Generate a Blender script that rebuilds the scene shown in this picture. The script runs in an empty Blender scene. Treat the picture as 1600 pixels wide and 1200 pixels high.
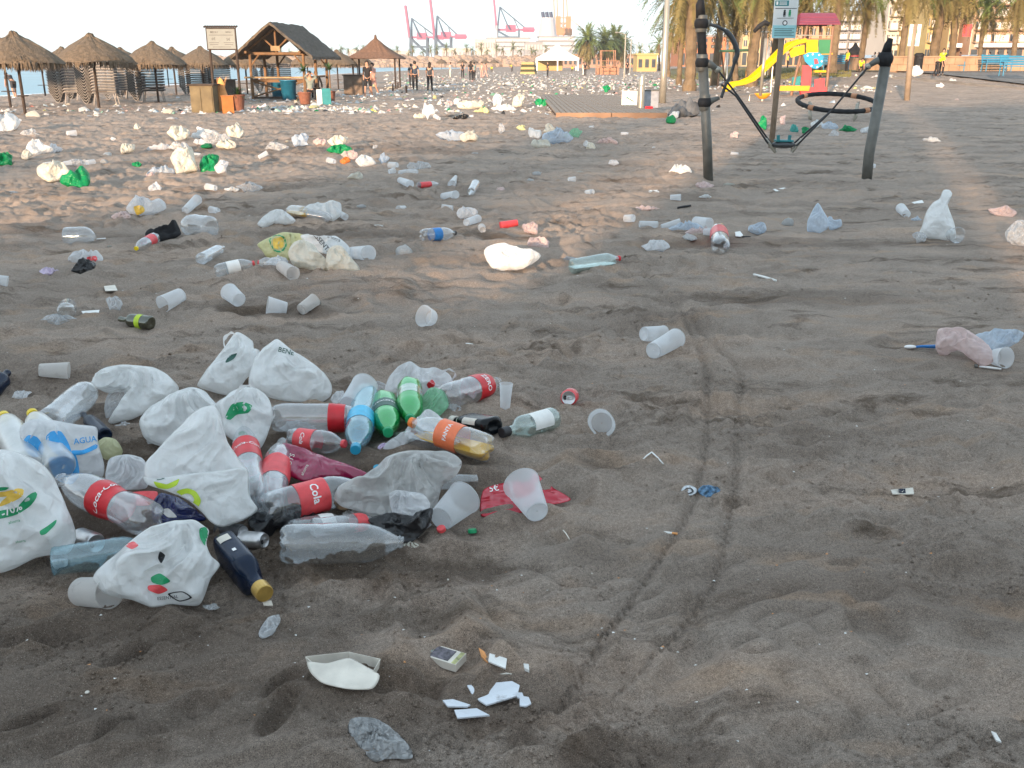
import bpy, bmesh, math, random
import numpy as np
from mathutils import Vector, Matrix, Quaternion
from mathutils.bvhtree import BVHTree
S = bpy.context.scene
C = S.collection
rnd = random.Random(7)
PI = math.pi
R = math.radians
# ------------------------------------------------------------------ camera
F = 1500.0
PITCH = math.atan(503.0 / F)
CAMZ = 1.45
cam_data = bpy.data.cameras.new('camera')
cam = bpy.data.objects.new('camera', cam_data)
C.objects.link(cam)
cam.location = (0, 0, CAMZ)
cam.rotation_euler = (PI / 2 - PITCH, 0, 0)
cam_data.sensor_width = 36
cam_data.lens = 36 * F / 1600
cam_data.clip_start = 0.05
cam_data.clip_end = 6000
S.camera = cam
# ------------------------------------------------------------------ light
SUN_EL, SUN_OFF = R(9.0), R(20.0)
SUN_D = Vector((math.sin(SUN_OFF) * math.cos(SUN_EL), math.cos(SUN_OFF) * math.cos(SUN_EL), -math.sin(SUN_EL)))
w = bpy.data.worlds.new('World')
S.world = w
w.use_nodes = True
nt = w.node_tree
sky = nt.nodes.new('ShaderNodeTexSky')
sky.sky_type = 'NISHITA'
sky.sun_disc = False
sky.sun_elevation = SUN_EL
sky.sun_rotation = math.atan2(-SUN_D.x, -SUN_D.y)
sky.air_density = 1.0
sky.dust_density = 0.35
sky.ozone_density = 3.0
bg = nt.nodes['Background']
hs = nt.nodes.new('ShaderNodeHueSaturation'); hs.inputs['Saturation'].default_value = 0.42
tint = nt.nodes.new('ShaderNodeMix'); tint.data_type = 'RGBA'; tint.blend_type = 'MULTIPLY'; tint.inputs[0].default_value = 1; tint.inputs[7].default_value = (.93, 1.0, 1.03, 1)
nt.links.new(sky.outputs[0], hs.inputs['Color']); nt.links.new(hs.outputs[0], tint.inputs[6])
veil = nt.nodes.new('ShaderNodeMix'); veil.data_type = 'RGBA'; veil.inputs[0].default_value = .80; veil.inputs[7].default_value = (.86, 1.06, 1.18, 1)   # flat pale blue mixed in to even out the sky's light
nt.links.new(tint.outputs[2], veil.inputs[6]); nt.links.new(veil.outputs[2], bg.inputs[0])
bg.inputs[1].default_value = 0.15
sun_data = bpy.data.lights.new('sun', 'SUN')
sun = bpy.data.objects.new('sun', sun_data)
C.objects.link(sun)
sun_data.energy = 1.9
sun_data.angle = R(1.0)
sun_data.color = (1.0, 0.70, 0.46)
sun.rotation_euler = SUN_D.to_track_quat('-Z', 'Y').to_euler()
S.view_settings.view_transform = 'Standard'
S.view_settings.look = 'None'
S.view_settings.exposure = 2.62
S.view_settings.gamma = 1
S.view_settings.use_curve_mapping = False
S.cycles.transparent_max_bounces = 24
S.cycles.max_bounces = 8
S.cycles.volume_bounces = 0
# ------------------------------------------------------------------ noise and terrain
def _hash(ix, iy, seed):
    n = (ix.astype(np.int64) * 374761393 + iy.astype(np.int64) * 668265263 + seed * 982451653) & 0x7fffffff
    n = ((n ^ (n >> 13)) * 1274126177) & 0x7fffffff
    n = (n ^ (n >> 16)) & 0xffffff
    return n / float(0xffffff)
def vnoise(x, y, seed=0):
    ix = np.floor(x); iy = np.floor(y)
    fx = x - ix; fy = y - iy
    fx = fx * fx * fx * (fx * (fx * 6 - 15) + 10); fy = fy * fy * fy * (fy * (fy * 6 - 15) + 10)
    a = _hash(ix, iy, seed); b = _hash(ix + 1, iy, seed); c = _hash(ix, iy + 1, seed); d = _hash(ix + 1, iy + 1, seed)
    return (a * (1 - fx) + b * fx) * (1 - fy) + (c * (1 - fx) + d * fx) * fy
def ss(a, b, x):
    t = np.clip((x - a) / (b - a), 0, 1)
    return t * t * (3 - 2 * t)
def macro(x, y):
    r = np.sqrt(x * x + y * y)
    z = -0.25 * ss(8, 60, r)
    xs = np.where(y > 200, (y - 200) * 0.12, 0)
    z = z - 0.05 * np.clip(-24 - (x - xs), 0, 60)
    z = z + 0.95 * ss(50, 76, y - 0.10 * x) * ss(10, 24, x - (y - 60) * 0.12)
    return z
FEET = []     # explicit footprints (x, y, angle, size, depth), filled below
TRACKS = []   # wheel tracks: polylines in metres
def seg_dist(x, y, poly):
    best = np.full(x.shape, 1e9); arc = np.zeros(x.shape); s0 = 0.0; side = np.zeros(x.shape)
    for (ax, ay), (bx, by) in zip(poly[:-1], poly[1:]):
        dx, dy = bx - ax, by - ay; L = math.hypot(dx, dy)
        t = np.clip(((x - ax) * dx + (y - ay) * dy) / (L * L), 0, 1)
        d = np.hypot(x - (ax + t * dx), y - (ay + t * dy))
        m = d < best
        best = np.where(m, d, best); arc = np.where(m, s0 + t * L, arc)
        side = np.where(m, ((x - ax) * dy - (y - ay) * dx) / L, side)
        s0 += L
    return best, arc, side
def relief(x, y):
    """small relief of the trodden sand"""
    r = np.sqrt(x * x + (y + 1) ** 2)
    churn = 0.40 + 0.60 * ss(-0.2, 0.6, 0.35 - 0.16 * x + 0.02 * y + 0.8 * (vnoise(x * .35, y * .35, 5) - .5))
    churn = np.clip(churn + 0.35 * ss(6, 14, y), 0, 1.15)
    # slanted axes: hummocks are longer from left to right
    ca, sa = math.cos(0.42), math.sin(0.42)
    u = x * ca + y * sa; v = -x * sa + y * ca
    wx = vnoise(x * 1.7, y * 1.7, 11) * 0.5; wy = vnoise(x * 1.7, y * 1.7, 12) * 0.5
    z = 0.035 * (vnoise(u * .55, v * .8, 1) - .5)
    z = z + churn * 0.055 * (vnoise(u * 1.6 + wx, v * 3.0 + wy, 2) - .5)
    n = vnoise(u * 3.2 + wx * 2, v * 6.5 + wy * 3, 3)
    z = z + churn * 0.042 * (1 - np.abs(2 * n - 1)) ** 1.3 - churn * 0.018
    n2 = vnoise(u * 8 + wy * 2, v * 13 + wx * 2, 4)
    z = z + (0.003 + churn * 0.026) * (np.abs(2 * n2 - 1) ** .8 - .5) * (.4 + .9 * vnoise(x * 1.3, y * 1.3, 17))
    n3 = vnoise(u * 21, v * 30, 6)
    rough = ss(.40, .62, vnoise(x * 1.3 + 9, y * 1.9, 14))
    z = z + (0.003 + 0.018 * churn * rough) * (n3 - .5)
    z = z + (0.0015 + 0.010 * churn * rough) * (vnoise(x * 55, y * 55, 8) - .5)
    # footprints: one per jittered cell, three layers
    for L, (cell, prob, dep) in enumerate([(0.62, .80, .020), (0.85, .85, .026), (1.5, .75, .034)]):
        cx = np.floor(x / cell); cy = np.floor(y / cell)
        for ox in (-1, 0, 1):
            for oy in (-1, 0, 1):
                gx = cx + ox; gy = cy + oy
                px = (gx + .2 + .6 * _hash(gx, gy, 31 + L)) * cell; py = (gy + .2 + .6 * _hash(gx, gy, 41 + L)) * cell
                an = 0.5 + (_hash(gx, gy, 51 + L) - .5) * 2.0
                on = (_hash(gx, gy, 61 + L) < prob)
                ca2 = np.cos(an); sa2 = np.sin(an)
                a = ((x - px) * ca2 + (y - py) * sa2) / 0.17; b = (-(x - px) * sa2 + (y - py) * ca2) / 0.075
                q = np.sqrt(a * a + b * b)
                pit = -np.exp(-q ** 7 * 0.8) + 0.42 * np.exp(-((q - 1.35) / .32) ** 2)
                z = z + np.where(on & (q < 3), pit * dep * (0.25 + .75 * _hash(gx, gy, 71 + L)) * (0.28 + 0.72 * churn), 0)
    if TRACKS:
        for poly, wd, dep in TRACKS:
            bx = [p[0] for p in poly]; by = [p[1] for p in poly]
            m = (x > min(bx) - .3) & (x < max(bx) + .3) & (y > min(by) - .3) & (y < max(by) + .3)
            if not m.any(): continue
            d, arc, side = seg_dist(x[m], y[m], poly)
            k = np.exp(-(d / wd) ** 4)
            tread = np.where(d < wd * 0.95, np.clip(np.sin(arc * 2 * PI / 0.045 + np.sign(side) * 1.2) * 2, -1, 1) * np.clip(np.sin(np.abs(side) * 2 * PI / (wd * .9)) + .3, 0, 1), 0)
            zz = z[m]
            flat = zz * (1 - .25 * k)
            z[m] = flat - dep * k + 0.35 * dep * np.exp(-((d - wd * 1.5) / (wd * .4)) ** 2) - 0.8 * dep * tread * k
    for fx, fy, an, sz, dep in FEET:
        m = (np.abs(x - fx) < sz * 3) & (np.abs(y - fy) < sz * 3)
        if not m.any(): continue
        X = x[m] - fx; Y = y[m] - fy
        a = (X * math.cos(an) + Y * math.sin(an)) / (sz); b = (-X * math.sin(an) + Y * math.cos(an)) / (sz * .42)
        q = np.sqrt(a * a + b * b)
        z[m] += dep * (-np.exp(-q ** 4) + .4 * np.exp(-((q - 1.35) / .3) ** 2)) + np.where(q < 1, dep * .12 * np.sin(a * 18), 0)
    return z * (1 - 0.75 * ss(60, 160, r))
def H(x, y):
    x = np.atleast_1d(np.asarray(x, float)); y = np.atleast_1d(np.asarray(y, float))
    return macro(x, y) + relief(x, y)
def Hs(x, y):
    return float(H(x, y)[0])
def mac(x, y):
    return float(macro(np.array([float(x)]), np.array([float(y)]))[0])
FWD = Vector((0, math.cos(PITCH), -math.sin(PITCH))); UPV = Vector((0, math.sin(PITCH), math.cos(PITCH))); CAM = Vector((0, 0, CAMZ))
def ray(px, py):
    return (FWD + Vector((1, 0, 0)) * ((px - 800) / F) + UPV * ((600 - py) / F))
def G(px, py, lift=0.0, fine=True):
    """the point of the ground seen at a pixel of the photograph (1600 x 1200), lifted"""
    d = ray(px, py)
    if d.z > -0.003: d.z = -0.003
    z = 0.0
    for i in range(30):
        t = (z + lift - CAMZ) / d.z
        p = CAM + d * t
        zn = mac(p.x, p.y)
        if abs(zn - z) < 1e-4: break
        z = z * .4 + zn * .6
    t = (z + lift - CAMZ) / d.z
    p = CAM + d * t
    if fine and p.y < 40: p.z = Hs(p.x, p.y) + lift
    return p
def AT(px, py, Y):
    d = ray(px, py)
    return CAM + d * (Y / d.y)
def ppm(p):
    return F / ((Vector(p) - CAM).dot(FWD))
def track(pix, wd=0.023, dep=0.010):
    pts = []
    for (a, b) in pix:
        p = G(a, b, 0, False); pts.append((p.x, p.y))
    out = []
    for i in range(len(pts) - 1):
        p0 = pts[max(i - 1, 0)]; p1 = pts[i]; p2 = pts[i + 1]; p3 = pts[min(i + 2, len(pts) - 1)]
        for k in range(6):
            t = k / 6
            out.append(tuple(0.5 * (2 * p1[j] + (p2[j] - p0[j]) * t + (2 * p0[j] - 5 * p1[j] + 4 * p2[j] - p3[j]) * t * t + (3 * p1[j] - p0[j] - 3 * p2[j] + p3[j]) * t ** 3) for j in (0, 1)))
    out.append(pts[-1])
    TRACKS.append((out, wd, dep))
track([(868, 1110), (915, 1030), (975, 945), (1030, 870), (1075, 800), (1096, 735), (1104, 670), (1104, 600), (1090, 545), (1062, 490), (1030, 455)])
track([(935, 1090), (1020, 1020), (1085, 950), (1125, 870), (1143, 790), (1152, 710), (1152, 640), (1158, 595), (1130, 560), (1095, 520), (1062, 480), (1020, 440)], 0.027)
track([(1030, 455), (960, 405), (900, 365), (850, 330), (800, 300), (750, 268), (710, 250)], .03, .009)
for a, b, an, sz, dp in [(1380, 990, 2.0, .14, .016), (1310, 790, 1.9, .13, .012), (1400, 690, 2.2, .13, .010), (1320, 880, .2, .05, .014), (1345, 1038, .1, .035, .01),
                         (1115, 1142, 0, .03, .012), (1240, 1170, 1.6, .13, .014), (60, 985, .3, .10, .05), (205, 1020, .8, .07, .045), (175, 1145, 1.2, .06, .04),
                         (45, 1110, .6, .06, .035), (445, 1070, 1.2, .07, .03), (50, 1180, .5, .12, .025), (480, 965, .7, .13, .02), (290, 980, .8, .10, .02),
                         (300, 1060, .4, .13, .022), (440, 1130, 1.3, .08, .03), (290, 1120, .9, .12, .03), (660, 1080, .0, .12, .028), (870, 1150, .5, .12, .03), (960, 1190, .4, .12, .03),
                         (850, 565, 0, .13, .02), (750, 466, 0, .14, .02), (985, 430, .2, .15, .03), (400, 485, .3, .2, .03), (520, 855, .4, .14, .02)]:
    p = G(a, b, 0, False); FEET.append((p.x, p.y, an, sz, dp))
# ------------------------------------------------------------------ materials
MATS = {}
def newmat(name):
    m = bpy.data.materials.new(name); m.use_nodes = True
    n = m.node_tree.nodes; l = m.node_tree.links
    return m, n, l, n['Principled BSDF'], n['Material Output']
def node(n, t, **kw):
    x = n.new(t)
    for k, v in kw.items(): setattr(x, k, v)
    return x
def varied(n, l, col, scale, amount, coord='Object', detail=4):
    tc = node(n, 'ShaderNodeTexCoord'); no = node(n, 'ShaderNodeTexNoise')
    no.inputs['Scale'].default_value = scale; no.inputs['Detail'].default_value = detail
    l.new(tc.outputs[coord], no.inputs['Vector'])
    cr = node(n, 'ShaderNodeValToRGB')
    cr.color_ramp.elements[0].position = .3; cr.color_ramp.elements[1].position = .7
    cr.color_ramp.elements[0].color = tuple(max(0, c * (1 - amount)) for c in col) + (1,)
    cr.color_ramp.elements[1].color = tuple(min(1, c * (1 + amount)) for c in col) + (1,)
    l.new(no.outputs['Fac'], cr.inputs['Fac'])
    return tc, no, cr
def pmat(name, col, rough=.6, metal=0, scale=6, amount=.18, bump=.0, bscale=40, spec=.5, coord='Object'):
    if name in MATS: return MATS[name]
    m, n, l, p, o = newmat(name)
    tc, no, cr = varied(n, l, col, scale, amount, coord)
    l.new(cr.outputs[0], p.inputs['Base Color'])
    p.inputs['Roughness'].default_value = rough; p.inputs['Metallic'].default_value = metal
    p.inputs['Specular IOR Level'].default_value = spec
    if bump:
        nb = node(n, 'ShaderNodeTexNoise'); nb.inputs['Scale'].default_value = bscale; nb.inputs['Detail'].default_value = 5
        l.new(tc.outputs[coord], nb.inputs['Vector'])
        b = node(n, 'ShaderNodeBump'); b.inputs['Strength'].default_value = 1; b.inputs['Distance'].default_value = bump
        l.new(nb.outputs['Fac'], b.inputs['Height']); l.new(b.outputs[0], p.inputs['Normal'])
    MATS[name] = m
    return m
def film(name, col, opacity=.9, trans=.35, rough=.35, wr=.004, wscale=22, spec=.5, dirt=0.0):
    """thin plastic film: crinkled, partly see-through"""
    if name in MATS: return MATS[name]
    m, n, l, p, o = newmat(name)
    tc, no, cr = varied(n, l, col, 9, .06)
    basec = cr.outputs[0]
    if dirt:
        nd = node(n, 'ShaderNodeTexNoise'); nd.inputs['Scale'].default_value = 14; nd.inputs['Detail'].default_value = 7; nd.inputs['Roughness'].default_value = .7
        l.new(tc.outputs['Object'], nd.inputs['Vector'])
        rr = node(n, 'ShaderNodeMapRange'); rr.inputs[1].default_value = .56; rr.inputs[2].default_value = .72; rr.inputs[4].default_value = dirt
        l.new(nd.outputs['Fac'], rr.inputs[0])
        mx = node(n, 'ShaderNodeMix', data_type='RGBA'); l.new(rr.outputs[0], mx.inputs[0]); l.new(basec, mx.inputs[6]); mx.inputs[7].default_value = (.13, .11, .09, 1)
        basec = mx.outputs[2]
    l.new(basec, p.inputs['Base Color'])
    p.inputs['Roughness'].default_value = rough; p.inputs['Specular IOR Level'].default_value = spec
    heights = None
    for sc, wt in ((wscale * .45, 1.0), (wscale * 1.3, .35)):
        nd_ = node(n, 'ShaderNodeTexNoise'); nd_.inputs['Scale'].default_value = sc * .8; nd_.inputs['Detail'].default_value = 1; l.new(tc.outputs['Object'], nd_.inputs['Vector'])
        va = node(n, 'ShaderNodeVectorMath', operation='MULTIPLY_ADD'); l.new(nd_.outputs['Color'], va.inputs[0]); va.inputs[1].default_value = (.9 / sc,) * 3; l.new(tc.outputs['Object'], va.inputs[2])
        nb = node(n, 'ShaderNodeTexVoronoi', feature='F1', distance='MANHATTAN'); nb.inputs['Scale'].default_value = sc
        l.new(va.outputs[0], nb.inputs['Vector'])
        c = node(n, 'ShaderNodeMath', operation='MULTIPLY'); l.new(nb.outputs['Distance'], c.inputs[0]); c.inputs[1].default_value = wt
        if heights is None: heights = c
        else:
            s = node(n, 'ShaderNodeMath', operation='ADD'); l.new(heights.outputs[0], s.inputs[0]); l.new(c.outputs[0], s.inputs[1]); heights = s
    bp = node(n, 'ShaderNodeBump'); bp.inputs['Strength'].default_value = .9; bp.inputs['Distance'].default_value = wr * 4.5
    l.new(heights.outputs[0], bp.inputs['Height']); l.new(bp.outputs[0], p.inputs['Normal'])
    tl = node(n, 'ShaderNodeBsdfTranslucent'); l.new(basec, tl.inputs['Color']); l.new(bp.outputs[0], tl.inputs['Normal'])
    mx = node(n, 'ShaderNodeMixShader'); mx.inputs[0].default_value = trans
    l.new(p.outputs[0], mx.inputs[1]); l.new(tl.outputs[0], mx.inputs[2])
    last = mx
    if opacity < 1:
        tr = node(n, 'ShaderNodeBsdfTransparent')
        lw = node(n, 'ShaderNodeLayerWeight'); lw.inputs[0].default_value = .45
        mr = node(n, 'ShaderNodeMapRange'); mr.inputs[3].default_value = opacity; mr.inputs[4].default_value = min(1, opacity + .45)
        l.new(lw.outputs['Facing'], mr.inputs[0])
        m2 = node(n, 'ShaderNodeMixShader'); l.new(mr.outputs[0], m2.inputs[0]); l.new(tr.outputs[0], m2.inputs[1]); l.new(last.outputs[0], m2.inputs[2])
        last = m2
    l.new(last.outputs[0], o.inputs[0])
    MATS[name] = m
    return m
def pet(name, tint, body=.10, rough=.12, edge=.75, wr=.0012):
    """thin clear plastic or glass wall: transparent face on, bright and tinted at the edge"""
    if name in MATS: return MATS[name]
    m, n, l, p, o = newmat(name)
    tc, no, cr = varied(n, l, tint, 12, .12)
    l.new(cr.outputs[0], p.inputs['Base Color']); p.inputs['Roughness'].default_value = rough; p.inputs['Specular IOR Level'].default_value = .9; p.inputs['Metallic'].default_value = .55
    nb = node(n, 'ShaderNodeTexNoise'); nb.inputs['Scale'].default_value = 32; nb.inputs['Detail'].default_value = 2
    l.new(tc.outputs['Object'], nb.inputs['Vector'])
    bp = node(n, 'ShaderNodeBump'); bp.inputs['Distance'].default_value = wr; bp.inputs['Strength'].default_value = 1
    l.new(nb.outputs['Fac'], bp.inputs['Height']); l.new(bp.outputs[0], p.inputs['Normal'])
    tr = node(n, 'ShaderNodeBsdfTransparent'); tr.inputs[0].default_value = tuple(min(1, .55 + .45 * (t / max(tint))) for t in tint) + (1,)
    lw = node(n, 'ShaderNodeLayerWeight'); lw.inputs[0].default_value = .5; l.new(bp.outputs[0], lw.inputs['Normal'])
    pw = node(n, 'ShaderNodeMath', operation='POWER'); l.new(lw.outputs['Facing'], pw.inputs[0]); pw.inputs[1].default_value = 1.9
    mr = node(n, 'ShaderNodeMapRange'); mr.inputs[3].default_value = body; mr.inputs[4].default_value = edge
    l.new(pw.outputs[0], mr.inputs[0])
    mx = node(n, 'ShaderNodeMixShader'); l.new(mr.outputs[0], mx.inputs[0]); l.new(tr.outputs[0], mx.inputs[1]); l.new(p.outputs[0], mx.inputs[2])
    gl = node(n, 'ShaderNodeBsdfGlossy'); gl.inputs['Roughness'].default_value = rough; l.new(bp.outputs[0], gl.inputs['Normal'])
    m2 = node(n, 'ShaderNodeMixShader'); m2.inputs[0].default_value = .13; l.new(mx.outputs[0], m2.inputs[1]); l.new(gl.outputs[0], m2.inputs[2])
    l.new(m2.outputs[0], o.inputs[0])
    MATS[name] = m
    return m
M = {}
M['bag'] = film('white_bag_film', (.90, .91, .91), .93, .42, .22, .0048, 14, dirt=.06)
M['bagthin'] = film('thin_white_film', (.86, .87, .89), .66, .42, .2, .004, 20, dirt=.06)
M['clearfilm'] = film('clear_film', (.80, .83, .86), .30, .3, .14, .006, 30, .9)
M['dirtyfilm'] = film('dirty_grey_film', (.70, .70, .69), .58, .3, .25, .008, 18, .7, dirt=.45)
M['greenbag'] = film('green_bag_film', (.01, .36, .13), .93, .35, .3, .004, 24)
M['palegreen'] = film('pale_green_film', (.35, .72, .48), .5, .4, .3, .004, 24)
M['cream'] = film('cream_bag_film', (.80, .77, .68), .94, .35, .4, .004, 18, dirt=.3)
M['yellowfilm'] = film('yellow_bag_film', (.80, .78, .45), .85, .35, .4, .004, 18)
M['orangebag'] = film('orange_bag_film', (.85, .28, .06), .95, .3, .4, .004, 18)
M['pinkbag'] = film('pink_bag_film', (.82, .66, .64), .55, .35, .35, .005, 24)
M['redfilm'] = film('red_wrap_film', (.62, .02, .05), .80, .25, .15, .004, 14, .8)
M['purplefoil'] = film('maroon_foil', (.27, .008, .06), 1, .05, .25, .004, 14, .9)
M['bluefilm'] = film('pale_blue_film', (.64, .74, .85), .5, .35, .3, .004, 24)
M['blackbag'] = film('black_bag_film', (.012, .012, .014), 1, .02, .3, .004, 20)
M['navyfoil'] = film('navy_foil', (.01, .02, .12), 1, .02, .25, .004, 20, .9)
M['tealbag'] = film('teal_bag_film', (.08, .45, .40), .85, .35, .35, .004, 24)
M['pet'] = pet('clear_bottle_wall', (.78, .82, .85), .09, .07, .85)
M['petgrey'] = pet('dusty_bottle_wall', (.72, .74, .76), .16, .10, .85)
M['petblue'] = pet('blue_tinted_bottle_wall', (.42, .68, .78), .16, .1, .8)
M['petgreen'] = pet('green_bottle_wall', (.01, .42, .09), .72, .10, .97)
M['glass'] = pet('clear_glass_wall', (.55, .68, .66), .16, .04, .85, .0002)
M['jug'] = pet('milky_jug_wall', (.78, .80, .80), .34, .3, .85)
M['cup'] = film('frosted_cup_wall', (.82, .85, .88), .46, .4, .35, .0003, 10)
M['cupold'] = film('scuffed_cup_wall', (.72, .70, .68), .60, .4, .4, .0005, 14, dirt=.5)
M['greenglass'] = pet('dark_green_glass', (.03, .035, .01), .9, .06, 1, .0002)
M['navyglass'] = pmat('navy_bottle_glass', (.003, .012, .035), .22, 0, 8, .3, spec=.3)
M['blackglass'] = pmat('black_bottle_glass', (.005, .006, .008), .22, 0, 8, .3, spec=.3)
M['drink'] = pmat('orange_drink', (.75, .42, .02), .15, 0, 8, .1)
M['liquid'] = pet('pale_drink', (.80, .85, .84), .45, .05, .9)
M['red'] = pmat('red_label_print', (.62, .02, .03), .35, 0, 30, .12)
M['pinkred'] = pmat('faded_red_label_print', (.72, .07, .08), .4, 0, 30, .15)
M['orange'] = pmat('orange_label_print', (.85, .20, .08), .4, 0, 30, .12)
M['orangecap'] = pmat('orange_cap_plastic', (.80, .20, .03), .4)
M['cyan'] = pmat('cyan_label_print', (.02, .42, .68), .35, 0, 30, .12)
M['cyancap'] = pmat('cyan_cap_plastic', (.02, .28, .45), .35)
M['blue'] = pmat('blue_label_print', (.015, .17, .50), .35, 0, 30, .15)
M['white'] = pmat('white_paper', (.78, .78, .76), .6, 0, 20, .08)
M['whiteplastic'] = pmat('white_plastic', (.80, .80, .80), .35, 0, 20, .06)
M['offwhite'] = pmat('dirty_white_card', (.66, .62, .55), .7, 0, 14, .18, .0006, 90)
M['yellow'] = pmat('yellow_cap_plastic', (.80, .58, .01), .35)
M['lime'] = pmat('lime_print', (.45, .62, .03), .45, 0, 30, .12)
M['green'] = pmat('green_print', (.01, .30, .12), .45, 0, 30, .15)
M['darkgreen'] = pmat('dark_green_print', (.02, .09, .07), .45, 0, 30, .15)
M['yprint'] = pmat('yellow_print', (.80, .52, .08), .45, 0, 30, .15)
M['bprint'] = pmat('bright_blue_print', (.02, .28, .62), .45, 0, 30, .15)
M['black'] = pmat('black_print', (.015, .015, .018), .5, 0, 30, .2)
M['alu'] = pmat('brushed_can_metal', (.55, .55, .56), .32, .85, 30, .15)
M['gold'] = pmat('gold_cap_metal', (.55, .36, .10), .35, .6, 30, .2)
M['cork'] = pmat('orange_paper', (.72, .33, .12), .7, 0, 30, .15)
M['olive'] = film('olive_cup_wall', (.66, .66, .42), .8, .4, .35, .001, 10)
M['whiteprint'] = pmat('white_lettering', (.85, .85, .85), .5, 0, 30, .04)
M['foil'] = pmat('crumpled_foil', (.50, .52, .54), .28, .9, 24, .25, .003, 60)
M['thatch'] = pmat('dry_thatch', (.125, .095, .066), .95, 0, 9, .35, .02, 30)
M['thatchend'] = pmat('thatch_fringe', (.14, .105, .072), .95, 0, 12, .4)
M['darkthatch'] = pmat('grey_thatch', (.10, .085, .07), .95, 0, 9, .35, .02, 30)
M['redthatch'] = pmat('brown_reed_roof', (.15, .085, .055), .9, 0, 9, .3, .02, 30)
M['wood'] = pmat('weathered_timber', (.17, .095, .045), .8, 0, 5, .35, .004, 60)
M['darkwood'] = pmat('dark_timber', (.045, .030, .022), .8, 0, 5, .35, .004, 60)
M['paleWood'] = pmat('pale_counter_timber', (.28, .19, .10), .75, 0, 5, .3, .003, 60)
M['steel'] = pmat('galvanised_steel', (.14, .14, .128), .48, .35, 8, .22, .001, 90)
M['steelpale'] = pmat('satin_steel', (.36, .34, .29), .3, .5, 6, .12)
M['rubber'] = pmat('dark_rubber', (.018, .019, .022), .7, 0, 10, .3, .001, 90, spec=.25)
M['lounge'] = pmat('lounger_plastic', (.30, .27, .24), .6, 0, 5, .15)
M['slat'] = pmat('shaded_lounger_slat', (.06, .06, .065), .55, 0, 5, .15)  # slats coloured dark to read as the shaded gaps in the stacks
M['terracotta'] = pmat('terracotta_pot', (.19, .075, .045), .8, 0, 9, .2)
M['leaf'] = pmat('plant_leaf', (.05, .10, .03), .6, 0, 6, .4)
M['bluebin'] = pmat('blue_bin_plastic', (.02, .16, .27), .45, 0, 5, .15)
M['orangebox'] = pmat('orange_box_plastic', (.36, .125, .025), .5, 0, 6, .15)
M['teal'] = pmat('teal_plastic', (.02, .20, .22), .45, 0, 6, .15)
M['skin'] = pmat('skin', (.45, .25, .17), .6, 0, 10, .08)
M['hair'] = pmat('dark_hair', (.015, .011, .009), .7, 0, 20, .3)
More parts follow.
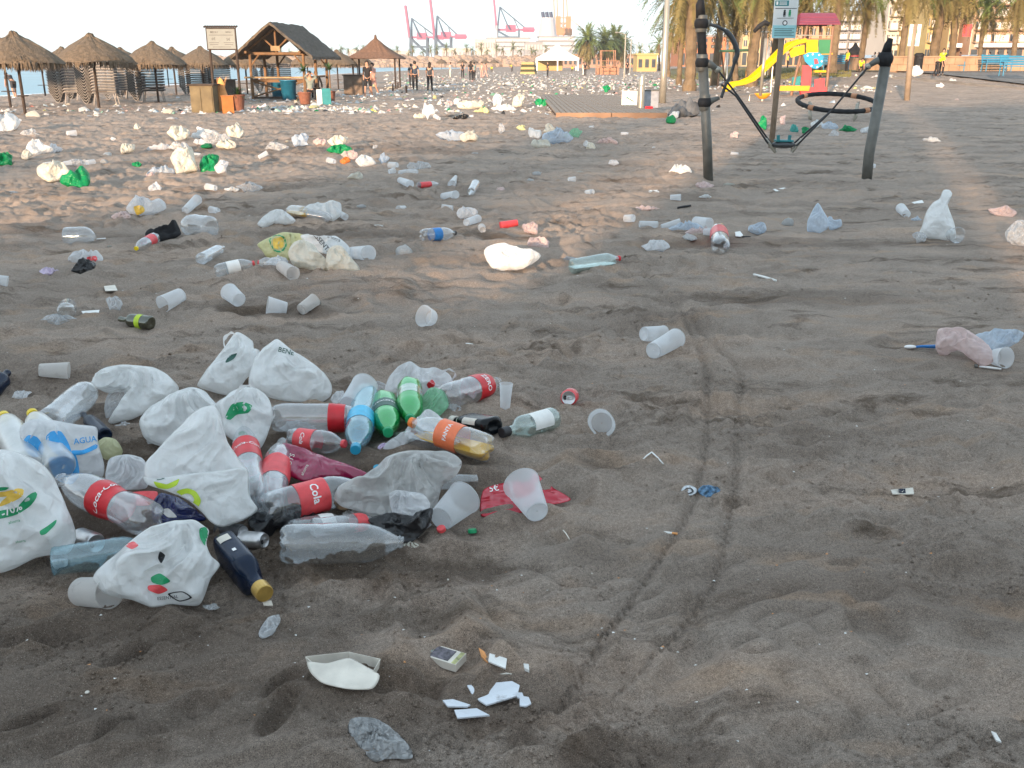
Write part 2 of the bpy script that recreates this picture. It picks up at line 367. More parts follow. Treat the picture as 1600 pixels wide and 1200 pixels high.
# ------------------------------------------------------------------ object helpers
def tag(o, label=None, cat=None, group=None, kind=None):
    if label: o['label'] = label
    if cat: o['category'] = cat
    if group: o['group'] = group
    if kind: o['kind'] = kind
    return o
def thing(name, label, cat, loc=(0, 0, 0), rotz=0, group=None):
    o = bpy.data.objects.new(name, None); C.objects.link(o)
    o.location = loc; o.rotation_euler = (0, 0, rotz)
    o.empty_display_size = .1
    return tag(o, label, cat, group)
class MB:
    def __init__(s): s.v = []; s.f = []
    def add(s, vs, fs):
        b = len(s.v); s.v += [tuple(v) for v in vs]; s.f += [tuple(i + b for i in f) for f in fs]; return s
    def box(s, c, sz, rot=None):
        hx, hy, hz = sz[0] / 2, sz[1] / 2, sz[2] / 2
        vs = [Vector((x, y, z)) for x in (-hx, hx) for y in (-hy, hy) for z in (-hz, hz)]
        if rot is not None: vs = [rot @ v for v in vs]
        c = Vector(c)
        return s.add([v + c for v in vs], [(0, 1, 3, 2), (4, 6, 7, 5), (0, 4, 5, 1), (2, 3, 7, 6), (0, 2, 6, 4), (1, 5, 7, 3)])
    def tube(s, pts, rad, n=8, caps=True):
        pts = [Vector(p) for p in pts]
        if not hasattr(rad, '__len__'): rad = [rad] * len(pts)
        b = len(s.v); prev = None
        for i, p in enumerate(pts):
            d = (pts[min(i + 1, len(pts) - 1)] - pts[max(i - 1, 0)]).normalized()
            if prev is None:
                a = d.orthogonal().normalized()
            else:
                a = (prev - d * prev.dot(d)).normalized()
            prev = a; c = d.cross(a)
            for k in range(n):
                t = 2 * PI * k / n
                s.v.append(tuple(p + (a * math.cos(t) + c * math.sin(t)) * rad[i]))
        for i in range(len(pts) - 1):
            for k in range(n):
                s.f.append((b + i * n + k, b + i * n + (k + 1) % n, b + (i + 1) * n + (k + 1) % n, b + (i + 1) * n + k))
        if caps:
            s.f.append(tuple(b + k for k in range(n))[::-1]); s.f.append(tuple(b + (len(pts) - 1) * n + k for k in range(n)))
        return s
    def lathe(s, prof, n=24, mod=None, mat=None, cap0=False, cap1=False):
        b = len(s.v)
        for i, (r, z) in enumerate(prof):
            for k in range(n):
                t = 2 * PI * k / n
                v = Vector((r * math.cos(t), r * math.sin(t), z))
                if mod: v = mod(v, t, z)
                if mat is not None: v = mat @ v
                s.v.append(tuple(v))
        for i in range(len(prof) - 1):
            for k in range(n):
                s.f.append((b + i * n + k, b + i * n + (k + 1) % n, b + (i + 1) * n + (k + 1) % n, b + (i + 1) * n + k))
        if cap0: s.f.append(tuple(b + k for k in range(n))[::-1])
        if cap1: s.f.append(tuple(b + (len(prof) - 1) * n + k for k in range(n)))
        return s
    def sphere(s, c, r, n=12, m=8, sc=(1, 1, 1)):
        c = Vector(c)
        prof = [(max(1e-4, r * math.sin(PI * i / m)), -r * math.cos(PI * i / m)) for i in range(m + 1)]
        return s.lathe(prof, n, mat=Matrix.Translation(c) @ Matrix.Diagonal((sc[0], sc[1], sc[2], 1)))
    def mesh(s, name, m=None, smooth=False, origin=None):
        me = bpy.data.meshes.new(name)
        v = s.v if origin is None else [(a - origin[0], b - origin[1], c - origin[2]) for a, b, c in s.v]
        me.from_pydata(v, [], s.f); 
        if m: me.materials.append(m)
        if smooth: me.polygons.foreach_set('use_smooth', [True] * len(me.polygons))
        me.update()
        return me
    def build(s, name, m, parent=None, smooth=False, origin=None):
        o = bpy.data.objects.new(name, s.mesh(name, m, smooth, origin)); C.objects.link(o)
        if parent is not None: o.parent = parent
        elif origin is not None: o.location = origin
        return o
def inst(me, name, parent=None, loc=None, rot=None, scale=None):
    o = bpy.data.objects.new(name, me); C.objects.link(o)
    if parent is not None: o.parent = parent
    if loc is not None: o.location = loc
    if rot is not None: o.rotation_euler = rot
    if scale is not None: o.scale = scale
    return o
def copy_tree(o, parent=None):
    c = o.copy(); C.objects.link(c)
    if parent is not None: c.parent = parent
    for ch in list(o.children): copy_tree(ch, c)
    return c
_txt = {}
def text_mesh(body, shear=0.0, bold=0.0):
    k = (body, shear, bold)
    if k in _txt: return _txt[k]
    cu = bpy.data.curves.new('lettering', 'FONT'); cu.body = body; cu.align_x = 'CENTER'; cu.align_y = 'CENTER'; cu.size = 1; cu.shear = shear; cu.offset = bold; cu.resolution_u = 2
    o = bpy.data.objects.new('lettering', cu); C.objects.link(o)
    bpy.context.view_layer.update()
    me = o.evaluated_get(bpy.context.evaluated_depsgraph_get()).to_mesh()
    bm = bmesh.new(); bm.from_mesh(me); bmesh.ops.triangulate(bm, faces=bm.faces)
    bmesh.ops.subdivide_edges(bm, edges=[e for e in bm.edges if e.calc_length() > .25], cuts=1)
    v = [tuple(x.co) for x in bm.verts]; bm.verts.index_update(); f = [tuple(x.index for x in fc.verts) for fc in bm.faces]
    bm.free(); o.to_mesh_clear(); bpy.data.objects.remove(o); bpy.data.curves.remove(cu)
    _txt[k] = (v, f)
    return _txt[k]
for _t in [('Coca-Cola', .35, .012), ('BENE', 0, .01), ('ESSENTIAL', 0, .01), ('FREEWAY', 0.1, .02), ('-70%', 0, .02), ('eco', 0, .03), ('Cola', .3, .02), ('ZERO', 0, .02), ('NUTS', 0, 0),
           ('FANTA', 0, .02), ('MENU', 0, .01), ('5€', 0, 0), ('6€', 0, 0), ('ahorra', 0, .01), ('AGUA', 0, .01), ('GIN', 0, 0), ('6', 0, .02)]:
    text_mesh(*_t)
# ------------------------------------------------------------------ sand
DARK_SAND = []
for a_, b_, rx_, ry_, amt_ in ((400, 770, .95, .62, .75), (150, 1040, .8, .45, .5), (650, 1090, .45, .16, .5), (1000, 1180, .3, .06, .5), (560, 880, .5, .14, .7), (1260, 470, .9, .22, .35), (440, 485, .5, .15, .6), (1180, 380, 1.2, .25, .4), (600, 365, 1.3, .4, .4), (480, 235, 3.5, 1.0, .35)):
    q_ = G(a_, b_, 0, False); DARK_SAND.append((q_.x, q_.y, rx_, ry_, amt_))
def sand_material():
    m, n, l, p, o = newmat('dark_beach_sand')
    tc = node(n, 'ShaderNodeTexCoord')
    def noise(sc, det, rough=.5, vec=None, dist=0):
        x = node(n, 'ShaderNodeTexNoise'); x.inputs['Scale'].default_value = sc; x.inputs['Detail'].default_value = det; x.inputs['Roughness'].default_value = rough; x.inputs['Distortion'].default_value = dist
        l.new(vec or tc.outputs['Object'], x.inputs['Vector']); return x
    mp = node(n, 'ShaderNodeMapping'); mp.inputs['Rotation'].default_value = (0, 0, -.4); mp.inputs['Scale'].default_value = (.7, 1.9, 1); l.new(tc.outputs['Object'], mp.inputs[0])
    big = noise(.9, 6, .62, mp.outputs[0], .4)
    cr = node(n, 'ShaderNodeValToRGB'); e = cr.color_ramp.elements
    e[0].position = .33; e[0].color = (.245, .195, .160, 1); e[1].position = .70; e[1].color = (.46, .345, .265, 1)
    a = e.new(.50); a.color = (.345, .285, .240, 1); b = e.new(.60); b.color = (.405, .32, .262, 1)
    l.new(big.outputs['Fac'], cr.inputs['Fac'])
    # warm patches painted into the sand as grazing sun flecks
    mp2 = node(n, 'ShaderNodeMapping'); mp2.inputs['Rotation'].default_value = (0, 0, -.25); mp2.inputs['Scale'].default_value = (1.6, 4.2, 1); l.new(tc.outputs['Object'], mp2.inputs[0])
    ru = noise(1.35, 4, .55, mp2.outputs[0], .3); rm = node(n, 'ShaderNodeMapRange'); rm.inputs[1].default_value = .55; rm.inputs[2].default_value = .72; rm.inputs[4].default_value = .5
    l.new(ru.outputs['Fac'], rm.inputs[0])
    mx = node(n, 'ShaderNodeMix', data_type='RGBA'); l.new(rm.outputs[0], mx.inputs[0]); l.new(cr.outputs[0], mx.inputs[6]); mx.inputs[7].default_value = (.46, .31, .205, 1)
    wn = noise(1.9, 7, .68, mp.outputs[0], .8); wm = node(n, 'ShaderNodeMapRange'); wm.inputs[1].default_value = .55; wm.inputs[2].default_value = .66; wm.inputs[4].default_value = .8
    l.new(wn.outputs['Fac'], wm.inputs[0])
    mw = node(n, 'ShaderNodeMix', data_type='RGBA'); l.new(wm.outputs[0], mw.inputs[0]); l.new(mx.outputs[2], mw.inputs[6]); mw.inputs[7].default_value = (.115, .083, .060, 1); mx = mw
    # darker sand around the bottles and in the trampled lower left
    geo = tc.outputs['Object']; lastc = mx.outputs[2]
    for cx_, cy_, rx_, ry_, amt in DARK_SAND:
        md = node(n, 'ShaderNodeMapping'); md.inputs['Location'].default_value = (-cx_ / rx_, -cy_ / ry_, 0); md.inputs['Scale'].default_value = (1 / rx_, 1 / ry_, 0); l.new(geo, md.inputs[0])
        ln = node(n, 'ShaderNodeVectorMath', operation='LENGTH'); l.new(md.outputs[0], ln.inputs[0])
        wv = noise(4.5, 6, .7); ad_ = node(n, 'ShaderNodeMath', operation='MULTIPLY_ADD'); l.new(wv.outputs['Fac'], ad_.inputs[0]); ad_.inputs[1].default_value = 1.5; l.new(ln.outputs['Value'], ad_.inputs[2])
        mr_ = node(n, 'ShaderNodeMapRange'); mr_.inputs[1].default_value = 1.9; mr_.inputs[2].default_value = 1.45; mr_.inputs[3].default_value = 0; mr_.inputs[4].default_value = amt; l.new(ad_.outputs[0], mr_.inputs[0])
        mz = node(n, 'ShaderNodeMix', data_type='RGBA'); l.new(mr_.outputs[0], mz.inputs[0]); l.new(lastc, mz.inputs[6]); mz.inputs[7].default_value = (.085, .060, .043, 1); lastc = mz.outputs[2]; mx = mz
    # grains
    g = noise(420, 2, .6); gr = node(n, 'ShaderNodeMapRange'); gr.inputs[1].default_value = .3; gr.inputs[2].default_value = .7; gr.inputs[3].default_value = .5; gr.inputs[4].default_value = 1.5
    l.new(g.outputs['Fac'], gr.inputs[0])
    mm = node(n, 'ShaderNodeMix', data_type='RGBA', blend_type='MULTIPLY'); mm.inputs[0].default_value = 1; l.new(mx.outputs[2], mm.inputs[6]); l.new(gr.outputs[0], mm.inputs[7])
    g2 = noise(90, 5, .8); gr2 = node(n, 'ShaderNodeMapRange'); gr2.inputs[1].default_value = .3; gr2.inputs[2].default_value = .7; gr2.inputs[3].default_value = .68; gr2.inputs[4].default_value = 1.32
    l.new(g2.outputs['Fac'], gr2.inputs[0])
    m3 = node(n, 'ShaderNodeMix', data_type='RGBA', blend_type='MULTIPLY'); m3.inputs[0].default_value = 1; l.new(mm.outputs[2], m3.inputs[6]); l.new(gr2.outputs[0], m3.inputs[7])
    # shell specks
    last = m3.outputs[2]
    for sc, th, colr in ((170, .09, (.50, .45, .38, 1)), (60, .035, (.6, .56, .48, 1)), (120, .085, (.03, .027, .022, 1))):
        vo = node(n, 'ShaderNodeTexVoronoi'); vo.inputs['Scale'].default_value = sc; l.new(tc.outputs['Object'], vo.inputs['Vector'])
        sp = node(n, 'ShaderNodeSeparateColor'); l.new(vo.outputs['Color'], sp.inputs[0])
        lt = node(n, 'ShaderNodeMath', operation='LESS_THAN'); l.new(vo.outputs['Distance'], lt.inputs[0]); lt.inputs[1].default_value = th * 2
        l2 = node(n, 'ShaderNodeMath', operation='GREATER_THAN'); l.new(sp.outputs[0], l2.inputs[0]); l2.inputs[1].default_value = .72
        mu = node(n, 'ShaderNodeMath', operation='MULTIPLY'); l.new(lt.outputs[0], mu.inputs[0]); l.new(l2.outputs[0], mu.inputs[1])
        k = node(n, 'ShaderNodeMath', operation='MULTIPLY'); l.new(mu.outputs[0], k.inputs[0]); k.inputs[1].default_value = .75
        mi = node(n, 'ShaderNodeMix', data_type='RGBA'); l.new(k.outputs[0], mi.inputs[0]); l.new(last, mi.inputs[6]); mi.inputs[7].default_value = colr
        last = mi.outputs[2]
    l.new(last, p.inputs['Base Color']); p.inputs['Roughness'].default_value = .95; p.inputs['Specular IOR Level'].default_value = .2
    hb = noise(75, 7, .8); hb2 = noise(300, 3, .7)
    ad = node(n, 'ShaderNodeMath', operation='MULTIPLY_ADD'); l.new(hb2.outputs['Fac'], ad.inputs[0]); ad.inputs[1].default_value = .35; l.new(hb.outputs['Fac'], ad.inputs[2])
    bp = node(n, 'ShaderNodeBump'); bp.inputs['Strength'].default_value = .9; bp.inputs['Distance'].default_value = .012
    l.new(ad.outputs[0], bp.inputs['Height']); l.new(bp.outputs[0], p.inputs['Normal'])
    return m
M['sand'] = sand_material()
def make_ground():
    ox, oy = 0.0, -1.0
    radii = [0.3, .7, 1.1, 1.5, 1.9]; r = 2.25
    while r < 1600:
        radii.append(r)
        g = .0021 if r < 6 else .0042 if r < 14 else .007 if r < 60 else .02 if r < 400 else .08
        r *= 1 + g
    angs = []; a = -33.0
    while a <= 33.0: angs.append(a); a += .083
    b = 33.6; st = .6
    while b < 327:
        angs.append(b); st = min(st * 1.15, 5); b += st
    radii = np.array(radii); an = np.radians(np.array(angs))
    Rr, A = np.meshgrid(radii, an, indexing='ij')
    x = ox + Rr * np.sin(A); y = oy + Rr * np.cos(A)
    z = H(x.ravel(), y.ravel())
    nr, na = Rr.shape
    co = np.empty((nr * na, 3), np.float32); co[:, 0] = x.ravel(); co[:, 1] = y.ravel(); co[:, 2] = z
    i = np.arange(nr - 1)[:, None]; j = np.arange(na)[None, :]; jn = (j + 1) % na
    q = np.stack([i * na + j, i * na + jn, (i + 1) * na + jn, (i + 1) * na + j], -1).reshape(-1, 4)[:, ::-1]
    me = bpy.data.meshes.new('ground')
    me.vertices.add(len(co)); me.vertices.foreach_set('co', co.ravel())
    me.loops.add(q.size); me.loops.foreach_set('vertex_index', q.astype(np.int32).ravel())
    me.polygons.add(len(q)); me.polygons.foreach_set('loop_start', np.arange(0, q.size, 4, dtype=np.int32))
    me.polygons.foreach_set('loop_total', np.full(len(q), 4, np.int32)); me.polygons.foreach_set('use_smooth', np.ones(len(q), bool))
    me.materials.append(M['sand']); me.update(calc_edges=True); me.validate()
    o = bpy.data.objects.new('sand_beach', me); C.objects.link(o); tag(o, kind='structure')
make_ground()
# ------------------------------------------------------------------ sea
m, n, l, p, o = newmat('calm_sea')
tc, no, cr = varied(n, l, (.10, .26, .33), .05, .2)
l.new(cr.outputs[0], p.inputs['Base Color']); p.inputs['Roughness'].default_value = .28
nb = node(n, 'ShaderNodeTexNoise'); nb.inputs['Scale'].default_value = 1.3; nb.inputs['Detail'].default_value = 5; l.new(tc.outputs['Object'], nb.inputs['Vector'])
bp = node(n, 'ShaderNodeBump'); bp.inputs['Distance'].default_value = .12; bp.inputs['Strength'].default_value = .8; l.new(nb.outputs['Fac'], bp.inputs['Height']); l.new(bp.outputs[0], p.inputs['Normal'])
M['sea'] = m
mb = MB(); mb.add([(-1500, -300, -.75), (60, -300, -.75), (60, 1600, -.75), (-1500, 1600, -.75)], [(0, 1, 2, 3)])
tag(mb.build('sea', M['sea']), kind='structure')
mb = MB()
pts = []
for i in range(60):
    yy = -20 + i * 5.0; xs = -34.0 + max(0, (yy - 200) * .12)
    pts.append((xs - .9 + .5 * math.sin(i * 1.7), yy, -.735)); pts.append((xs + .15 + .3 * math.sin(i * 2.3), yy, -.735))
for i in range(59): mb.f.append((2 * i, 2 * i + 1, 2 * i + 3, 2 * i + 2))
mb.v = pts
tag(mb.build('sea_foam', pmat('sea_foam', (.75, .78, .8), .6, 0, 2, .2)), kind='structure')
# ------------------------------------------------------------------ generators
def catmull(poly, n, tension=.75):
    P = [Vector((a, b)) for a, b in poly]; k = len(P); out = []
    lens = [(P[(i + 1) % k] - P[i]).length for i in range(k)]; tot = sum(lens)
    for s in range(n):
        d = tot * s / n; i = 0
        while d > lens[i] and i < k - 1: d -= lens[i]; i += 1
        t = min(1, d / max(lens[i], 1e-6)); p0, p1, p2, p3 = P[i - 1], P[i], P[(i + 1) % k], P[(i + 2) % k]
        m1 = (p2 - p0) * .5 * tension; m2 = (p3 - p1) * .5 * tension
        out.append(p1 * (2 * t ** 3 - 3 * t * t + 1) + m1 * (t ** 3 - 2 * t * t + t) + p2 * (-2 * t ** 3 + 3 * t * t) + m2 * (t ** 3 - t * t))
    return out
def tri(x):
    return 4 * np.abs(x - np.floor(x + .5)) - 1
def foldfield(P, size, seed, n=0, lo=0, hi=0):
    """crumpled film: piecewise flat facets with sharp creases between them"""
    rs = np.random.RandomState(seed); out = np.zeros(len(P)); Q = P / size
    for f, a in ((.9, .30), (1.4, .24), (2.1, .20), (3.1, .15), (4.6, .10), (6.5, .06), (9.5, .035), (14, .015)):
        for _ in range(2):
            k = rs.normal(size=3); k /= np.linalg.norm(k); kk = rs.normal(size=3) * 1.6; k2 = rs.normal(size=3) * f * 1.7
            amp = .35 + .65 * (.5 + .5 * np.sin(Q @ k2 + rs.uniform(0, 6.28)))
            out += a * .5 * amp * tri(Q @ k * f + rs.uniform() + .10 * np.sin(Q @ kk * 2 + rs.uniform(0, 6.28)))
    return out * 1.1
BAGS = {}
def puff(name, label, cat, poly, mat, tilt=45, thick=.5, fold=.10, seed=0, rings=26, segs=88, lift=0.0, group=None, base=None, parent=None, flat_bottom=True, shift=0.0, key=None, lo=1.0, hi=7.0, pleat=.5):
    """a crumpled bag: an outline given its own distance, real size and thickness"""
    xs = [a for a, b in poly]; ys = [b for a, b in poly]
    cx = (min(xs) + max(xs)) / 2; my = max(ys)
    if base is None: base = G(cx, my, lift)
    ap = (CAM - base); ap.z = 0; ap.normalize()
    nrm = (ap * math.cos(R(tilt)) + Vector((0, 0, 1)) * math.sin(R(tilt))).normalized()
    org = base + nrm * (shift)
    def hit(px, py):
        d = ray(px, py); t = (org - CAM).dot(nrm) / d.dot(nrm); return CAM + d * t
    ring = catmull(poly, segs)
    cpx = sum(v.x for v in ring) / segs; cpy = sum(v.y for v in ring) / segs
    c3 = hit(cpx, cpy); R3 = [hit(v.x, v.y) for v in ring]
    mean_r = sum((q - c3).length for q in R3) / segs
    T = mean_r * thick
    sz = mean_r * 2
    P = []
    for side in (1, -1):
        for i in range(rings):
            rho = i / rings
            for k in range(segs):
                P.append(c3 + (R3[k] - c3) * rho + nrm * side * T * (1 - rho ** 2.4) ** .6)
    for k in range(segs): P.append(R3[k])
    A = np.array([tuple(v) for v in P]); N = np.array(tuple(nrm))
    b = rings * segs; F_ = []
    def idx(side, i, k): return (2 * b + k % segs) if i == rings else side * b + i * segs + k % segs
    for side in (0, 1):
        for i in range(rings):
            for k in range(segs):
                q = (idx(side, i, k), idx(side, i, k + 1), idx(side, i + 1, k + 1), idx(side, i + 1, k))
                F_.append(q[::-1] if side == 0 else q)
    rho_all = np.concatenate([np.repeat(np.arange(rings) / rings, segs)] * 2 + [np.ones(segs)])
    sgn = np.concatenate([np.ones(b), -np.ones(b), np.zeros(segs)])
    f = foldfield(A - np.array(tuple(c3)), sz, seed + 1, lo=lo, hi=hi)
    kn = R3[min(range(segs), key=lambda k: ring[k].y)]
    ax1 = Vector((0, 0, 1)).cross(nrm).normalized(); ax2 = nrm.cross(ax1)
    dk = A - np.array(tuple(kn)); ua = dk @ np.array(tuple(ax1)); va = dk @ np.array(tuple(ax2)); dist = np.hypot(ua, va) / sz
    phi = np.arctan2(ua, -va) + .25 * np.sin(dist * 7 + seed)
    rs_ = np.random.RandomState(seed + 5); n1, n2 = rs_.randint(6, 10), rs_.randint(13, 22)
    pl = (.5 - np.abs(np.sin(n1 * phi * .5 + seed))) + .45 * (.5 - np.abs(np.sin(n2 * phi * .5 + 2 * seed + dist * 3)))
    f = f + pl * pleat * np.clip(dist * 4, 0, 1) * np.clip(1.5 - dist, .2, 1)
    # centre ring must stay one point: damp there
    damp = ss(0, .12, rho_all)
    f0 = f[0]; f = f0 + (f - f0) * damp
    f2 = foldfield(A - np.array(tuple(c3)), sz, seed + 99, lo=lo, hi=hi)
    A = A + N[None, :] * (f * sgn * sz * fold * 2.2 * (1 - rho_all ** 6))[:, None]
    rad = A - np.array(tuple(c3)); rl = np.linalg.norm(rad, axis=1, keepdims=True) + 1e-6
    A = A + rad / rl * (f2 * sz * fold * .35 * rho_all ** 2)[:, None]
    if flat_bottom:
        gz = H(A[:, 0], A[:, 1]) + lift * .6 if base.y < 40 else macro(A[:, 0], A[:, 1])
        A[:, 2] = np.where(A[:, 2] < gz - .004, gz - .004 + (A[:, 2] - gz) * .08, A[:, 2])
    mb = MB(); mb.v = [tuple(v) for v in A]; mb.f = F_
    o = mb.build(name, mat, parent if parent is not None else None, True, None if parent is not None else tuple(base))
    if parent is not None:
        off = Vector(parent.location); o.data.transform(Matrix.Translation(-off))
    if parent is None: tag(o, label, cat, group)
    BAGS[key or label or name] = (o, mb)
    return o
def decal(key, shapes, mat, name='print', off=.0025, parent=None):
    """print that follows the surface of a bag; shapes are (verts in px, faces)"""
    o, mb = BAGS[key]
    tree = BVHTree.FromPolygons([Vector(v) for v in mb.v], mb.f)
    org = Vector(o.location) if o.parent is None else Vector(o.parent.location)
    last = None
    for vs, fs in shapes:
        pts = []
        for (a, b) in vs:
            d = ray(a, b).normalized(); h = tree.ray_cast(CAM, d)
            pts.append(None if h[0] is None else h[0] - d * off - org)
        fs = [f for f in fs if all(pts[i] is not None for i in f)]
        if not fs: continue
        used = sorted({i for f in fs for i in f}); mp = {i: j for j, i in enumerate(used)}
        last = MB().add([pts[i] for i in used], [tuple(mp[i] for i in f) for f in fs]).build(name, mat, o if o.parent is None else o.parent, True)
    return last
def shp(poly, step=7, hole=None):
    """fill a px polygon with a small grid"""
    n = max(12, int(len(poly) * 3)); ring = catmull(poly, max(n, 24), .7); cx = sum(v.x for v in ring) / len(ring); cy = sum(v.y for v in ring) / len(ring)
    rings = [0.02, .35, .7, 1.0] if hole is None else [hole, (1 + hole) / 2, 1.0]
    vs = [(cx + (v.x - cx) * r, cy + (v.y - cy) * r) for r in rings for v in ring]; k = len(ring)
    fs = [(i * k + j, i * k + (j + 1) % k, (i + 1) * k + (j + 1) % k, (i + 1) * k + j) for i in range(len(rings) - 1) for j in range(k)]
    return vs, fs
def txt(body, cx, cy, size, ang=0, shear=0., bold=0., sx=1.):
    v, f = text_mesh(body, shear, bold); a = R(ang)
    return [(cx + (x * sx * math.cos(a) + y * math.sin(a)) * size, cy + (x * sx * math.sin(a) - y * math.cos(a)) * size) for x, y, z in v], f
def frame(p0, p1, roll=0):
    d = (p1 - p0).normalized()
    q = d.to_track_quat('Z', 'Y') @ Quaternion((0, 0, 1), roll)
    return q
PROF = {
 'soda': [(.30, .02), (.62, .0), (.86, .018), (.97, .05), (1, .10), (1, .30), (.965, .33), (1, .36), (1, .60), (.97, .63), (.99, .66), (.93, .72), (.80, .79), (.60, .86), (.40, .915), (.30, .94), (.30, .955), (.38, .96), (.30, .965), (.28, .99)],
 'coke': [(.30, .02), (.62, .0), (.86, .018), (.97, .05), (1, .10), (.99, .2), (.90, .30), (.86, .36), (.93, .42), (.99, .46), (.99, .66), (.96, .70), (.86, .76), (.66, .84), (.45, .90), (.32, .935), (.30, .955), (.38, .96), (.30, .965), (.28, .99)],
 'water': [(.7, .0), (.95, .015), (1, .04), (.97, .08), (1, .12), (.97, .16), (1, .20), (.97, .24), (1, .28), (.97, .32), (1, .36), (.97, .4), (1, .44), (1, .64), (.96, .67), (1, .70), (.93, .76), (.74, .83), (.5, .89), (.36, .93), (.34, .96), (.34, .99)],
 'liquor': [(.4, .03), (.75, .0), (.97, .015), (1, .05), (1, .30), (1, .58), (.97, .63), (.80, .69), (.5, .74), (.40, .78), (.36, .9), (.40, .93), (.40, .95), (.36, .99)],
 'can': [(.2, .03), (.70, .0), (.78, .015), (1, .06), (1, .5), (1, .90), (.88, .97), (.84, 1.0), (.80, .985), (.2, .975)],
 'jug': [(.3, .02), (.8, 0), (.97, .03), (1, .08), (.96, .14), (1, .2), (.96, .26), (1, .32), (.96, .38), (1, .44), (1, .6), (.93, .72), (.72, .84), (.42, .92), (.26, .95), (.26, .99)]}
def bottle(label, p0, p1, rad, kind='soda', mat=None, cap=None, bands=(), texts=(), group=None, name='plastic_bottle', roll=0, dent=.0, seed=0, sq=0, drink=None, drinklev=0, cat='bottle', petal=True, flat=1.0, patches=()):
    """p0 base centre, p1 mouth; bands (from, to, material); texts (body, at, size, material, angle, shear, bold)"""
    p0 = Vector(p0); p1 = Vector(p1); L = (p1 - p0).length; q = frame(p0, p1, roll)
    t = thing(name, label, cat, tuple(p0), 0, group); t.rotation_mode = 'QUATERNION'; t.rotation_quaternion = q
    rs = random.Random(seed); ks = [(rs.uniform(-1, 1), rs.uniform(-1, 1), rs.uniform(0, 6.3)) for _ in range(5)]
    Mi = (Matrix.Translation(p0) @ q.to_matrix().to_4x4()).inverted()
    def mod(v, th, z, add=0.0):
        u = z / L; r = math.hypot(v.x, v.y)
        if petal and kind in ('soda', 'coke') and u < .12 and r > rad * .5:
            s = 1 - .16 * (1 - u / .12) * (.5 + .5 * math.cos(5 * th)); v = Vector((v.x * s, v.y * s, v.z + L * .03 * (.5 + .5 * math.cos(5 * th)) * (1 - u / .12)))
        if sq and .02 < u < .75:
            c, s_ = abs(math.cos(th)), abs(math.sin(th)); k = (c ** 4 + s_ ** 4) ** -.25
            v = Vector((v.x * k * 1.08, v.y * k * sq, v.z))
        elif sq: v = Vector((v.x, v.y * (sq if u < .76 else 1), v.z))
        if dent and u < .93:
            d = sum(abs(math.sin(a * 5 * th / 2 + b * u * 14 + c)) for a, b, c in [(round(x * 2), y, w_) for x, y, w_ in ks]) / 5 - .6
            s = 1 + dent * d * min(1, (.93 - u) * 5); v = Vector((v.x * s, v.y * s * flat, v.z))
        return v
    prof = [(r * rad, u * L) for r, u in PROF[kind]]
    # more rings along straight walls
    pp = []
    for a, b in zip(prof[:-1], prof[1:]):
        nseg = max(1, int((b[1] - a[1]) / (L * .05)))
        for i in range(nseg): pp.append((a[0] + (b[0] - a[0]) * i / nseg, a[1] + (b[1] - a[1]) * i / nseg))
    pp.append(prof[-1])
    n = 30
    MB().lathe(pp, n, mod, cap0=True).build('bottle_body' if kind != 'can' else 'can_body', mat or M['pet'], t, True)
    cd = q.inverted() @ (CAM + Vector((0, 0, .8)) - (p0 + p1) / 2); facing = math.atan2(cd.y, cd.x)
    def radius_at(u):
        for (r0, u0), (r1, u1) in zip(PROF[kind][:-1], PROF[kind][1:]):
            if u0 <= u <= u1 and u1 > u0: return (r0 + (r1 - r0) * (u - u0) / (u1 - u0)) * rad
        return rad
    for bi, (a, b, mt) in enumerate(bands):
        pb = [(radius_at(a + (b - a) * i / 5) * 1.012 + .0006, L * (a + (b - a) * i / 5)) for i in range(6)]
        MB().lathe(pb, n, mod).build('paper_label', mt, t, True)
    for u0, u1, h0, h1, mt in patches:
        mp_ = MB(); na_ = 10
        for i in range(7):
            u = u0 + (u1 - u0) * i / 6
            for k in range(na_ + 1):
                th = facing + h0 + (h1 - h0) * k / na_; rr = radius_at(u) * 1.012 + .0008; mp_.v.append(tuple(mod(Vector((rr * math.cos(th), rr * math.sin(th), u * L)), th, u * L)))
        for i in range(6):
            for k in range(na_): a_ = i * (na_ + 1) + k; mp_.f.append((a_, a_ + 1, a_ + na_ + 2, a_ + na_ + 1))
        mp_.build('paper_label', mt, t, True)
    for tx in texts:
        body, at, size, mt, an, sh, bo = (tuple(tx) + (0, 0))[:7]
        v, f = text_mesh(body, sh, bo); vs = []
        for x, y, z in v:
            rr = radius_at(at) * 1.02 + .0014
            th = facing + an + x * size / rr; zz = at * L + y * size
            w_ = Vector((rr * math.cos(th), rr * math.sin(th), zz)); vs.append(mod(w_, th, zz))
        MB().add(vs, f).build('lettering', mt, t)
    if cap is not None:
        rc = rad * .36 if kind != 'liquor' else rad * .44
        rc = max(rc, .006); h0, h1 = (.955, 1.0) if kind != 'liquor' else (.88, 1.0)
        cp = [(rc, h0 * L), (rc * 1.02, h0 * L + .002), (rc, h1 * L), (rc * .9, h1 * L + .002)]
        MB().lathe(cp, 20, lambda v, th, z: v * 1.0, cap0=True, cap1=True).build('cap', cap, t, False)
    if drink:
        lev = Hs(p0.x, p0.y) if False else min(p0.z, p1.z) + drinklev
        zx = Mi @ Vector((0, 0, 0)); Mw = Mi.inverted()
        mbk = MB().lathe([(r * .96, z + .002) for r, z in pp if z < L * .92], n, mod, cap0=True, cap1=True)
        vs = []
        for v in mbk.v:
            wv = Mw @ Vector(v)
            if wv.z > lev: wv.z = lev
            vs.append(tuple(Mi @ wv))
        mbk.v = vs; mbk.build('drink', drink, t, False)
    return t
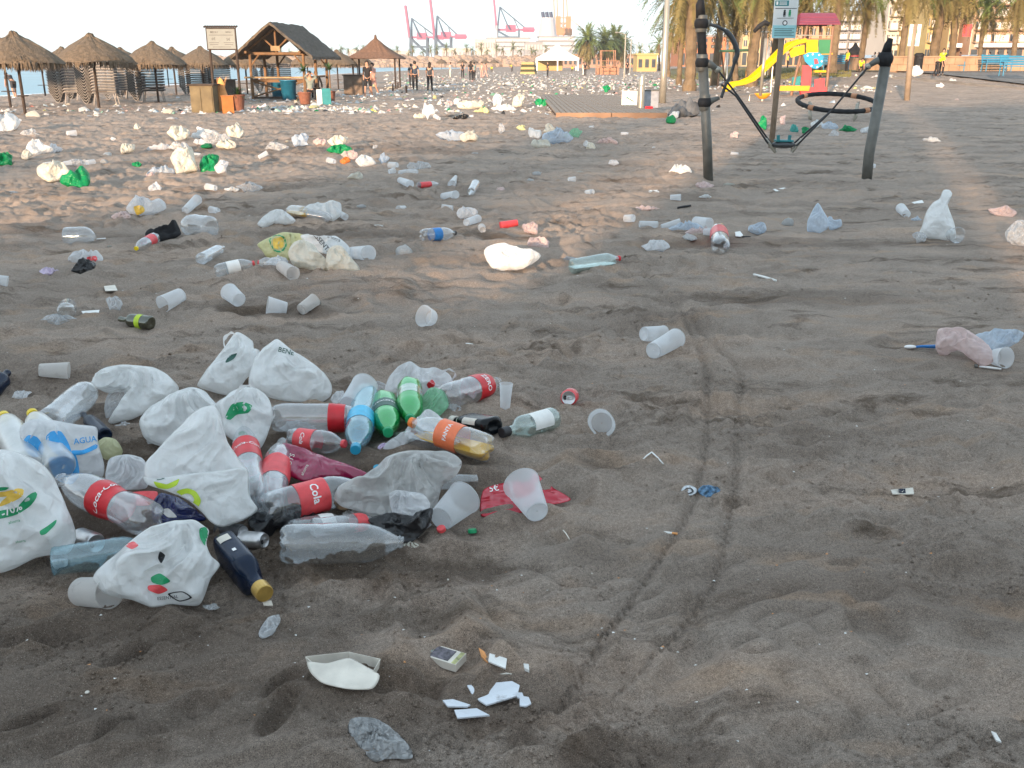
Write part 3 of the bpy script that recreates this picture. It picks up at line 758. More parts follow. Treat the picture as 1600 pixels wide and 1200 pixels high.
def can(label, p0, p1, rad, mat, group=None, text=None, squash=1.0, seed=0, name='drink_can', top=True):
    t = bottle(label, p0, p1, rad, 'can', mat, None, [], text or [], group, name, dent=.06 if squash == 1 else .25, seed=seed, cat='can', petal=False, flat=squash)
    L = (Vector(p1) - Vector(p0)).length
    MB().lathe([(.79 * rad, .986 * L), (.84 * rad, 1.004 * L), (.80 * rad, .99 * L), (.05 * rad, .985 * L)], 24).build('can_lid', M['alu'], t, True)
    mbt = MB().lathe([(.16 * rad, .0), (.26 * rad, .001), (.26 * rad, .002), (.16 * rad, .0025)], 12, mat=Matrix.Translation((rad * .15, 0, L * .99)) @ Matrix.Diagonal((1.7, 1, 1, 1)))
    mbt.build('ring_pull', M['alu'], t)
    MB().lathe([(.001, 0), (.22 * rad, .0)], 12, mat=Matrix.Translation((-rad * .42, 0, L * .99 + .001)) @ Matrix.Diagonal((1, 1.3, 1, 1))).build('mouth_hole', M['black'], t)
    return t
def cup(label, p0, p1, r0, r1, mat=None, group=None, crush=0.0, seed=0, cat='cup', name='plastic_cup'):
    """p0 closed end, p1 mouth"""
    p0 = Vector(p0); p1 = Vector(p1); L = (p1 - p0).length; q = frame(p0, p1, seed)
    t = thing(name, label, cat, tuple(p0), 0, group); t.rotation_mode = 'QUATERNION'; t.rotation_quaternion = q
    rs = random.Random(seed * 7 + 3); ph = rs.uniform(0, 6.3)
    def mod(v, th, z):
        u = z / L
        if crush:
            s = 1 - crush * u * (.5 + .5 * math.cos(2 * (th - ph))) - crush * .3 * abs(math.sin(3 * th + 5 * u)); return Vector((v.x * s, v.y * (1 + crush * .25 * u), v.z))
        return v
    pr = [(r0 * .05, L * .035), (r0 * .9, L * .03), (r0 * .94, 0), (r0, .006)] + [(r0 + (r1 - r0) * k / 7, .006 + (L - .006) * k / 7) for k in range(1, 8)]
    MB().lathe(pr, 26, mod).build('cup_wall', mat or M['cup'], t, True)
    MB().lathe([(r1, L - .0015), (r1 * 1.035, L), (r1 * 1.035, L + .002), (r1 * .985, L + .0025)], 26, mod).build('rim', mat or M['cup'], t, True)
    return t
def lie(px0, py0, px1, py1, rad, lift=0.0, rad1=None):
    """two points of an axis resting on the sand: p is where the axis is seen, rad its height above the sand"""
    a = G(px0, py0, lift + rad); b = G(px1, py1, lift + (rad1 if rad1 is not None else rad))
    return a, b

def handle(key, pts, wd=.012, name='handle'):
    """a torn or looped carrying handle of a bag: a thin ribbon"""
    o, mb = BAGS[key]; Y = float(np.mean([v[1] for v in mb.v])) - .02; P = [AT(a, b, Y) - Vector(o.location) for a, b in pts]; out = MB(); sm = []
    for i in range(len(P) - 1):
        p0, p1, p2, p3 = P[max(i - 1, 0)], P[i], P[i + 1], P[min(i + 2, len(P) - 1)]
        for k in range(5): u = k / 5; sm.append(.5 * (2 * p1 + (p2 - p0) * u + (2 * p0 - 5 * p1 + 4 * p2 - p3) * u * u + (3 * p1 - p0 - 3 * p2 + p3) * u ** 3))
    sm.append(P[-1])
    for i, q in enumerate(sm):
        w_ = wd * (1 + .4 * math.sin(i * 1.3)); out.v += [tuple(q + Vector((-w_ * .3, -w_ * .5, w_ * .8))), tuple(q + Vector((0, -.004 * math.sin(i), 0))), tuple(q + Vector((w_ * .3, w_ * .5, -w_ * .8)))]
    for i in range(len(sm) - 1):
        for k in (0, 1): out.f.append((i * 3 + k, i * 3 + k + 1, i * 3 + 4 + k, i * 3 + 3 + k))
    return out.build(name, o.data.materials[0], o, True)

# loose clods and crumbs of trodden sand near the viewer
rs = random.Random(77); mb = MB(); cnt = 0
clods = []
for _ in range(26000):
    px = rs.uniform(-20, 1620); py = 330 + 880 * rs.random() ** .8
    clods.append((px, py, rs.random(), rs.random(), rs.random()))
pp = [G(a, b, 0, False) for a, b, *_ in clods]; X = np.array([q.x for q in pp]); Y = np.array([q.y for q in pp])
dn = vnoise(X * 1.3 + 9, Y * 1.9, 14) * .8 + vnoise(X * 4, Y * 6, 33) * .5 + np.where(X < .3, .12, -.05) + np.where(Y < 2.6, .1, 0); Z = H(X, Y)
for i, (a, b, r1, r2, r3) in enumerate(clods):
    if dn[i] < .72 + r3 * .3: continue
    r = (.0018 + .007 * r1 ** 3) * (1 if Y[i] < 4 else 1.4); x, y, z = X[i], Y[i], Z[i] + r * .25; t = r2 * 6.28
    c_, s_ = math.cos(t) * r, math.sin(t) * r
    mb.add([(x + c_, y + s_, z), (x - s_ * .8, y + c_ * .8, z + r * .1), (x - c_ * .9, y - s_ * .9, z), (x + s_ * .9, y - c_ * .9, z), (x + c_ * .2, y, z + r * .75), (x, y, z - r)], [(0, 1, 4), (1, 2, 4), (2, 3, 4), (3, 0, 4), (1, 0, 5), (2, 1, 5), (3, 2, 5), (0, 3, 5)])
tag(mb.build('sand_clods', M['sand']), kind='stuff')
# ------------------------------------------------------------------ unseen blocks added behind the viewer to shade the foreground
wallm = pmat('plaster_wall', (.55, .50, .42), .85, 0, .8, .12)
def block(name, label, x0, x1, y0, y1, h, group=None):
    t = thing(name, label, 'building', ((x0 + x1) / 2, (y0 + y1) / 2, -.3), 0, group)
    MB().box((0, 0, h / 2), (x1 - x0, y1 - y0, h)).build('wall', wallm, t)
    MB().box((0, 0, h + .31), (x1 - x0 + .3, y1 - y0 + .3, .2)).build('roof', M['terracotta'], t)
block('low_shade_block', 'low unseen block added behind the viewer to shade the foreground', -26, -7.2, -17, -13, 3.15)
block('narrow_shade_block', 'narrow unseen shade block added beside the low one', -7.1, -5.0, -17, -13.2, 8.0)  # added; its gap to the wide block lets a streak of sun through
block('wide_shade_block', 'wide unseen shade block added behind the viewer', -3.7, 34, -24, -14, 8.6)
# ------------------------------------------------------------------ thatched umbrellas
def umbrella_meshes(seed, mt, me_):
    rs = random.Random(seed)
    n = 40; prof = [(.03, 1.12), (.11, 1.09), (.17, 1.0), (.26, .94), (.46, .85), (.78, .67), (1.10, .45), (1.36, .24), (1.50, .08)]
    mb = MB(); ph = rs.uniform(0, 6)
    for i, (r, z) in enumerate(prof):
        for k in range(n):
            t = 2 * PI * k / n; rr = r * (1 + .03 * math.sin(3 * t + ph)) + rs.uniform(-.02, .02); mb.v.append((rr * math.cos(t), rr * math.sin(t), z + rs.uniform(-.02, .02) + .02 * math.sin(5 * t + i)))
    for i in range(len(prof) - 1):
        for k in range(n): mb.f.append((i * n + k, i * n + (k + 1) % n, (i + 1) * n + (k + 1) % n, (i + 1) * n + k))
    mb.f.append(tuple(range(n)))
    canopy = mb.mesh('canopy', mt)
    fr = MB()
    for k in range(420):
        t = rs.uniform(0, 2 * PI); r = rs.uniform(1.30, 1.53); w_ = rs.uniform(.012, .035); L = rs.uniform(.16, .34); z = .24 - (r - 1.3) * .6
        o = rs.uniform(-.02, .07); c, s_ = math.cos(t), math.sin(t); tx, ty = -s_ * w_, c * w_
        fr.add([(r * c - tx, r * s_ - ty, z), (r * c + tx, r * s_ + ty, z), ((r + o) * c + tx * .3, (r + o) * s_ + ty * .3, z - L), ((r + o) * c - tx * .3, (r + o) * s_ - ty * .3, z - L)], [(0, 1, 2, 3)])
    for k in range(260):
        t = rs.uniform(0, 2 * PI); u = rs.uniform(.15, .95); r = .2 + u * 1.2; z = .97 - u * .78; w_ = rs.uniform(.01, .03); L = rs.uniform(.12, .3); c, s_ = math.cos(t), math.sin(t); tx, ty = -s_ * w_, c * w_
        fr.add([(r * c - tx, r * s_ - ty, z + .03), (r * c + tx, r * s_ + ty, z + .03), ((r + L) * c, (r + L) * s_, z - L * .55)], [(0, 1, 2)])
    fringe = fr.mesh('fringe', me_)
    pole = MB().tube([(0, 0, -2.0), (.01, 0, 0), (0, 0, .95)], [.055, .05, .04], 8).mesh('pole', M['darkwood'])
    ribs = MB()
    for k in range(8):
        t = 2 * PI * k / 8; ribs.tube([(.03, 0, .75), (1.35 * math.cos(t), 1.35 * math.sin(t), .16)], .02, 5)
    shelf = MB().box((0, 0, -.98), (.7, .34, .03)).mesh('shelf', M['darkwood'])
    return canopy, fringe, pole, ribs.mesh('rib_frame', M['darkwood']), shelf
UM = [umbrella_meshes(s, M['thatch'], M['thatchend']) for s in (1, 2, 3)]
def umbrella(px, py, label, group='thatched umbrellas along the left shore', sc=.9, shelf=True, H0=1.63, parts=True, Y=None):
    p = G(px, py, 0, False)
    t = thing('thatched_umbrella', label, 'umbrella', (p.x, p.y, p.z), rnd.uniform(0, 6), group)
    a = UM[rnd.randrange(3)]
    for me, nm in zip(a, ('canopy', 'fringe', 'pole', 'rib_frame', 'shelf')):
        if nm == 'shelf' and not shelf: continue
        if not parts and nm in ('rib_frame', 'shelf'): continue
        o = inst(me, nm, t, (0, 0, H0 * sc), None, (sc, sc, sc))
        if nm == 'fringe': o['kind'] = 'stuff'
    return t
umbrella(40, 180, 'nearest thatched umbrella at the far left edge, thick dark pole')
umbrella(17, 168, 'thatched umbrella behind the leftmost one, cut by the left edge')
umbrella(71, 150, 'small thatched umbrella peeking out left of the first lounger stack')
umbrella(106, 149, 'thatched umbrella behind the first stack of loungers')
umbrella(155, 170, 'wide thatched umbrella in front of the first stack of loungers', sc=.94)
umbrella(168, 142, 'thatched umbrella half hidden behind the wide one over the stacks')
umbrella(196, 147, 'thatched umbrella between the two groups of stacked loungers')
umbrella(248, 161, 'thatched umbrella right over the narrow chevron stack of loungers')
umbrella(276, 148, 'thatched umbrella on open sand right of the chevron stack')
umbrella(264, 136, 'far thatched umbrella on open sand near the water')
umbrella(320, 150, 'thatched umbrella over the stacks behind the menu board')
umbrella(387, 148, 'thatched umbrella left of the kiosk front post')
umbrella(437, 133, 'thatched umbrella seen through the kiosk')
umbrella(482, 133, 'thatched umbrella seen under the right slope of the kiosk roof')
umbrella(529, 139, 'thatched umbrella right of the kiosk, near the brown cabinet')
umbrella(560, 130, 'thatched umbrella left of the reed roofed pergola')
for i, (a, b) in enumerate([(628, 107), (650, 108.5), (668, 107), (690, 108.5), (706, 107), (722, 108), (740, 107), (758, 106.5), (640, 105), (680, 105), (715, 105), (772, 107)]):
    t = umbrella(a, b, ['nearest small thatched umbrella right of the pergola', 'second small thatched umbrella right of the pergola', 'small thatched umbrella below the first crane', 'small thatched umbrella between first and second cranes', 'small thatched umbrella just right of the second crane', 'small thatched umbrella behind the person in cream', 'small thatched umbrella behind the pinkish pair', 'small thatched umbrella left of the striped tent', 'faint umbrella behind the walking couple', 'faint umbrella under the second crane legs', 'faint umbrella behind the standing group', 'last umbrella before the striped tent'][i], 'far umbrellas below the cranes', .9, False, parts=False)
# ------------------------------------------------------------------ stacked loungers
def lounger_mesh():
    prof = [(0, .02), (.12, -.16), (.30, -.46), (.37, -.50), (.46, -.40), (.62, -.06), (.70, 0), (1.15, .01), (1.62, 0)]
    mb = MB(); W = .62
    for y in (0, W):
        for (x0, z0), (x1, z1) in zip(prof[:-1], prof[1:]):
            mb.add([(x0, y - .02, z0 - .012), (x1, y - .02, z1 - .012), (x1, y + .02, z1 - .012), (x0, y + .02, z0 - .012), (x0, y - .02, z0 + .016), (x1, y - .02, z1 + .016), (x1, y + .02, z1 + .016), (x0, y + .02, z0 + .016)],
                   [(0, 1, 5, 4), (1, 2, 6, 5), (2, 3, 7, 6), (3, 0, 4, 7), (4, 5, 6, 7), (3, 2, 1, 0)])
    k = len(mb.v) // 2; a, b_ = MB(), MB(); a.v = mb.v[:k]; a.f = [f for f in mb.f if f[0] < k]; b_.v = mb.v[k:]; b_.f = [tuple(i - k for i in f) for f in mb.f if f[0] >= k]
    fr = (a.mesh('side_rail', M['lounge']), b_.mesh('side_rail', M['lounge']))
    sl = MB()
    d = .06
    for (x0, z0), (x1, z1) in zip(prof[:-1], prof[1:]):
        L = math.hypot(x1 - x0, z1 - z0); k = max(1, int(L / .11)); a = math.atan2(z1 - z0, x1 - x0)
        for i in range(k):
            u = (i + .5) / k; sl.box((x0 + (x1 - x0) * u, W / 2, z0 + (z1 - z0) * u + .012), (L / k * .8, W - .04, .014), Matrix.Rotation(-a, 3, 'Y'))
    # deep side skirt of the bed part
    for y in (.0, W): sl.box((1.13, y, -.045), (.98, .03, .045))
    sl.box((1.63, W / 2, -.02), (.03, W, .085))
    return fr, sl.mesh('slats', M['slat'])
LF, LS = lounger_mesh()
LEG = [MB().tube([(x, y, -.02), (x + (.1 if x > 1 else -.1), y, -.55)], .022, 6).mesh('leg', M['lounge']) for x in (.75, 1.5) for y in (.05, .57)]
def stack(px, py, rot, n, words, pitch=.118, sc=.92):
    n -= 2; p = G(px, py, 0, False)
    for i in range(n):
        pos = 'lowest, on its legs,' if i == 0 else 'topmost' if i == n - 1 else 'second from the bottom' if i == 1 else 'second from the top' if i == n - 2 else 'one of the middle ones'
        t = thing('stacked_sun_lounger', '%s lounger %s' % (pos, words), 'sun lounger', (p.x, p.y, p.z + (.56 + i * pitch) * sc), R(rot), 'sun loungers ' + words)
        t.scale = (sc, sc, sc)
        inst(LF[0], 'side_rail', t); inst(LF[1], 'side_rail', t); tag(inst(LS, 'slats', t), kind='stuff')
        if i == 0:
            for lg in LEG: inst(lg, 'leg', t)
stack(78, 163, 8, 15, 'in the leftmost stack')
stack(122, 165, 8, 15, 'in the stack behind the wide umbrella pole')
stack(158, 158, 20, 14, 'in the dark stack right of the wide umbrella pole')
stack(99, 157, 8, 15, 'in the stack behind the leftmost one')
stack(176, 155, 14, 15, 'in the rear stack left of the chevron one')
stack(201, 160, 12, 16, 'in the narrow chevron stack', .122)
stack(281, 150, 10, 14, 'in the sunlit stack behind the menu board')
stack(316, 149, 10, 14, 'in the dark stack behind the menu board posts')
stack(397, 146, 10, 13, 'in the stack seen through the kiosk')
stack(414, 146, 10, 13, 'in the right stack seen through the kiosk')
# ------------------------------------------------------------------ thatched kiosk
def kiosk():
    p = G(396, 157, 0, False); t = thing('thatched_kiosk', 'open wooden beach kiosk with thatched gable roof and counter', 'kiosk', tuple(p))
    W, D, E, A = 2.40, 4.2, 2.02, 3.22
    yx = .06
    def P(x, y, z): return Vector((x + y * yx, y, z))
    for x in (0, W):
        for y in (0, D / 2, D):
            MB().tube([P(x, y, -.05), P(x, y, E)], [.075, .065], 8).build('post', M['wood'], t)
            if y != D / 2:
                s = 1 if x == 0 else -1
                MB().tube([P(x, y, E - .55), P(x + s * .42, y, E - .03)], .04, 6).build('brace', M['wood'], t)
    for y in (0, D): MB().tube([P(-.3, y, E), P(W + .3, y, E)], .07, 8).build('tie_beam', M['wood'], t)
    for x in (0, W): MB().tube([P(x, -.6, E + .06), P(x, D + .4, E + .06)], .06, 8).build('wall_plate', M['wood'], t)
    for y in (0, D):
        MB().tube([P(W / 2, y, E), P(W / 2, y, A - .2)], .05, 8).build('king_post', M['wood'], t)
        for s in (-1, 1): MB().tube([P(W / 2, y, E + .15), P(W / 2 + s * .62, y, E + .72)], .04, 6).build('strut', M['wood'], t)
        for s in (-1, 1): MB().tube([P(W / 2, y, A - .12), P(W / 2 + s * (W / 2 + .55), y, E - .18)], .055, 6).build('rafter', M['wood'], t)
    rs = random.Random(3)
    for s in (-1, 1):
        mb = MB(); nx, ny = 10, 22; th = .13
        for lay in (0, 1):
            for i in range(nx + 1):
                for j in range(ny + 1):
                    u = i / nx; x = W / 2 + s * u * (W / 2 + .62); z = A - u * (A - E + .25) + (th if lay == 0 else 0) + rs.uniform(-.025, .025); y = -.75 + (D + 1.3) * j / ny + (rs.uniform(-.05, .05) if j in (0, ny) else 0)
                    mb.v.append(tuple(P(x + s * rs.uniform(-.02, .02), y, z)))
        K = (nx + 1) * (ny + 1)
        for i in range(nx):
            for j in range(ny):
                a = i * (ny + 1) + j; mb.f.append((a, a + 1, a + ny + 2, a + ny + 1)); mb.f.append((K + a, K + a + ny + 1, K + a + ny + 2, K + a + 1))
        for i in range(nx):
            for j in (0, ny): a = i * (ny + 1) + j; mb.f.append((a, a + ny + 1, K + a + ny + 1, K + a))
        for j in range(ny): a = nx * (ny + 1) + j; mb.f.append((a, a + 1, K + a + 1, K + a))
        for k in range(500):
            u = rs.uniform(.1, 1.0); y = rs.uniform(-.8, D + .55); x = W / 2 + s * u * (W / 2 + .6); z = A + th + .02 - u * (A - E + .25); L = rs.uniform(.12, .3)
            mb.add([P(x, y - .015, z), P(x, y + .015, z), P(x + s * L * .72, y + rs.uniform(-.04, .04), z - L * .72)], [(0, 1, 2)])
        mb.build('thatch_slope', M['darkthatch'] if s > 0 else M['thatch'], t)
    MB().box(P(W / 2, -.08, 1.0), (W + .5, .42, .07)).build('counter_top', M['paleWood'], t)
    MB().box(P(W / 2, -.02, .86), (W, .06, .14)).build('counter_rail', M['wood'], t)
    MB().box(P(W / 2, 0, .12), (W, .06, .10)).build('foot_rail', M['darkwood'], t)
    for a, b in (((.1, .8), (W - .1, .18)), ((W - .1, .8), (.1, .18))): MB().tube([P(a[0], .03 if a[0] < 1 else -.03, a[1]), P(b[0], .03 if a[0] < 1 else -.03, b[1])], .035, 6).build('cross_brace', M['wood'], t)
    MB().box(P(W / 2, -.06, E + .22), (.42, .10, .22)).build('gable_lamp_box', M['paleWood'], t)
    MB().box(P(W, D / 2, 1.0), (.06, D, .08)).build('side_rail', M['wood'], t)
kiosk()
# menu board
def board_sign():
    p = G(338, 174, 0, False); t = thing('menu_board', 'white price board on two wooden posts with corrugated top', 'sign', tuple(p))
    s = ppm(p)
    Z0, Z1 = 2.0, 2.62
    w_ = .92
    for x in (-.02, .86): MB().tube([(x, 0, -.05), (x, 0, Z0 + .1)], .045, 8).build('post', M['darkwood'], t)
    MB().box((.40, 0, (Z0 + Z1) / 2), (w_ + .08, .05, Z1 - Z0 + .08)).build('board_frame', M['darkwood'], t)
    MB().box((.40, -.035, (Z0 + Z1) / 2), (w_, .02, Z1 - Z0)).build('board_panel', pmat('grey_white_board', (.17, .19, .185), .6, 0, 3, .1), t)
    mb = MB()
    for i in range(14): mb.tube([(-.12 + i * .08, -.09, Z1 + .06), (-.12 + i * .08, .09, Z1 + .09)], .032, 6)
    mb.build('corrugated_top', M['darkwood'], t)
    def tx(body, x, z, s_):
        v, f = text_mesh(body, 0, .01 if body == 'MENU' else 0)
        MB().add([(x + a * s_, -.0475, z + b * s_) for a, b, c in v], f).build('lettering', M['black'], t)
    tx('MENU', .18, 2.52, .09); tx('MENU', .66, 2.52, .07); tx('6€', .15, 2.31, .12); tx('5€', .64, 2.29, .12)
    for k, (x, z, L) in enumerate([(.4, 2.43, .8), (.15, 2.19, .33), (.64, 2.19, .33), (.15, 2.13, .28), (.64, 2.13, .28), (.4, 2.06, .6)]):
        MB().box((x, -.0465, z), (L, .003, .014)).build('printed_line', M['black'], t)
board_sign()
# cabinets, pots, bins round the kiosk
def simple(name, label, cat, px, py, builder, group=None, rot=0):
    p = G(px, py, 0, False); t = thing(name, label, cat, tuple(p), rot, group); builder(t); return t
def cabinet(w_, d_, h_, top, mt):
    def b(t):
        MB().box((0, 0, h_ / 2), (w_, d_, h_)).build('cabinet_body', mt, t)
        MB().box((0, 0, h_ + .03), (w_ + .12, d_ + .12, .05)).build('top_board', top, t)
        for s in (-1, 1): MB().box((s * w_ / 4, -d_ / 2 - .012, h_ / 2), (w_ / 2 - .06, .02, h_ - .12)).build('door', mt, t)
    return b
simple('wooden_cabinet', 'olive brown cabinet at the foot of the menu board', 'cabinet', 322, 176, cabinet(.74, .6, .85, M['darkwood'], pmat('olive_wood', (.13, .10, .05), .7, 0, 3, .3)))
simple('wooden_cabinet', 'square brown cabinet standing behind the walking man', 'cabinet', 554, 148, cabinet(1.0, .8, 1.0, M['darkwood'], pmat('brown_wood', (.12, .085, .06), .7, 0, 3, .3)))
simple('wooden_cabinet', 'low dark counter right of the menu board', 'cabinet', 352, 160, cabinet(.9, .5, .9, M['darkwood'], M['darkwood']))
def box_open(w_, h_, mt):
    def b(t):
        MB().box((0, 0, h_ / 2), (w_, w_ * .8, h_), None).build('box_body', mt, t)
        MB().box((0, 0, h_ + .02), (w_ + .05, w_ * .8 + .05, .03)).build('rim', mt, t)
    return b
simple('plastic_box', 'bright orange box under the menu board', 'box', 357, 177, box_open(.36, .52, M['orangebox']), rot=.3)
simple('paper_sack', 'torn brown sack leaning beside the orange box', 'sack', 350, 175, lambda t: MB().lathe([(.15, 0), (.2, .1), (.18, .5), (.1, .8), (.16, 1.0)], 12, lambda v, th, z: v * (1 + .12 * math.sin(3 * th + z * 6))).build('sack_body', M['cork'], t, True))
def potplant(h, r, potm, nl, seed, trunk=0.0, spread=.5):
    def b(t):
        MB().lathe([(r * .68, 0), (r * .75, .02), (r, h), (r * 1.1, h + .01), (r * 1.1, h + .05), (r * .95, h + .05), (r * .9, h)], 20, cap0=True).build('pot', potm, t)
        MB().lathe([(.001, h - .02), (r * .92, h - .02)], 16).build('soil', M['darkwood'], t)
        rs = random.Random(seed); z0 = h
        if trunk: MB().tube([(0, 0, h - .05), (.02, 0, h + trunk)], [.035, .025], 7).build('stem', M['wood'], t); z0 = h + trunk
        mb = MB()
        for k in range(nl):
            a = rs.uniform(0, 6.28); e = rs.uniform(.1, 1.45); L = spread * rs.uniform(.6, 1.1); pts = []
            for i in range(5):
                u = i / 4; rr = L * u * math.cos(e * (1 - .3 * u)); zz = L * u * math.sin(e) - .35 * L * u * u; pts.append(Vector((rr * math.cos(a), rr * math.sin(a), z0 + zz)))
            sd = Vector((-math.sin(a), math.cos(a), 0)) * .03
            for i in range(4): mb.add([pts[i] - sd * (1 - i / 4.2), pts[i] + sd * (1 - i / 4.2), pts[i + 1] + sd * (1 - (i + 1) / 4.2), pts[i + 1] - sd * (1 - (i + 1) / 4.2)], [(0, 1, 2, 3)])
        mb.build('leaves', M['leaf'], t)
    return b
simple('potted_plant', 'bushy plant in a brown pot right of the orange box', 'plant', 373, 174, potplant(.5, .24, M['terracotta'], 70, 1, 0, .55))
simple('potted_plant', 'spiky palm plant in terracotta pot before the kiosk', 'plant', 477, 163, potplant(.42, .26, M['terracotta'], 60, 2, .85, .55))
simple('potted_plant', 'spiky plant in dark red pot right of the sitting person', 'plant', 517, 160, potplant(.42, .22, M['terracotta'], 60, 5, .9, .55))
simple('bin', 'round blue bin under the kiosk counter', 'bin', 437, 154, lambda t: (MB().lathe([(.32, 0), (.40, .95), (.43, .95), (.43, 1.0), (.40, 1.0), (.37, .95)], 20, cap0=True).build('bin_body', M['bluebin'], t, True)), rot=0)
simple('bin', 'second round blue bin beneath the kiosk counter, right', 'bin', 452, 157, lambda t: (MB().lathe([(.30, 0), (.36, .85), (.39, .85), (.39, .9), (.36, .9), (.33, .85)], 20, cap0=True).build('bin_body', M['bluebin'], t, True)))
simple('cool_box', 'teal and white cool box between the potted plants', 'box', 506, 164, lambda t: (MB().box((.12, 0, .32), (.34, .34, .62)).build('box_body', M['teal'], t), MB().box((-.16, 0, .30), (.2, .34, .58)).build('white_side', M['whiteplastic'], t)), rot=.2)
# reed roofed pergola
def pergola():
    p = G(590, 138, 0, False); t = thing('reed_roofed_pergola', 'square pergola with brown reed roof and thin posts', 'pergola', tuple(p))
    h = 1.98; w_ = 1.55
    for x in (-1, 1):
        for y in (-1, 1): MB().tube([(x * w_ * .9, y * w_ * .9, -.05), (x * w_ * .9, y * w_ * .9, h)], .06, 8).build('post', M['darkwood'], t)
    prof = [(1.95, h - .05), (1.75, h + .06), (1.2, h + .36), (.7, h + .72), (.3, h + 1.06), (.1, h + 1.2), (.05, h + 1.42), (.02, h + 1.46)]
    rs = random.Random(8); mb = MB(); n = 48
    def sq(v, th, z):
        c, s_ = abs(math.cos(th)), abs(math.sin(th)); k = (c ** 5 + s_ ** 5) ** -.2; f = min(1, math.hypot(v.x, v.y)); k = 1 + (k - 1) * f
        return Vector((v.x * k + rs.uniform(-.02, .02), v.y * k + rs.uniform(-.02, .02), z + rs.uniform(-.02, .02)))
    mb.lathe(prof, n, sq); mb.lathe([(1.9, h - .07), (.1, h + .95)], n, sq)
    mb.build('reed_roof', M['redthatch'], t)
    for a in range(4):
        x0, y0 = [(-1, -1), (1, -1), (1, 1), (-1, 1)][a]; x1, y1 = [(1, -1), (1, 1), (-1, 1), (-1, -1)][a]
        MB().tube([(x0 * w_ * .9, y0 * w_ * .9, h), (x1 * w_ * .9, y1 * w_ * .9, h)], .05, 6).build('beam', M['darkwood'], t)
pergola()
for i, (a, b) in enumerate([(614, 142), (622, 139), (635, 145)]):
    simple('bollard', ['short dark post left below the pergola', 'short dark post behind the first below the pergola', 'short dark post standing nearest below the pergola'][i], 'post', a, b, lambda t: MB().tube([(0, 0, -.05), (0, 0, .42)], [.06, .055], 8).build('post_body', M['darkwood'], t))
# ------------------------------------------------------------------ breakwater and harbour
haze_stone = pmat('breakwater_stone', (.30, .22, .165), .9, 0, .06, .25)
rs = random.Random(5)
mb = MB()
for k in range(1500):
    x = rs.uniform(-205, 30); y = 440 + rs.uniform(-6, 8); r = rs.uniform(1.0, 2.2)
    z = -.8 + (y - 434) * .28 + rs.uniform(-.4, .4)
    mb.sphere((x, y, z), r, 5, 4, (1.2, 1, .8))
tag(mb.build('breakwater_rocks', haze_stone), kind='stuff')
mb = MB(); mb.box((-85, 470, -.5), (260, 50, 5.2)); tag(mb.build('breakwater_quay', haze_stone), kind='structure')
mb = MB(); mb.box((150, 900, -.9), (1600, 760, 5.0)); tag(mb.build('harbour_ground', pmat('harbour_concrete', (.38, .35, .31), .9, 0, .02, .15)), kind='structure')
def far_box(name, label, cat, x0, x1, yt, yb, Y, mt, depth=12, group=None, win=None):
    """a building whose front face stands at depth Y between photographed columns x0..x1"""
    a = AT(x0, yb, Y); b = AT(x1, yt, Y); z0 = -.5; t = thing(name, label, cat, ((a.x + b.x) / 2, Y, 1.5 if Y > 400 else mac((a.x + b.x) / 2, Y)), 0, group)
    zz = t.location.z; w_ = b.x - a.x; h = b.z - zz
    MB().box((0, depth / 2, h / 2), (w_, depth, h)).build('wall', mt, t)
    MB().box((0, depth / 2, h + .15), (w_ + .5, depth + .5, .3)).build('roof', mt, t)
    if win:
        nx, ny, wm = win
        for j in range(ny):
            for i in range(nx):
                me = MB().box((-w_ / 2 + w_ * (i + .5) / nx, -.06, h * (j + .5) / ny), (w_ / nx * .55, .1, h / ny * .5)).build('window', wm, t)
    return t
wd = pmat('dark_window', (.06, .07, .08), .2, 0, 1, .2)
palew = pmat('pale_render', (.50, .46, .41), .8, 0, .2, .06); creamw = pmat('cream_render', (.46, .36, .21), .8, 0, .2, .08); greyw = pmat('grey_render', (.27, .27, .28), .8, 0, .2, .08)
yelloww = pmat('yellow_render', (.42, .32, .14), .8, 0, .2, .08)
far_box('harbour_building', 'long cream terminal building below the third crane', 'building', 742, 774, 62, 80, 620, palew, 20, win=(8, 2, greyw))
far_box('harbour_building', 'grey harbour shed right of the cream terminal', 'building', 820, 848, 66, 80, 640, greyw, 20, win=(6, 2, palew))
for i, (a, b, c, g) in enumerate([(455, 480, 80, 'left of the crane row'), (545, 566, 78, 'behind the pergola roof'), (690, 735, 76, 'between second and third crane'), (380, 410, 82, 'behind the kiosk'), (600, 640, 80, 'left of the first crane')]):
    far_box('harbour_building', 'low pale harbour building ' + g, 'building', a, b, c, 90, 600 + i * 8, palew, 14, win=(7, 1, greyw))
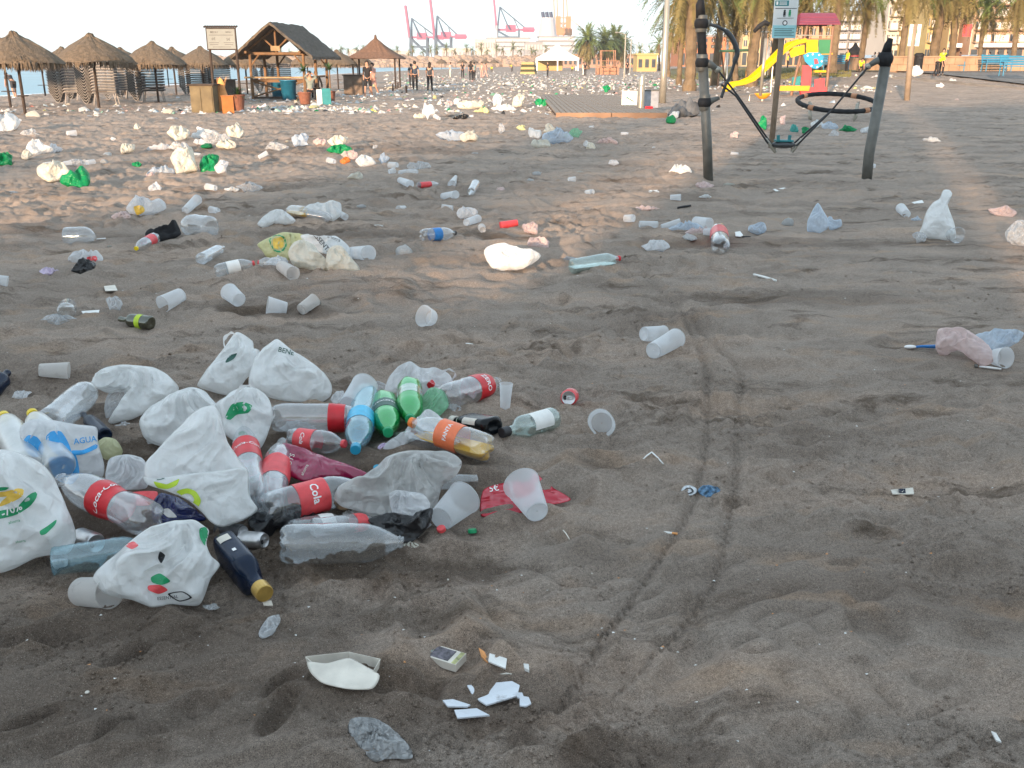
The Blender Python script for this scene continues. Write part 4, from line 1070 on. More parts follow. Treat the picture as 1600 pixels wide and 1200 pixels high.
def ship(px0, px1, ytop, Y, label, funnel=True, name='cruise_ship'):
    a = AT(px0, 84, Y); b = AT(px1, 84, Y); top = AT(px0, ytop, Y).z; L = b.x - a.x
    t = thing(name, label, 'ship', ((a.x + b.x) / 2, Y, 1.0)); wh = pmat('ship_white', (.42, .43, .46), .5, 0, .1, .04)
    hull = MB(); n = 12; hw = 12
    for i in range(n + 1):
        u = i / n; x = -L / 2 + L * u; w_ = hw * math.sin(min(1, (1 - u) * 3 + .05) * PI / 2)
        hull.v += [(x, -w_ * .8, 0), (x, -w_, 9), (x, w_, 9), (x, w_ * .8, 0)]
    for i in range(n):
        for k in range(4): hull.f.append((i * 4 + k, i * 4 + (k + 1) % 4, i * 4 + 4 + (k + 1) % 4, i * 4 + 4 + k))
    hull.f += [(0, 3, 2, 1), (n * 4, n * 4 + 1, n * 4 + 2, n * 4 + 3)]
    hull.build('hull', wh, t)
    nd = max(3, int((top - 10) / 3.2))
    for k in range(nd):
        z = 9 + k * 3.2; l = L * (.86 - .035 * k)
        MB().box((-L * .03, 0, z + 1.3), (l, 20, 2.4)).build('deck_house', wh, t)
        MB().box((-L * .03, 0, z + 2.85), (l + 2, 22, .5)).build('deck_edge', greyw, t)
    if funnel:
        z = 9 + nd * 3.2; MB().lathe([(7, 0), (6, 6), (5, 13)], 16, mat=Matrix.Translation((-L * .22, 0, z)), cap1=True).build('funnel', wh, t)
        for dx in (-3, 0, 3): MB().tube([(-L * .22 + dx, 0, z + 12), (-L * .22 + dx - 1, 0, z + 17)], 1.3, 8).build('exhaust_pipe', pmat('navy_paint', (.03, .04, .09), .5), t)
    MB().tube([(-L * .25, 0, 9 + nd * 3.2), (-L * .25, 0, 9 + nd * 3.2 + 9)], .5, 6).build('mast', wh, t)
ship(756, 838, 66, 800, 'long white cruise ship moored below the third crane', False)
ship(836, 905, 66, 760, 'white cruise ship with dark topped funnel behind the tent')
def beam(t, nm, pts, r, mt): MB().tube(pts, r, 4).build(nm, mt, t)
pinkm = pmat('pink_crane_paint', (.34, .06, .14), .6, 0, .1, .06); bluem = pmat('blue_grey_crane_paint', (.035, .07, .12), .6, 0, .1, .1); orm = pmat('orange_crane_paint', (.42, .18, .07), .6, 0, .1, .08)
def crane(label, Y, L0, L1, yb, yg, xg0, xg1, ax, ay, bx, by, legm, gm):
    o = AT(L0, 90, Y); t = thing('harbour_crane', label, 'crane', (o.x, Y, 1.5), 0, 'container cranes in the harbour')
    def W(px, py, dy=0): p = AT(px, py, Y); return Vector((p.x - o.x, dy, p.z - 1.5))
    r = 1.1 * Y / 900
    for dy in (0, 16):
        beam(t, 'leg', [W(L0, yb + 8, dy), W(L0, yg, dy)], r, legm); beam(t, 'leg', [W(L1, yb + 8, dy), W(L1, yg, dy)], r, legm)
        beam(t, 'portal_beam', [W(L0, (yb + yg) / 2 + 2, dy), W(L1, (yb + yg) / 2 + 2, dy)], r * .8, legm)
        beam(t, 'diagonal', [W(L0, yg + 2, dy), W(L1, yb, dy)], r * .8, legm)
        beam(t, 'apex_leg', [W(L0, yg, dy), W(ax, ay, 8)], r * .8, legm)
        beam(t, 'apex_leg', [W((L0 + L1) / 2 + 2, yg, dy), W(ax, ay, 8)], r * .6, legm)
        beam(t, 'girder', [W(xg0, yg, 5 if dy == 0 else 11), W(xg1, yg, 5 if dy == 0 else 11)], r, gm)
        beam(t, 'boom', [W(xg0, yg + 1, 5 if dy == 0 else 11), W(bx, by, 5 if dy == 0 else 11)], r * 1.15, gm)
    for k in range(6):
        u = (k + .5) / 6; beam(t, 'boom_lattice', [W(xg0 + (bx - xg0) * u, yg + (by - yg) * u, 5), W(xg0 + (bx - xg0) * (u + .08), yg + (by - yg) * (u + .08), 11)], r * .5, gm)
    beam(t, 'backstay', [W(ax, ay, 8), W(xg1 - 12, yg, 8)], r * .6, legm)
    beam(t, 'backstay', [W(L1, yg, 8), W((ax + xg1 - 12) / 2, (ay + yg) / 2, 8)], r * .5, legm)
    c = W((L0 + L1) / 2 + 4, yg, 8); MB().box(c + Vector((0, 0, 1)), (9, 7, 6)).build('machine_house', gm, t)
    c = W(xg1 - 10, yg, 8); MB().box(c, (10, 6, 4)).build('counterweight', gm, t)
crane('leftmost pink and grey container crane with raised boom', 950, 641, 667, 84, 58, 639, 694, 642, 28, 632, 8, bluem, pinkm)
crane('second pink container crane, just right of the leftmost one', 900, 680, 704, 84, 57, 678, 729, 682, 24, 671, -2, bluem, pinkm)
crane('third pink container crane standing over the cruise ship', 900, 777, 811, 66, 46, 776, 836, 781, 10, 771, -8, bluem, pinkm)
def tower_crane():
    Y = 820; o = AT(878, 90, Y); t = thing('harbour_crane', 'tall faded orange crane with twin masts behind the palms', 'crane', (o.x, Y, 1.5), 0, 'container cranes in the harbour')
    def W(px, py, dy=0): p = AT(px, py, Y); return Vector((p.x - o.x, dy, p.z - 1.5))
    for x0, x1 in ((865, 868), (870, 873), (880, 881), (885, 889)):
        beam(t, 'mast', [W(x1, 86), W(x0, -12)], .6, orm)
    for x in (868, 892): beam(t, 'leg', [W(x, 90, 10), W(x, 52, 10)], .9, orm)
    for y in (28, 36, 44): beam(t, 'cross_member', [W(868, y), W(891, y)], .5, orm)
    MB().box(W(880, 50), (14, 6, 5)).build('machine_deck', orm, t); MB().box(W(872, 38), (4, 4, 12)).build('lift_cabin', orm, t); MB().box(W(888, 38), (4, 4, 12)).build('lift_cabin', orm, t)
    for a, b in ((868, 892), (892, 868)): beam(t, 'diagonal', [W(a, 52), W(b, 28)], .4, orm)
    beam(t, 'stay', [W(889, 28), W(912, 46)], .3, orm)
tower_crane()
# ------------------------------------------------------------------ palms
M['frond'] = pmat('palm_frond', (.11, .15, .035), .6, 0, .6, .35)
M['dryfrond'] = pmat('dry_palm_frond', (.17, .14, .05), .8, 0, .6, .35)
M['trunk'] = pmat('palm_trunk', (.15, .11, .068), .9, 0, 2, .35, .05, 9)
def frond_into(mb, rs, base, az, el, L, droop, nleaf=26, wl=.5, lw=.03):
    pts = []
    d = Vector((math.cos(az) * math.cos(el), math.sin(az) * math.cos(el), math.sin(el)))
    p = Vector(base); seg = 9
    for i in range(seg + 1):
        pts.append(p.copy()); p = p + d * (L / seg); d = (d + Vector((0, 0, -droop / seg))).normalized()
    mb.tube(pts, [.035 * (1 - .8 * i / seg) for i in range(seg + 1)], 3, False)
    for s in (-1, 1):
        for k in range(nleaf):
            u = .12 + .88 * (k + rs.random() * .5) / nleaf; f = u * seg; i = min(int(f), seg - 1); q = pts[i].lerp(pts[i + 1], f - i); t = (pts[i + 1] - pts[i]).normalized()
            sd = t.cross(Vector((0, 0, 1)));
            if sd.length < .1: sd = Vector((math.sin(az), -math.cos(az), 0))
            sd.normalize(); up = sd.cross(t)
            ll = wl * (math.sin(PI * min(1, u * .85 + .12)) * .9 + .15) * rs.uniform(.8, 1.15)
            e = q + (sd * s * .75 + t * .6 + up * rs.uniform(-.1, .35)) * ll + Vector((0, 0, -.18 * ll))
            wv = t * lw
            mb.add([q - wv, q + wv, e], [(0, 1, 2)])
def palm_parts(seed, th, L=4.0, ng=46, nd=26, trunk_r=.28, nleaf=26, lw=.035, wl=.5, skirt=True):
    rs = random.Random(seed)
    n = int(th / .35); pts = [(.25 * math.sin(i * .25 / 2 + seed) * i / n, .2 * math.sin(i * .2 + seed) * i / n, th * i / n - .3 * (i == 0)) for i in range(n + 1)]
    rad = [trunk_r * (1.25 if i < 2 else 1) * (1 + (.10 if i % 2 else -.03)) * (1 if i < n - 2 else 1.35) for i in range(n + 1)]
    tr = MB().tube(pts, rad, 10).mesh('trunk', M['trunk']); top = Vector(pts[-1])
    g = MB()
    for k in range(ng):
        frond_into(g, rs, top + Vector((0, 0, .1)), rs.uniform(0, 6.28), rs.uniform(-.25, 1.35), L * rs.uniform(.8, 1.1), rs.uniform(.9, 2.1), nleaf, wl, lw)
    d = MB()
    for k in range(nd):
        frond_into(d, rs, top - Vector((0, 0, .15)), rs.uniform(0, 6.28), rs.uniform(-1.3, -.2), L * rs.uniform(.7, 1.0), rs.uniform(.9, 2.2), nleaf, wl * .8, lw)
    return tr, g.mesh('crown', M['frond']), d.mesh('dry_skirt', M['dryfrond'])
PB = [palm_parts(1, 6.3, 4.1, 74, 34, nleaf=20, lw=.05, trunk_r=.2), palm_parts(2, 6.7, 4.2, 70, 40, nleaf=20, lw=.045, trunk_r=.33), palm_parts(3, 5.9, 4.0, 74, 30, nleaf=20, lw=.05, trunk_r=.2)]
PC = [palm_parts(21, 6.2, 5.2, 80, 90, .45, 18, .12, .8), palm_parts(22, 6.8, 5.2, 80, 90, .45, 18, .12, .8)]
PS = [palm_parts(11, 4.5, 3.0, 22, 8, .22, 12, .07, .6), palm_parts(12, 5.5, 3.0, 22, 8, .22, 12, .07, .6)]
def palm(px, py, Y, label, k=0, sc=1.0, group='palm trees of the seafront', small=False, z=None, SET=None):
    p = AT(px, py, Y); zz = mac(p.x, p.y) if z is None else z
    t = thing('palm_tree', label, 'palm tree', (p.x, Y, zz), rnd.uniform(0, 6), group)
    for me, nm in zip((SET or (PS if small else PB))[k], ('trunk', 'crown', 'dry_skirt')):
        o = inst(me, nm, t, None, None, (sc, sc, sc))
    return t
for i, (x, y, k) in enumerate([(-24, -15, 0), (-20, -18, 1), (-16.5, -12, 2), (-12, -19, 0), (-9, -12, 2), (-3.4, -26, 1), (-15, -24, 1)]):  # unseen palms added so their crowns break up the blocks' shadow edges
    t = thing('palm_tree', 'palm added unseen behind the viewer to break shade edges, number %s from the sea' % ['one', 'two', 'three', 'four', 'five', 'six', 'seven'][i], 'palm tree', (x, y, -.2), i * 1.3, 'added shade palms behind the viewer'); sc = [.55, .62, .6, .55, .68, 1.25, 1.05][i]
    for me, nm in zip(PB[k], ('trunk', 'crown', 'dry_skirt')): inst(me, nm, t, None, None, (sc, sc, sc))
# big palms on the right (crowns above the frame, skirts hanging into it)
for a, Y, k, sc, lb in [(1079, 62, 1, 1.0, 'thick sunlit palm trunk with shaggy skirt left of the slide'), (1062, 78, 0, .95, 'shaggy palm close behind the thick sunlit trunk'),
                        (1118, 72, 2, 1.2, 'palm behind the black curved handle of the exercise post'), (1150, 74, 0, 1.05, 'palm with pale trunk seen over the slide'),
                        (1176, 66, 1, 1.0, 'palm just left of the blue and white notice'), (1208, 80, 2, 1.25, 'palm behind the blue and white notice'), (1255, 78, 0, 1.05, 'palm behind the magenta playground roof'),
                        (1300, 74, 1, .98, 'palm with long hanging skirt right of the playground tower'), (1345, 84, 2, 1.15, 'dark leaning palm left of the second notice'), (1408, 80, 0, 1.2, 'slim palm trunk beside the second notice'),
                        (1458, 84, 1, 1.1, 'palm trunk standing behind the stone wall'), (1486, 84, 2, 1.35, 'sunlit palm trunk right of its neighbour behind the wall'), (1530, 88, 0, .92, 'low spreading palm over the shop awning'), (1582, 80, 2, .98, 'leafy palm at the far right edge')]:
    palm(a, 100, Y, lb, k, sc)
for a, Y, k, sc, lb in [(918, 250, 2, 1.25, 'leftmost big date palm behind the white tent'), (944, 258, 0, 1.05, 'middle big date palm behind the white tent'), (960, 275, 1, .98, 'dark date palm right of the middle one'), (972, 300, 0, 1.05, 'rightmost date palm of the cluster behind the tent')]:
    palm(a, 100, Y, lb, k % 2, 1.0 if k == 0 else 1.05, 'date palms behind the white tent', SET=PC)
for a in range(34):
    px = 430 + a * 12.8 + rnd.uniform(-4, 4)
    palm(px, 90, 455 + rnd.uniform(0, 20), ('%s small palm on the breakwater, %s' % (['slender', 'bushy'][a % 2], 'left of the first pink crane' if px < 636 else 'between the first and third cranes' if px < 770 else 'below the ship and tent')), a % 2, rnd.uniform(.7, 1.1), 'small palms along the breakwater', True, z=2.0)
for i, (a, Y) in enumerate([(1045, 120), (1030, 200), (1015, 230), (998, 260)]):
    palm(a, 100, Y, ['bushy round palm left of the thick sunlit trunk', 'small palm right of the yellow hut', 'small palm over the yellow hut', 'small palm left of the yellow hut'][i], i % 2, [1.1, .9, .8, .8][i], 'young palms beyond the lamp post', True)
# ------------------------------------------------------------------ tent, hut, lamp posts
def tent():
    p = G(870, 108, 0, False); p = AT(870, 107, 210); p.z = mac(p.x, p.y); t = thing('marquee_tent', 'white marquee tent with peaked roof in front of date palms', 'tent', tuple(p))
    wm = pmat('tent_canvas', (.85, .85, .83), .6, 0, .5, .04); k = 210 / F
    w_ = 31 * k; e = 18 * k
    mb = MB(); prof = [(w_, e), (w_ * .6, e + 6 * k), (w_ * .3, e + 12 * k), (w_ * .1, e + 17 * k), (0.05, e + 20 * k)]
    for r, z in prof: mb.v += [(-r, -r * .8, z), (r, -r * .8, z), (r, r * .8, z), (-r, r * .8, z)]
    for i in range(4):
        for j in range(4): mb.f.append((i * 4 + j, i * 4 + (j + 1) % 4, i * 4 + 4 + (j + 1) % 4, i * 4 + 4 + j))
    mb.build('roof', wm, t)
    mb = MB()
    for s in (-1, 1): mb.box((0, s * w_ * .8, e - .25), (w_ * 2, .05, .5))
    for s in (-1, 1): mb.box((s * w_, 0, e - .25), (.05, w_ * 1.6, .5))
    mb.build('valance', wm, t)
    for x in (-1, 0, 1):
        for y in (-1, 1): MB().tube([(x * w_ * .97, y * w_ * .78, -.2), (x * w_ * .97, y * w_ * .78, e)], .14, 6).build('leg', wm, t)
    MB().box((-w_ * .3, w_ * .7, e * .4), (w_ * 1.2, .1, e * .8)).build('back_panel', yelloww, t)
tent()
def popup():
    p = AT(826, 112, 150); p.z = mac(p.x, p.y); t = thing('camper_tent', 'yellow and dark striped pop-up tent on the sand', 'tent', tuple(p), 0)
    k = 150 / F
    for i in range(5):
        z0, z1 = i * 3.4 * k, (i + 1) * 3.4 * k; a0, a1 = 14 * k - i * .35 * k, 14 * k - (i + 1) * .6 * k
        MB().lathe([(a0, z0), (a1, z1)], 4, mat=Matrix.Rotation(PI / 4, 4, 'Z') @ Matrix.Diagonal((1.3, .9, 1, 1)), cap1=(i == 4)).build('stripe_panel', yelloww if i % 2 == 0 else pmat('dark_stripe', (.05, .05, .02), .7), t)
popup()
far_box('low_shade_block', 'small yellow hut right of the lamp post row', 'hut', 995, 1027, 86, 106, 190, yelloww, 6, win=(3, 1, wd))
far_box('far_building', 'long pale wall building behind the date palms', 'building', 880, 1000, 86, 106, 330, pmat('rosy_render', (.36, .22, .16), .8, 0, .2, .1), 10, win=(16, 1, wd))
for i, (a, top, b, Y) in enumerate([(976, 54, 118, 115), (985, 62, 112, 160), (994, 70, 108, 200), (1003, 68, 108, 240), (1018, 74, 106, 280)]):
    p = AT(a, 100, Y); p.z = mac(p.x, p.y); h = AT(a, top, Y).z - p.z
    t = thing('street_lamp', ['nearest thin white street lamp right of the date palms', 'second thin street lamp right of the date palms', 'third thin street lamp right of the date palms', 'fourth thin street lamp near the yellow hut', 'farthest thin street lamp behind the yellow hut'][i], 'street lamp', tuple(p), 0, 'street lamps receding right of the date palms')
    MB().tube([(0, 0, -.2), (0, 0, h)], [.10, .06], 8).build('pole', M['steelpale'], t); MB().tube([(0, 0, h), (-.9, 0, h + .25)], .05, 6).build('arm', M['steelpale'], t); MB().sphere((-1, 0, h + .22), .16, 8, 6, (1.5, 1, .6)).build('lamp_head', M['steelpale'], t)
# big lamp post
p = G(1035, 161, 0, False); t = thing('lamp_post', 'tall cream lamp post rising out of the picture beside the deck', 'lamp post', tuple(p))
MB().tube([(0, 0, -.1), (0, 0, 1.2), (0, 0, 7.5)], [.15, .135, .08], 16).build('pole', M['steelpale'], t, True)
MB().tube([(0, 0, 7.5), (-.3, 0, 8.0), (-1.3, 0, 8.2)], .06, 8).build('arm', M['steelpale'], t, True); MB().sphere((-1.5, 0, 8.15), .2, 12, 8, (1.6, 1, .5)).build('lamp_head', M['steelpale'], t, True)
MB().tube([(-.14, -.05, 2.6), (-.15, -.05, 7)], .012, 5).build('cable', M['black'], t)
# outdoor gym frame
p = AT(950, 113, 140); p.z = mac(p.x, p.y); t = thing('climbing_frame', 'faded orange pipe climbing frame beyond the litter', 'climbing frame', tuple(p)); k = 140 / F
orf = pmat('faded_orange_pipe', (.34, .17, .10), .6)
for x in (-16, -10, 0, 10, 16):
    for y in (0, 2.2): MB().tube([(x * k, y, -.1), (x * k, y, (20 if abs(x) > 12 else 35 if abs(x) > 5 else 24) * k)], .06, 6).build('upright', orf, t)
for z, a, b in ((20, -16, 16), (34, -10, 10), (12, -16, 16), (7, -10, 10)):
    for y in (0, 2.2): MB().tube([(a * k, y, z * k), (b * k, y, z * k)], .045, 6).build('rail', orf, t)
MB().box((0, 1.1, .5), (3, .2, .9)).build('panel', orf, t)
# ------------------------------------------------------------------ lawn, promenade, wall
def drape(name, poly_px, mt, off=.012, n=40, kind='structure', bumps=0.0, relief_=True):
    P = [G(a, b, 0, False) for a, b in poly_px]; bm = bmesh.new()
    xs = [q.x for q in P]; ys = [q.y for q in P]
    vs = [bm.verts.new((q.x, q.y, 0)) for q in P]; bm.faces.new(vs)
    for i in range(1, n):
        x = min(xs) + (max(xs) - min(xs)) * i / n; bmesh.ops.bisect_plane(bm, geom=bm.verts[:] + bm.edges[:] + bm.faces[:], plane_co=(x, 0, 0), plane_no=(1, 0, 0))
    for i in range(1, n):
        y = min(ys) + (max(ys) - min(ys)) * i / n; bmesh.ops.bisect_plane(bm, geom=bm.verts[:] + bm.edges[:] + bm.faces[:], plane_co=(0, y, 0), plane_no=(0, 1, 0))
    xx = np.array([v.co.x for v in bm.verts]); yy = np.array([v.co.y for v in bm.verts]); zz = macro(xx, yy) + np.maximum(0, relief(xx, yy)) * 0 + .035 + off
    for v, z in zip(bm.verts, zz): v.co.z = z
    bmesh.ops.recalc_face_normals(bm, faces=bm.faces)
    me = bpy.data.meshes.new(name); bm.to_mesh(me); bm.free(); me.materials.append(mt); o = bpy.data.objects.new(name, me); C.objects.link(o); tag(o, kind=kind)
    if me.polygons[0].normal.z < 0: me.flip_normals()
    return o
grassm = pmat('dry_lawn', (.11, .10, .035), .95, 0, .8, .4, .03, 12)
drape('lawn', [(1046, 122), (1048, 108), (1180, 105.5), (1420, 106), (1385, 112), (1280, 124), (1160, 128)], grassm, n=24)
rs = random.Random(21); mb = MB()
for k in range(9000):
    q = G(rs.uniform(1048, 1330), rs.uniform(107, 125), 0, False); hgt = rs.uniform(.05, .16); a = rs.uniform(0, 6.3); w_ = .02
    if q.y > 130: continue
    mb.add([(q.x - w_, q.y, q.z + .03), (q.x + w_, q.y, q.z + .03), (q.x + .06 * math.cos(a), q.y + .06 * math.sin(a), q.z + .03 + hgt)], [(0, 1, 2)])
tag(mb.build('lawn_grass', pmat('grass_blade', (.13, .125, .04), .9, 0, .5, .4)), kind='stuff')
stonem = pmat('grey_stone_paving', (.16, .155, .15), .85, 0, .9, .3, .02, 6)
# low grey kerb and step between sand and promenade
A0 = G(1392, 117, 0, False); A1 = G(1640, 143, 0, False); B0 = G(1402, 112.5, 0, False); B1 = G(1660, 128, 0, False)
mb = MB()
def strip(a, b, h0, w_, name, mt, nst=24):
    mb = MB(); dx = (b - a).normalized(); nn = Vector((-dx.y, dx.x, 0))
    t = None
    for i in range(nst):
        q0 = a.lerp(b, i / nst); q1 = a.lerp(b, (i + .985) / nst); z = (mac(q0.x, q0.y) + mac(q1.x, q1.y)) / 2 + h0
        m_ = MB(); vs = [q0, q1, q1 + nn * w_, q0 + nn * w_]
        m_.add([(v.x, v.y, z - .6) for v in vs] + [(v.x, v.y, z + (i % 3) * .004) for v in vs], [(0, 3, 2, 1), (4, 5, 6, 7), (0, 1, 5, 4), (1, 2, 6, 5), (2, 3, 7, 6), (3, 0, 4, 7)])
        o = m_.build('kerb_stone', mt, KERB)
KERB = bpy.data.objects.new('promenade_step', None); C.objects.link(KERB); tag(KERB, kind='structure')
strip(A0, A1, .13, .5, 'kerb', stonem)
drape('promenade_paving', [(1395, 116), (1650, 139), (1660, 122), (1404, 110.5)], stonem, .06, n=20)
tanm = pmat('sandstone_wall', (.33, .22, .14), .85, 0, 1.2, .2, .01, 8)
W0 = G(1385, 113, 0, False); W1 = G(1640, 115.5, 0, False)
wt_ = thing('promenade_wall', 'low tan sandstone block wall behind the blue benches', 'wall', tuple(W0))
L = (W1 - W0).length; ang = math.atan2(W1.y - W0.y, W1.x - W0.x); wt_.rotation_euler = (0, 0, ang); rs = random.Random(4)
nbk = 16
for i in range(nbk):
    for j in range(2):
        off = .5 if j else 0
        x0 = (i + off) * L / nbk
        blk = MB().box((x0 + L / nbk / 2, .2 + rs.uniform(-.01, .01), .05 + .52 * j + .26), (L / nbk - .03, .38, .50)).build('stone_block', tanm, wt_)
MB().box((L / 2 + .3, .2, 1.15), (L + 1, .5, .1)).build('coping', tanm, wt_)
MB().box((L / 2 + .3, .24, .5), (L + .6, .3, 1.2)).build('wall_core', tanm, wt_)
# left extension of wall (shorter, farther)
W2 = AT(1300, 110, 96); W3 = AT(1392, 110, 90)
for v in (W2, W3): v.z = mac(v.x, v.y)
w2 = thing('promenade_wall', 'far stretch of tan wall left of the exercise post', 'wall', tuple(W2)); L2 = (W3 - W2).length; w2.rotation_euler = (0, 0, math.atan2(W3.y - W2.y, W3.x - W2.x))
for i in range(8): MB().box(((i + .5) * L2 / 8, .2, .5), (L2 / 8 - .04, .4, 1.0)).build('stone_block', tanm, w2)
MB().box((L2 / 2, .2, 1.05), (L2, .5, .1)).build('coping', tanm, w2)
# buildings on the right
def tower(x0, x1, ytop, Y, mt, label, nx, ny, balc=True, depth=10, ybase=92, shop=None):
    a = AT(x0, ybase, Y); b = AT(x1, ytop, Y); zz = .6; t = thing('apartment_building', label, 'building', ((a.x + b.x) / 2, Y, zz)); w_ = b.x - a.x; h = b.z - zz
    MB().box((0, depth / 2, h / 2), (w_, depth, h)).build('wall', mt, t)
    MB().box((0, depth / 2, h + .2), (w_ + .6, depth + .6, .4)).build('roof', greyw, t)
    rail = pmat('balcony_rail', (.62, .58, .52), .6)
    for j in range(ny):
        for i in range(nx):
            cx = -w_ / 2 + w_ * (i + .5) / nx; cz = 3.2 + (h - 3.2) * (j + .5) / ny
            f = MB().box((cx, -.04, cz), (w_ / nx * .5, .12, (h - 3.2) / ny * .55)).build('window', wd, t)
            MB().box((cx, -.12, cz), (w_ / nx * .04, .06, (h - 3.2) / ny * .55)).build('mullion', M['whiteplastic'], f)
            if balc and i % 2 == 0:
                bb = MB().box((cx + w_ / nx * .4, -.6, cz - (h - 3.2) / ny * .38), (w_ / nx * 1.6, 1.2, .18)).build('balcony', mt, t)
                MB().box((cx + w_ / nx * .4, -1.17, cz - (h - 3.2) / ny * .38 + .5), (w_ / nx * 1.6, .05, .9)).build('balcony_rail', rail, bb)
    for i in range(max(2, nx)):
        MB().box((-w_ / 2 + w_ * (i + .5) / max(2, nx), -.03, 1.4), (w_ / max(2, nx) * .7, .1, 2.2)).build('shop_window', wd, t)
    if shop: MB().box((0, -.9, 3.0), (w_ * .9, 1.8, .5)).build('awning', shop, t)
    return t
white = M['whiteplastic']
tower(1380, 1428, -60, 150, palew, 'white apartment block with balconies above the second notice', 4, 6)
tower(1429, 1442, -70, 148, palew, 'narrow pale block left of the yellow building', 1, 6, False)
tower(1443, 1476, -70, 140, yelloww, 'yellow apartment building behind the palm trunks', 3, 6)
tower(1477, 1512, -50, 140, creamw, 'cream apartment building right of the yellow one', 3, 6, False, shop=M['whiteplastic'])
tower(1513, 1660, -30, 138, pmat('rose_render', (.42, .28, .20), .8, 0, .2, .08), 'long rose building with white shop awning at far right', 9, 5, shop=M['whiteplastic'])
tower(1158, 1192, 24, 190, creamw, 'cream building glimpsed between palm trunks over the slide', 3, 3, False)
tower(1196, 1300, 40, 200, pmat('peach_render', (.45, .28, .17), .8, 0, .2, .08), 'low peach building behind the playground', 9, 2, False)
tower(1060, 1156, 58, 200, pmat('terracotta_render', (.40, .17, .09), .8, 0, .2, .08), 'low terracotta coloured building behind the swings', 8, 2, False)
tower(1300, 1378, 20, 200, greyw, 'grey building behind the leaning palm', 7, 4)
tower(1590, 1760, -40, 155, palew, 'pale building at the right edge of view', 6, 6)
def banner():
    p = AT(1503, 88, 120); p.z = .6; t = thing('banner', 'hanging red banner in front of the cream building', 'banner', tuple(p)); h = AT(1503, 38, 120).z - .6; h0 = AT(1503, 57, 120).z - .6
    MB().tube([(.75, 0, 0), (.75, 0, h + .2)], .05, 6).build('pole', M['steelpale'], t); MB().box((.2, 0, (h + h0) / 2), (1.0, .04, h - h0)).build('cloth', M['pinkred'], t)
banner()
# ------------------------------------------------------------------ the heap in the foreground
HEAP = 'bags of the big rubbish heap'; HB = 'bottles of the big rubbish heap'; HC = 'cups of the big rubbish heap'
def rp(px, py, wpx):
    return wpx / 2 / ppm(G(px, py, 0, False))
def bt(label, b, c, wpx, lift=0.0, lift1=None, **kw):
    mx, my = (b[0] + c[0]) / 2, (b[1] + c[1]) / 2
    rad = rp(mx, my + wpx * .3, wpx)
    p0 = G(b[0], b[1], lift + rad * .86); p1 = G(c[0], c[1], (lift if lift1 is None else lift1) - rad * .14 + rad * (1.0 if kw.get('kind') in ('can',) else .85))
    kw.setdefault('group', HB)
    return bottle(label, p0, p1, rad, **kw)
def cp(label, b, c, w0, w1, lift=0.0, group=None, mat=None, crush=0.0, seed=0, lift1=None, **kw):
    r0 = rp(b[0], b[1] + w0 * .3, w0); r1 = rp(c[0], c[1] + w1 * .3, w1)
    return cup(label, G(b[0], b[1], lift + r0), G(c[0], c[1], (lift if lift1 is None else lift1) + r1), r0, r1, mat, group, crush, seed, **kw)
WT = M['whiteprint']
# --- bags at the back of the heap
puff('carrier_bag', 'white carrier bag with boxy raised top and green print at back of heap', 'bag', [(308, 603), (322, 578), (340, 556), (352, 540), (370, 519), (394, 533), (396, 545), (405, 548), (408, 575), (388, 590), (364, 617), (335, 612)], M['bag'], 35, .5, .13, 3, group=HEAP, key='b6')
decal('b6', [shp([(352, 566), (358, 556), (370, 552), (366, 560), (356, 566)])], M['darkgreen'])
puff('carrier_bag', 'tall pointed white carrier bag standing at back right of heap', 'bag', [(389, 600), (394, 565), (410, 545), (428, 531), (436, 531), (460, 550), (485, 566), (506, 583), (518, 602), (516, 620), (492, 631), (440, 625), (402, 613)], M['bag'], 35, .5, .11, 5, group=HEAP, key='b7')
decal('b7', [txt('BENE', 447, 549, 11, 14, 0, .01)], M['darkgreen'], 'lettering')
puff('carrier_bag', 'white carrier bag blown into a curved arch at back left of heap', 'bag', [(144, 594), (152, 580), (168, 572), (200, 569), (238, 574), (262, 586), (280, 606), (266, 628), (240, 640), (205, 655), (172, 662), (172, 652), (198, 632), (206, 615), (188, 606), (160, 609), (147, 604)], M['bag'], 38, .35, .13, 9, group=HEAP, key='b3')
puff('carrier_bag', 'crumpled thin clear bag tucked under the arched white bag', 'bag', [(163, 640), (168, 618), (184, 605), (203, 612), (207, 632), (188, 650), (168, 656)], M['clearfilm'], 40, .5, .12, 11, group=HEAP)
puff('carrier_bag', 'crumpled white bag between the arched bag and the lime printed bag', 'bag', [(220, 655), (232, 640), (262, 618), (296, 605), (322, 612), (346, 640), (350, 680), (322, 705), (270, 702), (234, 690), (222, 672)], M['bag'], 35, .55, .16, 13, group=HEAP, key='b4')
puff('carrier_bag', 'white bag with pink print lying behind the green bottles', 'bag', [(601, 618), (606, 592), (620, 574), (640, 565), (658, 574), (690, 579), (704, 588), (706, 605), (692, 618), (660, 622), (628, 618)], M['bagthin'], 45, .4, .14, 17, group=HEAP, key='b9')
decal('b9', [shp([(667, 600), (675, 593), (680, 600), (676, 606), (669, 606)])], M['red'])
puff('film_wrap', 'pale see-through wrap beneath the two green bottles', 'wrapping', [(598, 702), (610, 690), (640, 668), (668, 640), (690, 655), (678, 672), (640, 690), (612, 708)], M['bagthin'], 70, .25, .12, 19, group='loose plastic wraps in the heap')
puff('film_wrap', 'clear wrap bunched between green bottle and dusty bottle', 'wrapping', [(655, 628), (672, 606), (694, 612), (700, 635), (680, 655), (662, 668), (652, 650)], M['palegreen'], 60, .3, .12, 21, group='loose plastic wraps in the heap')
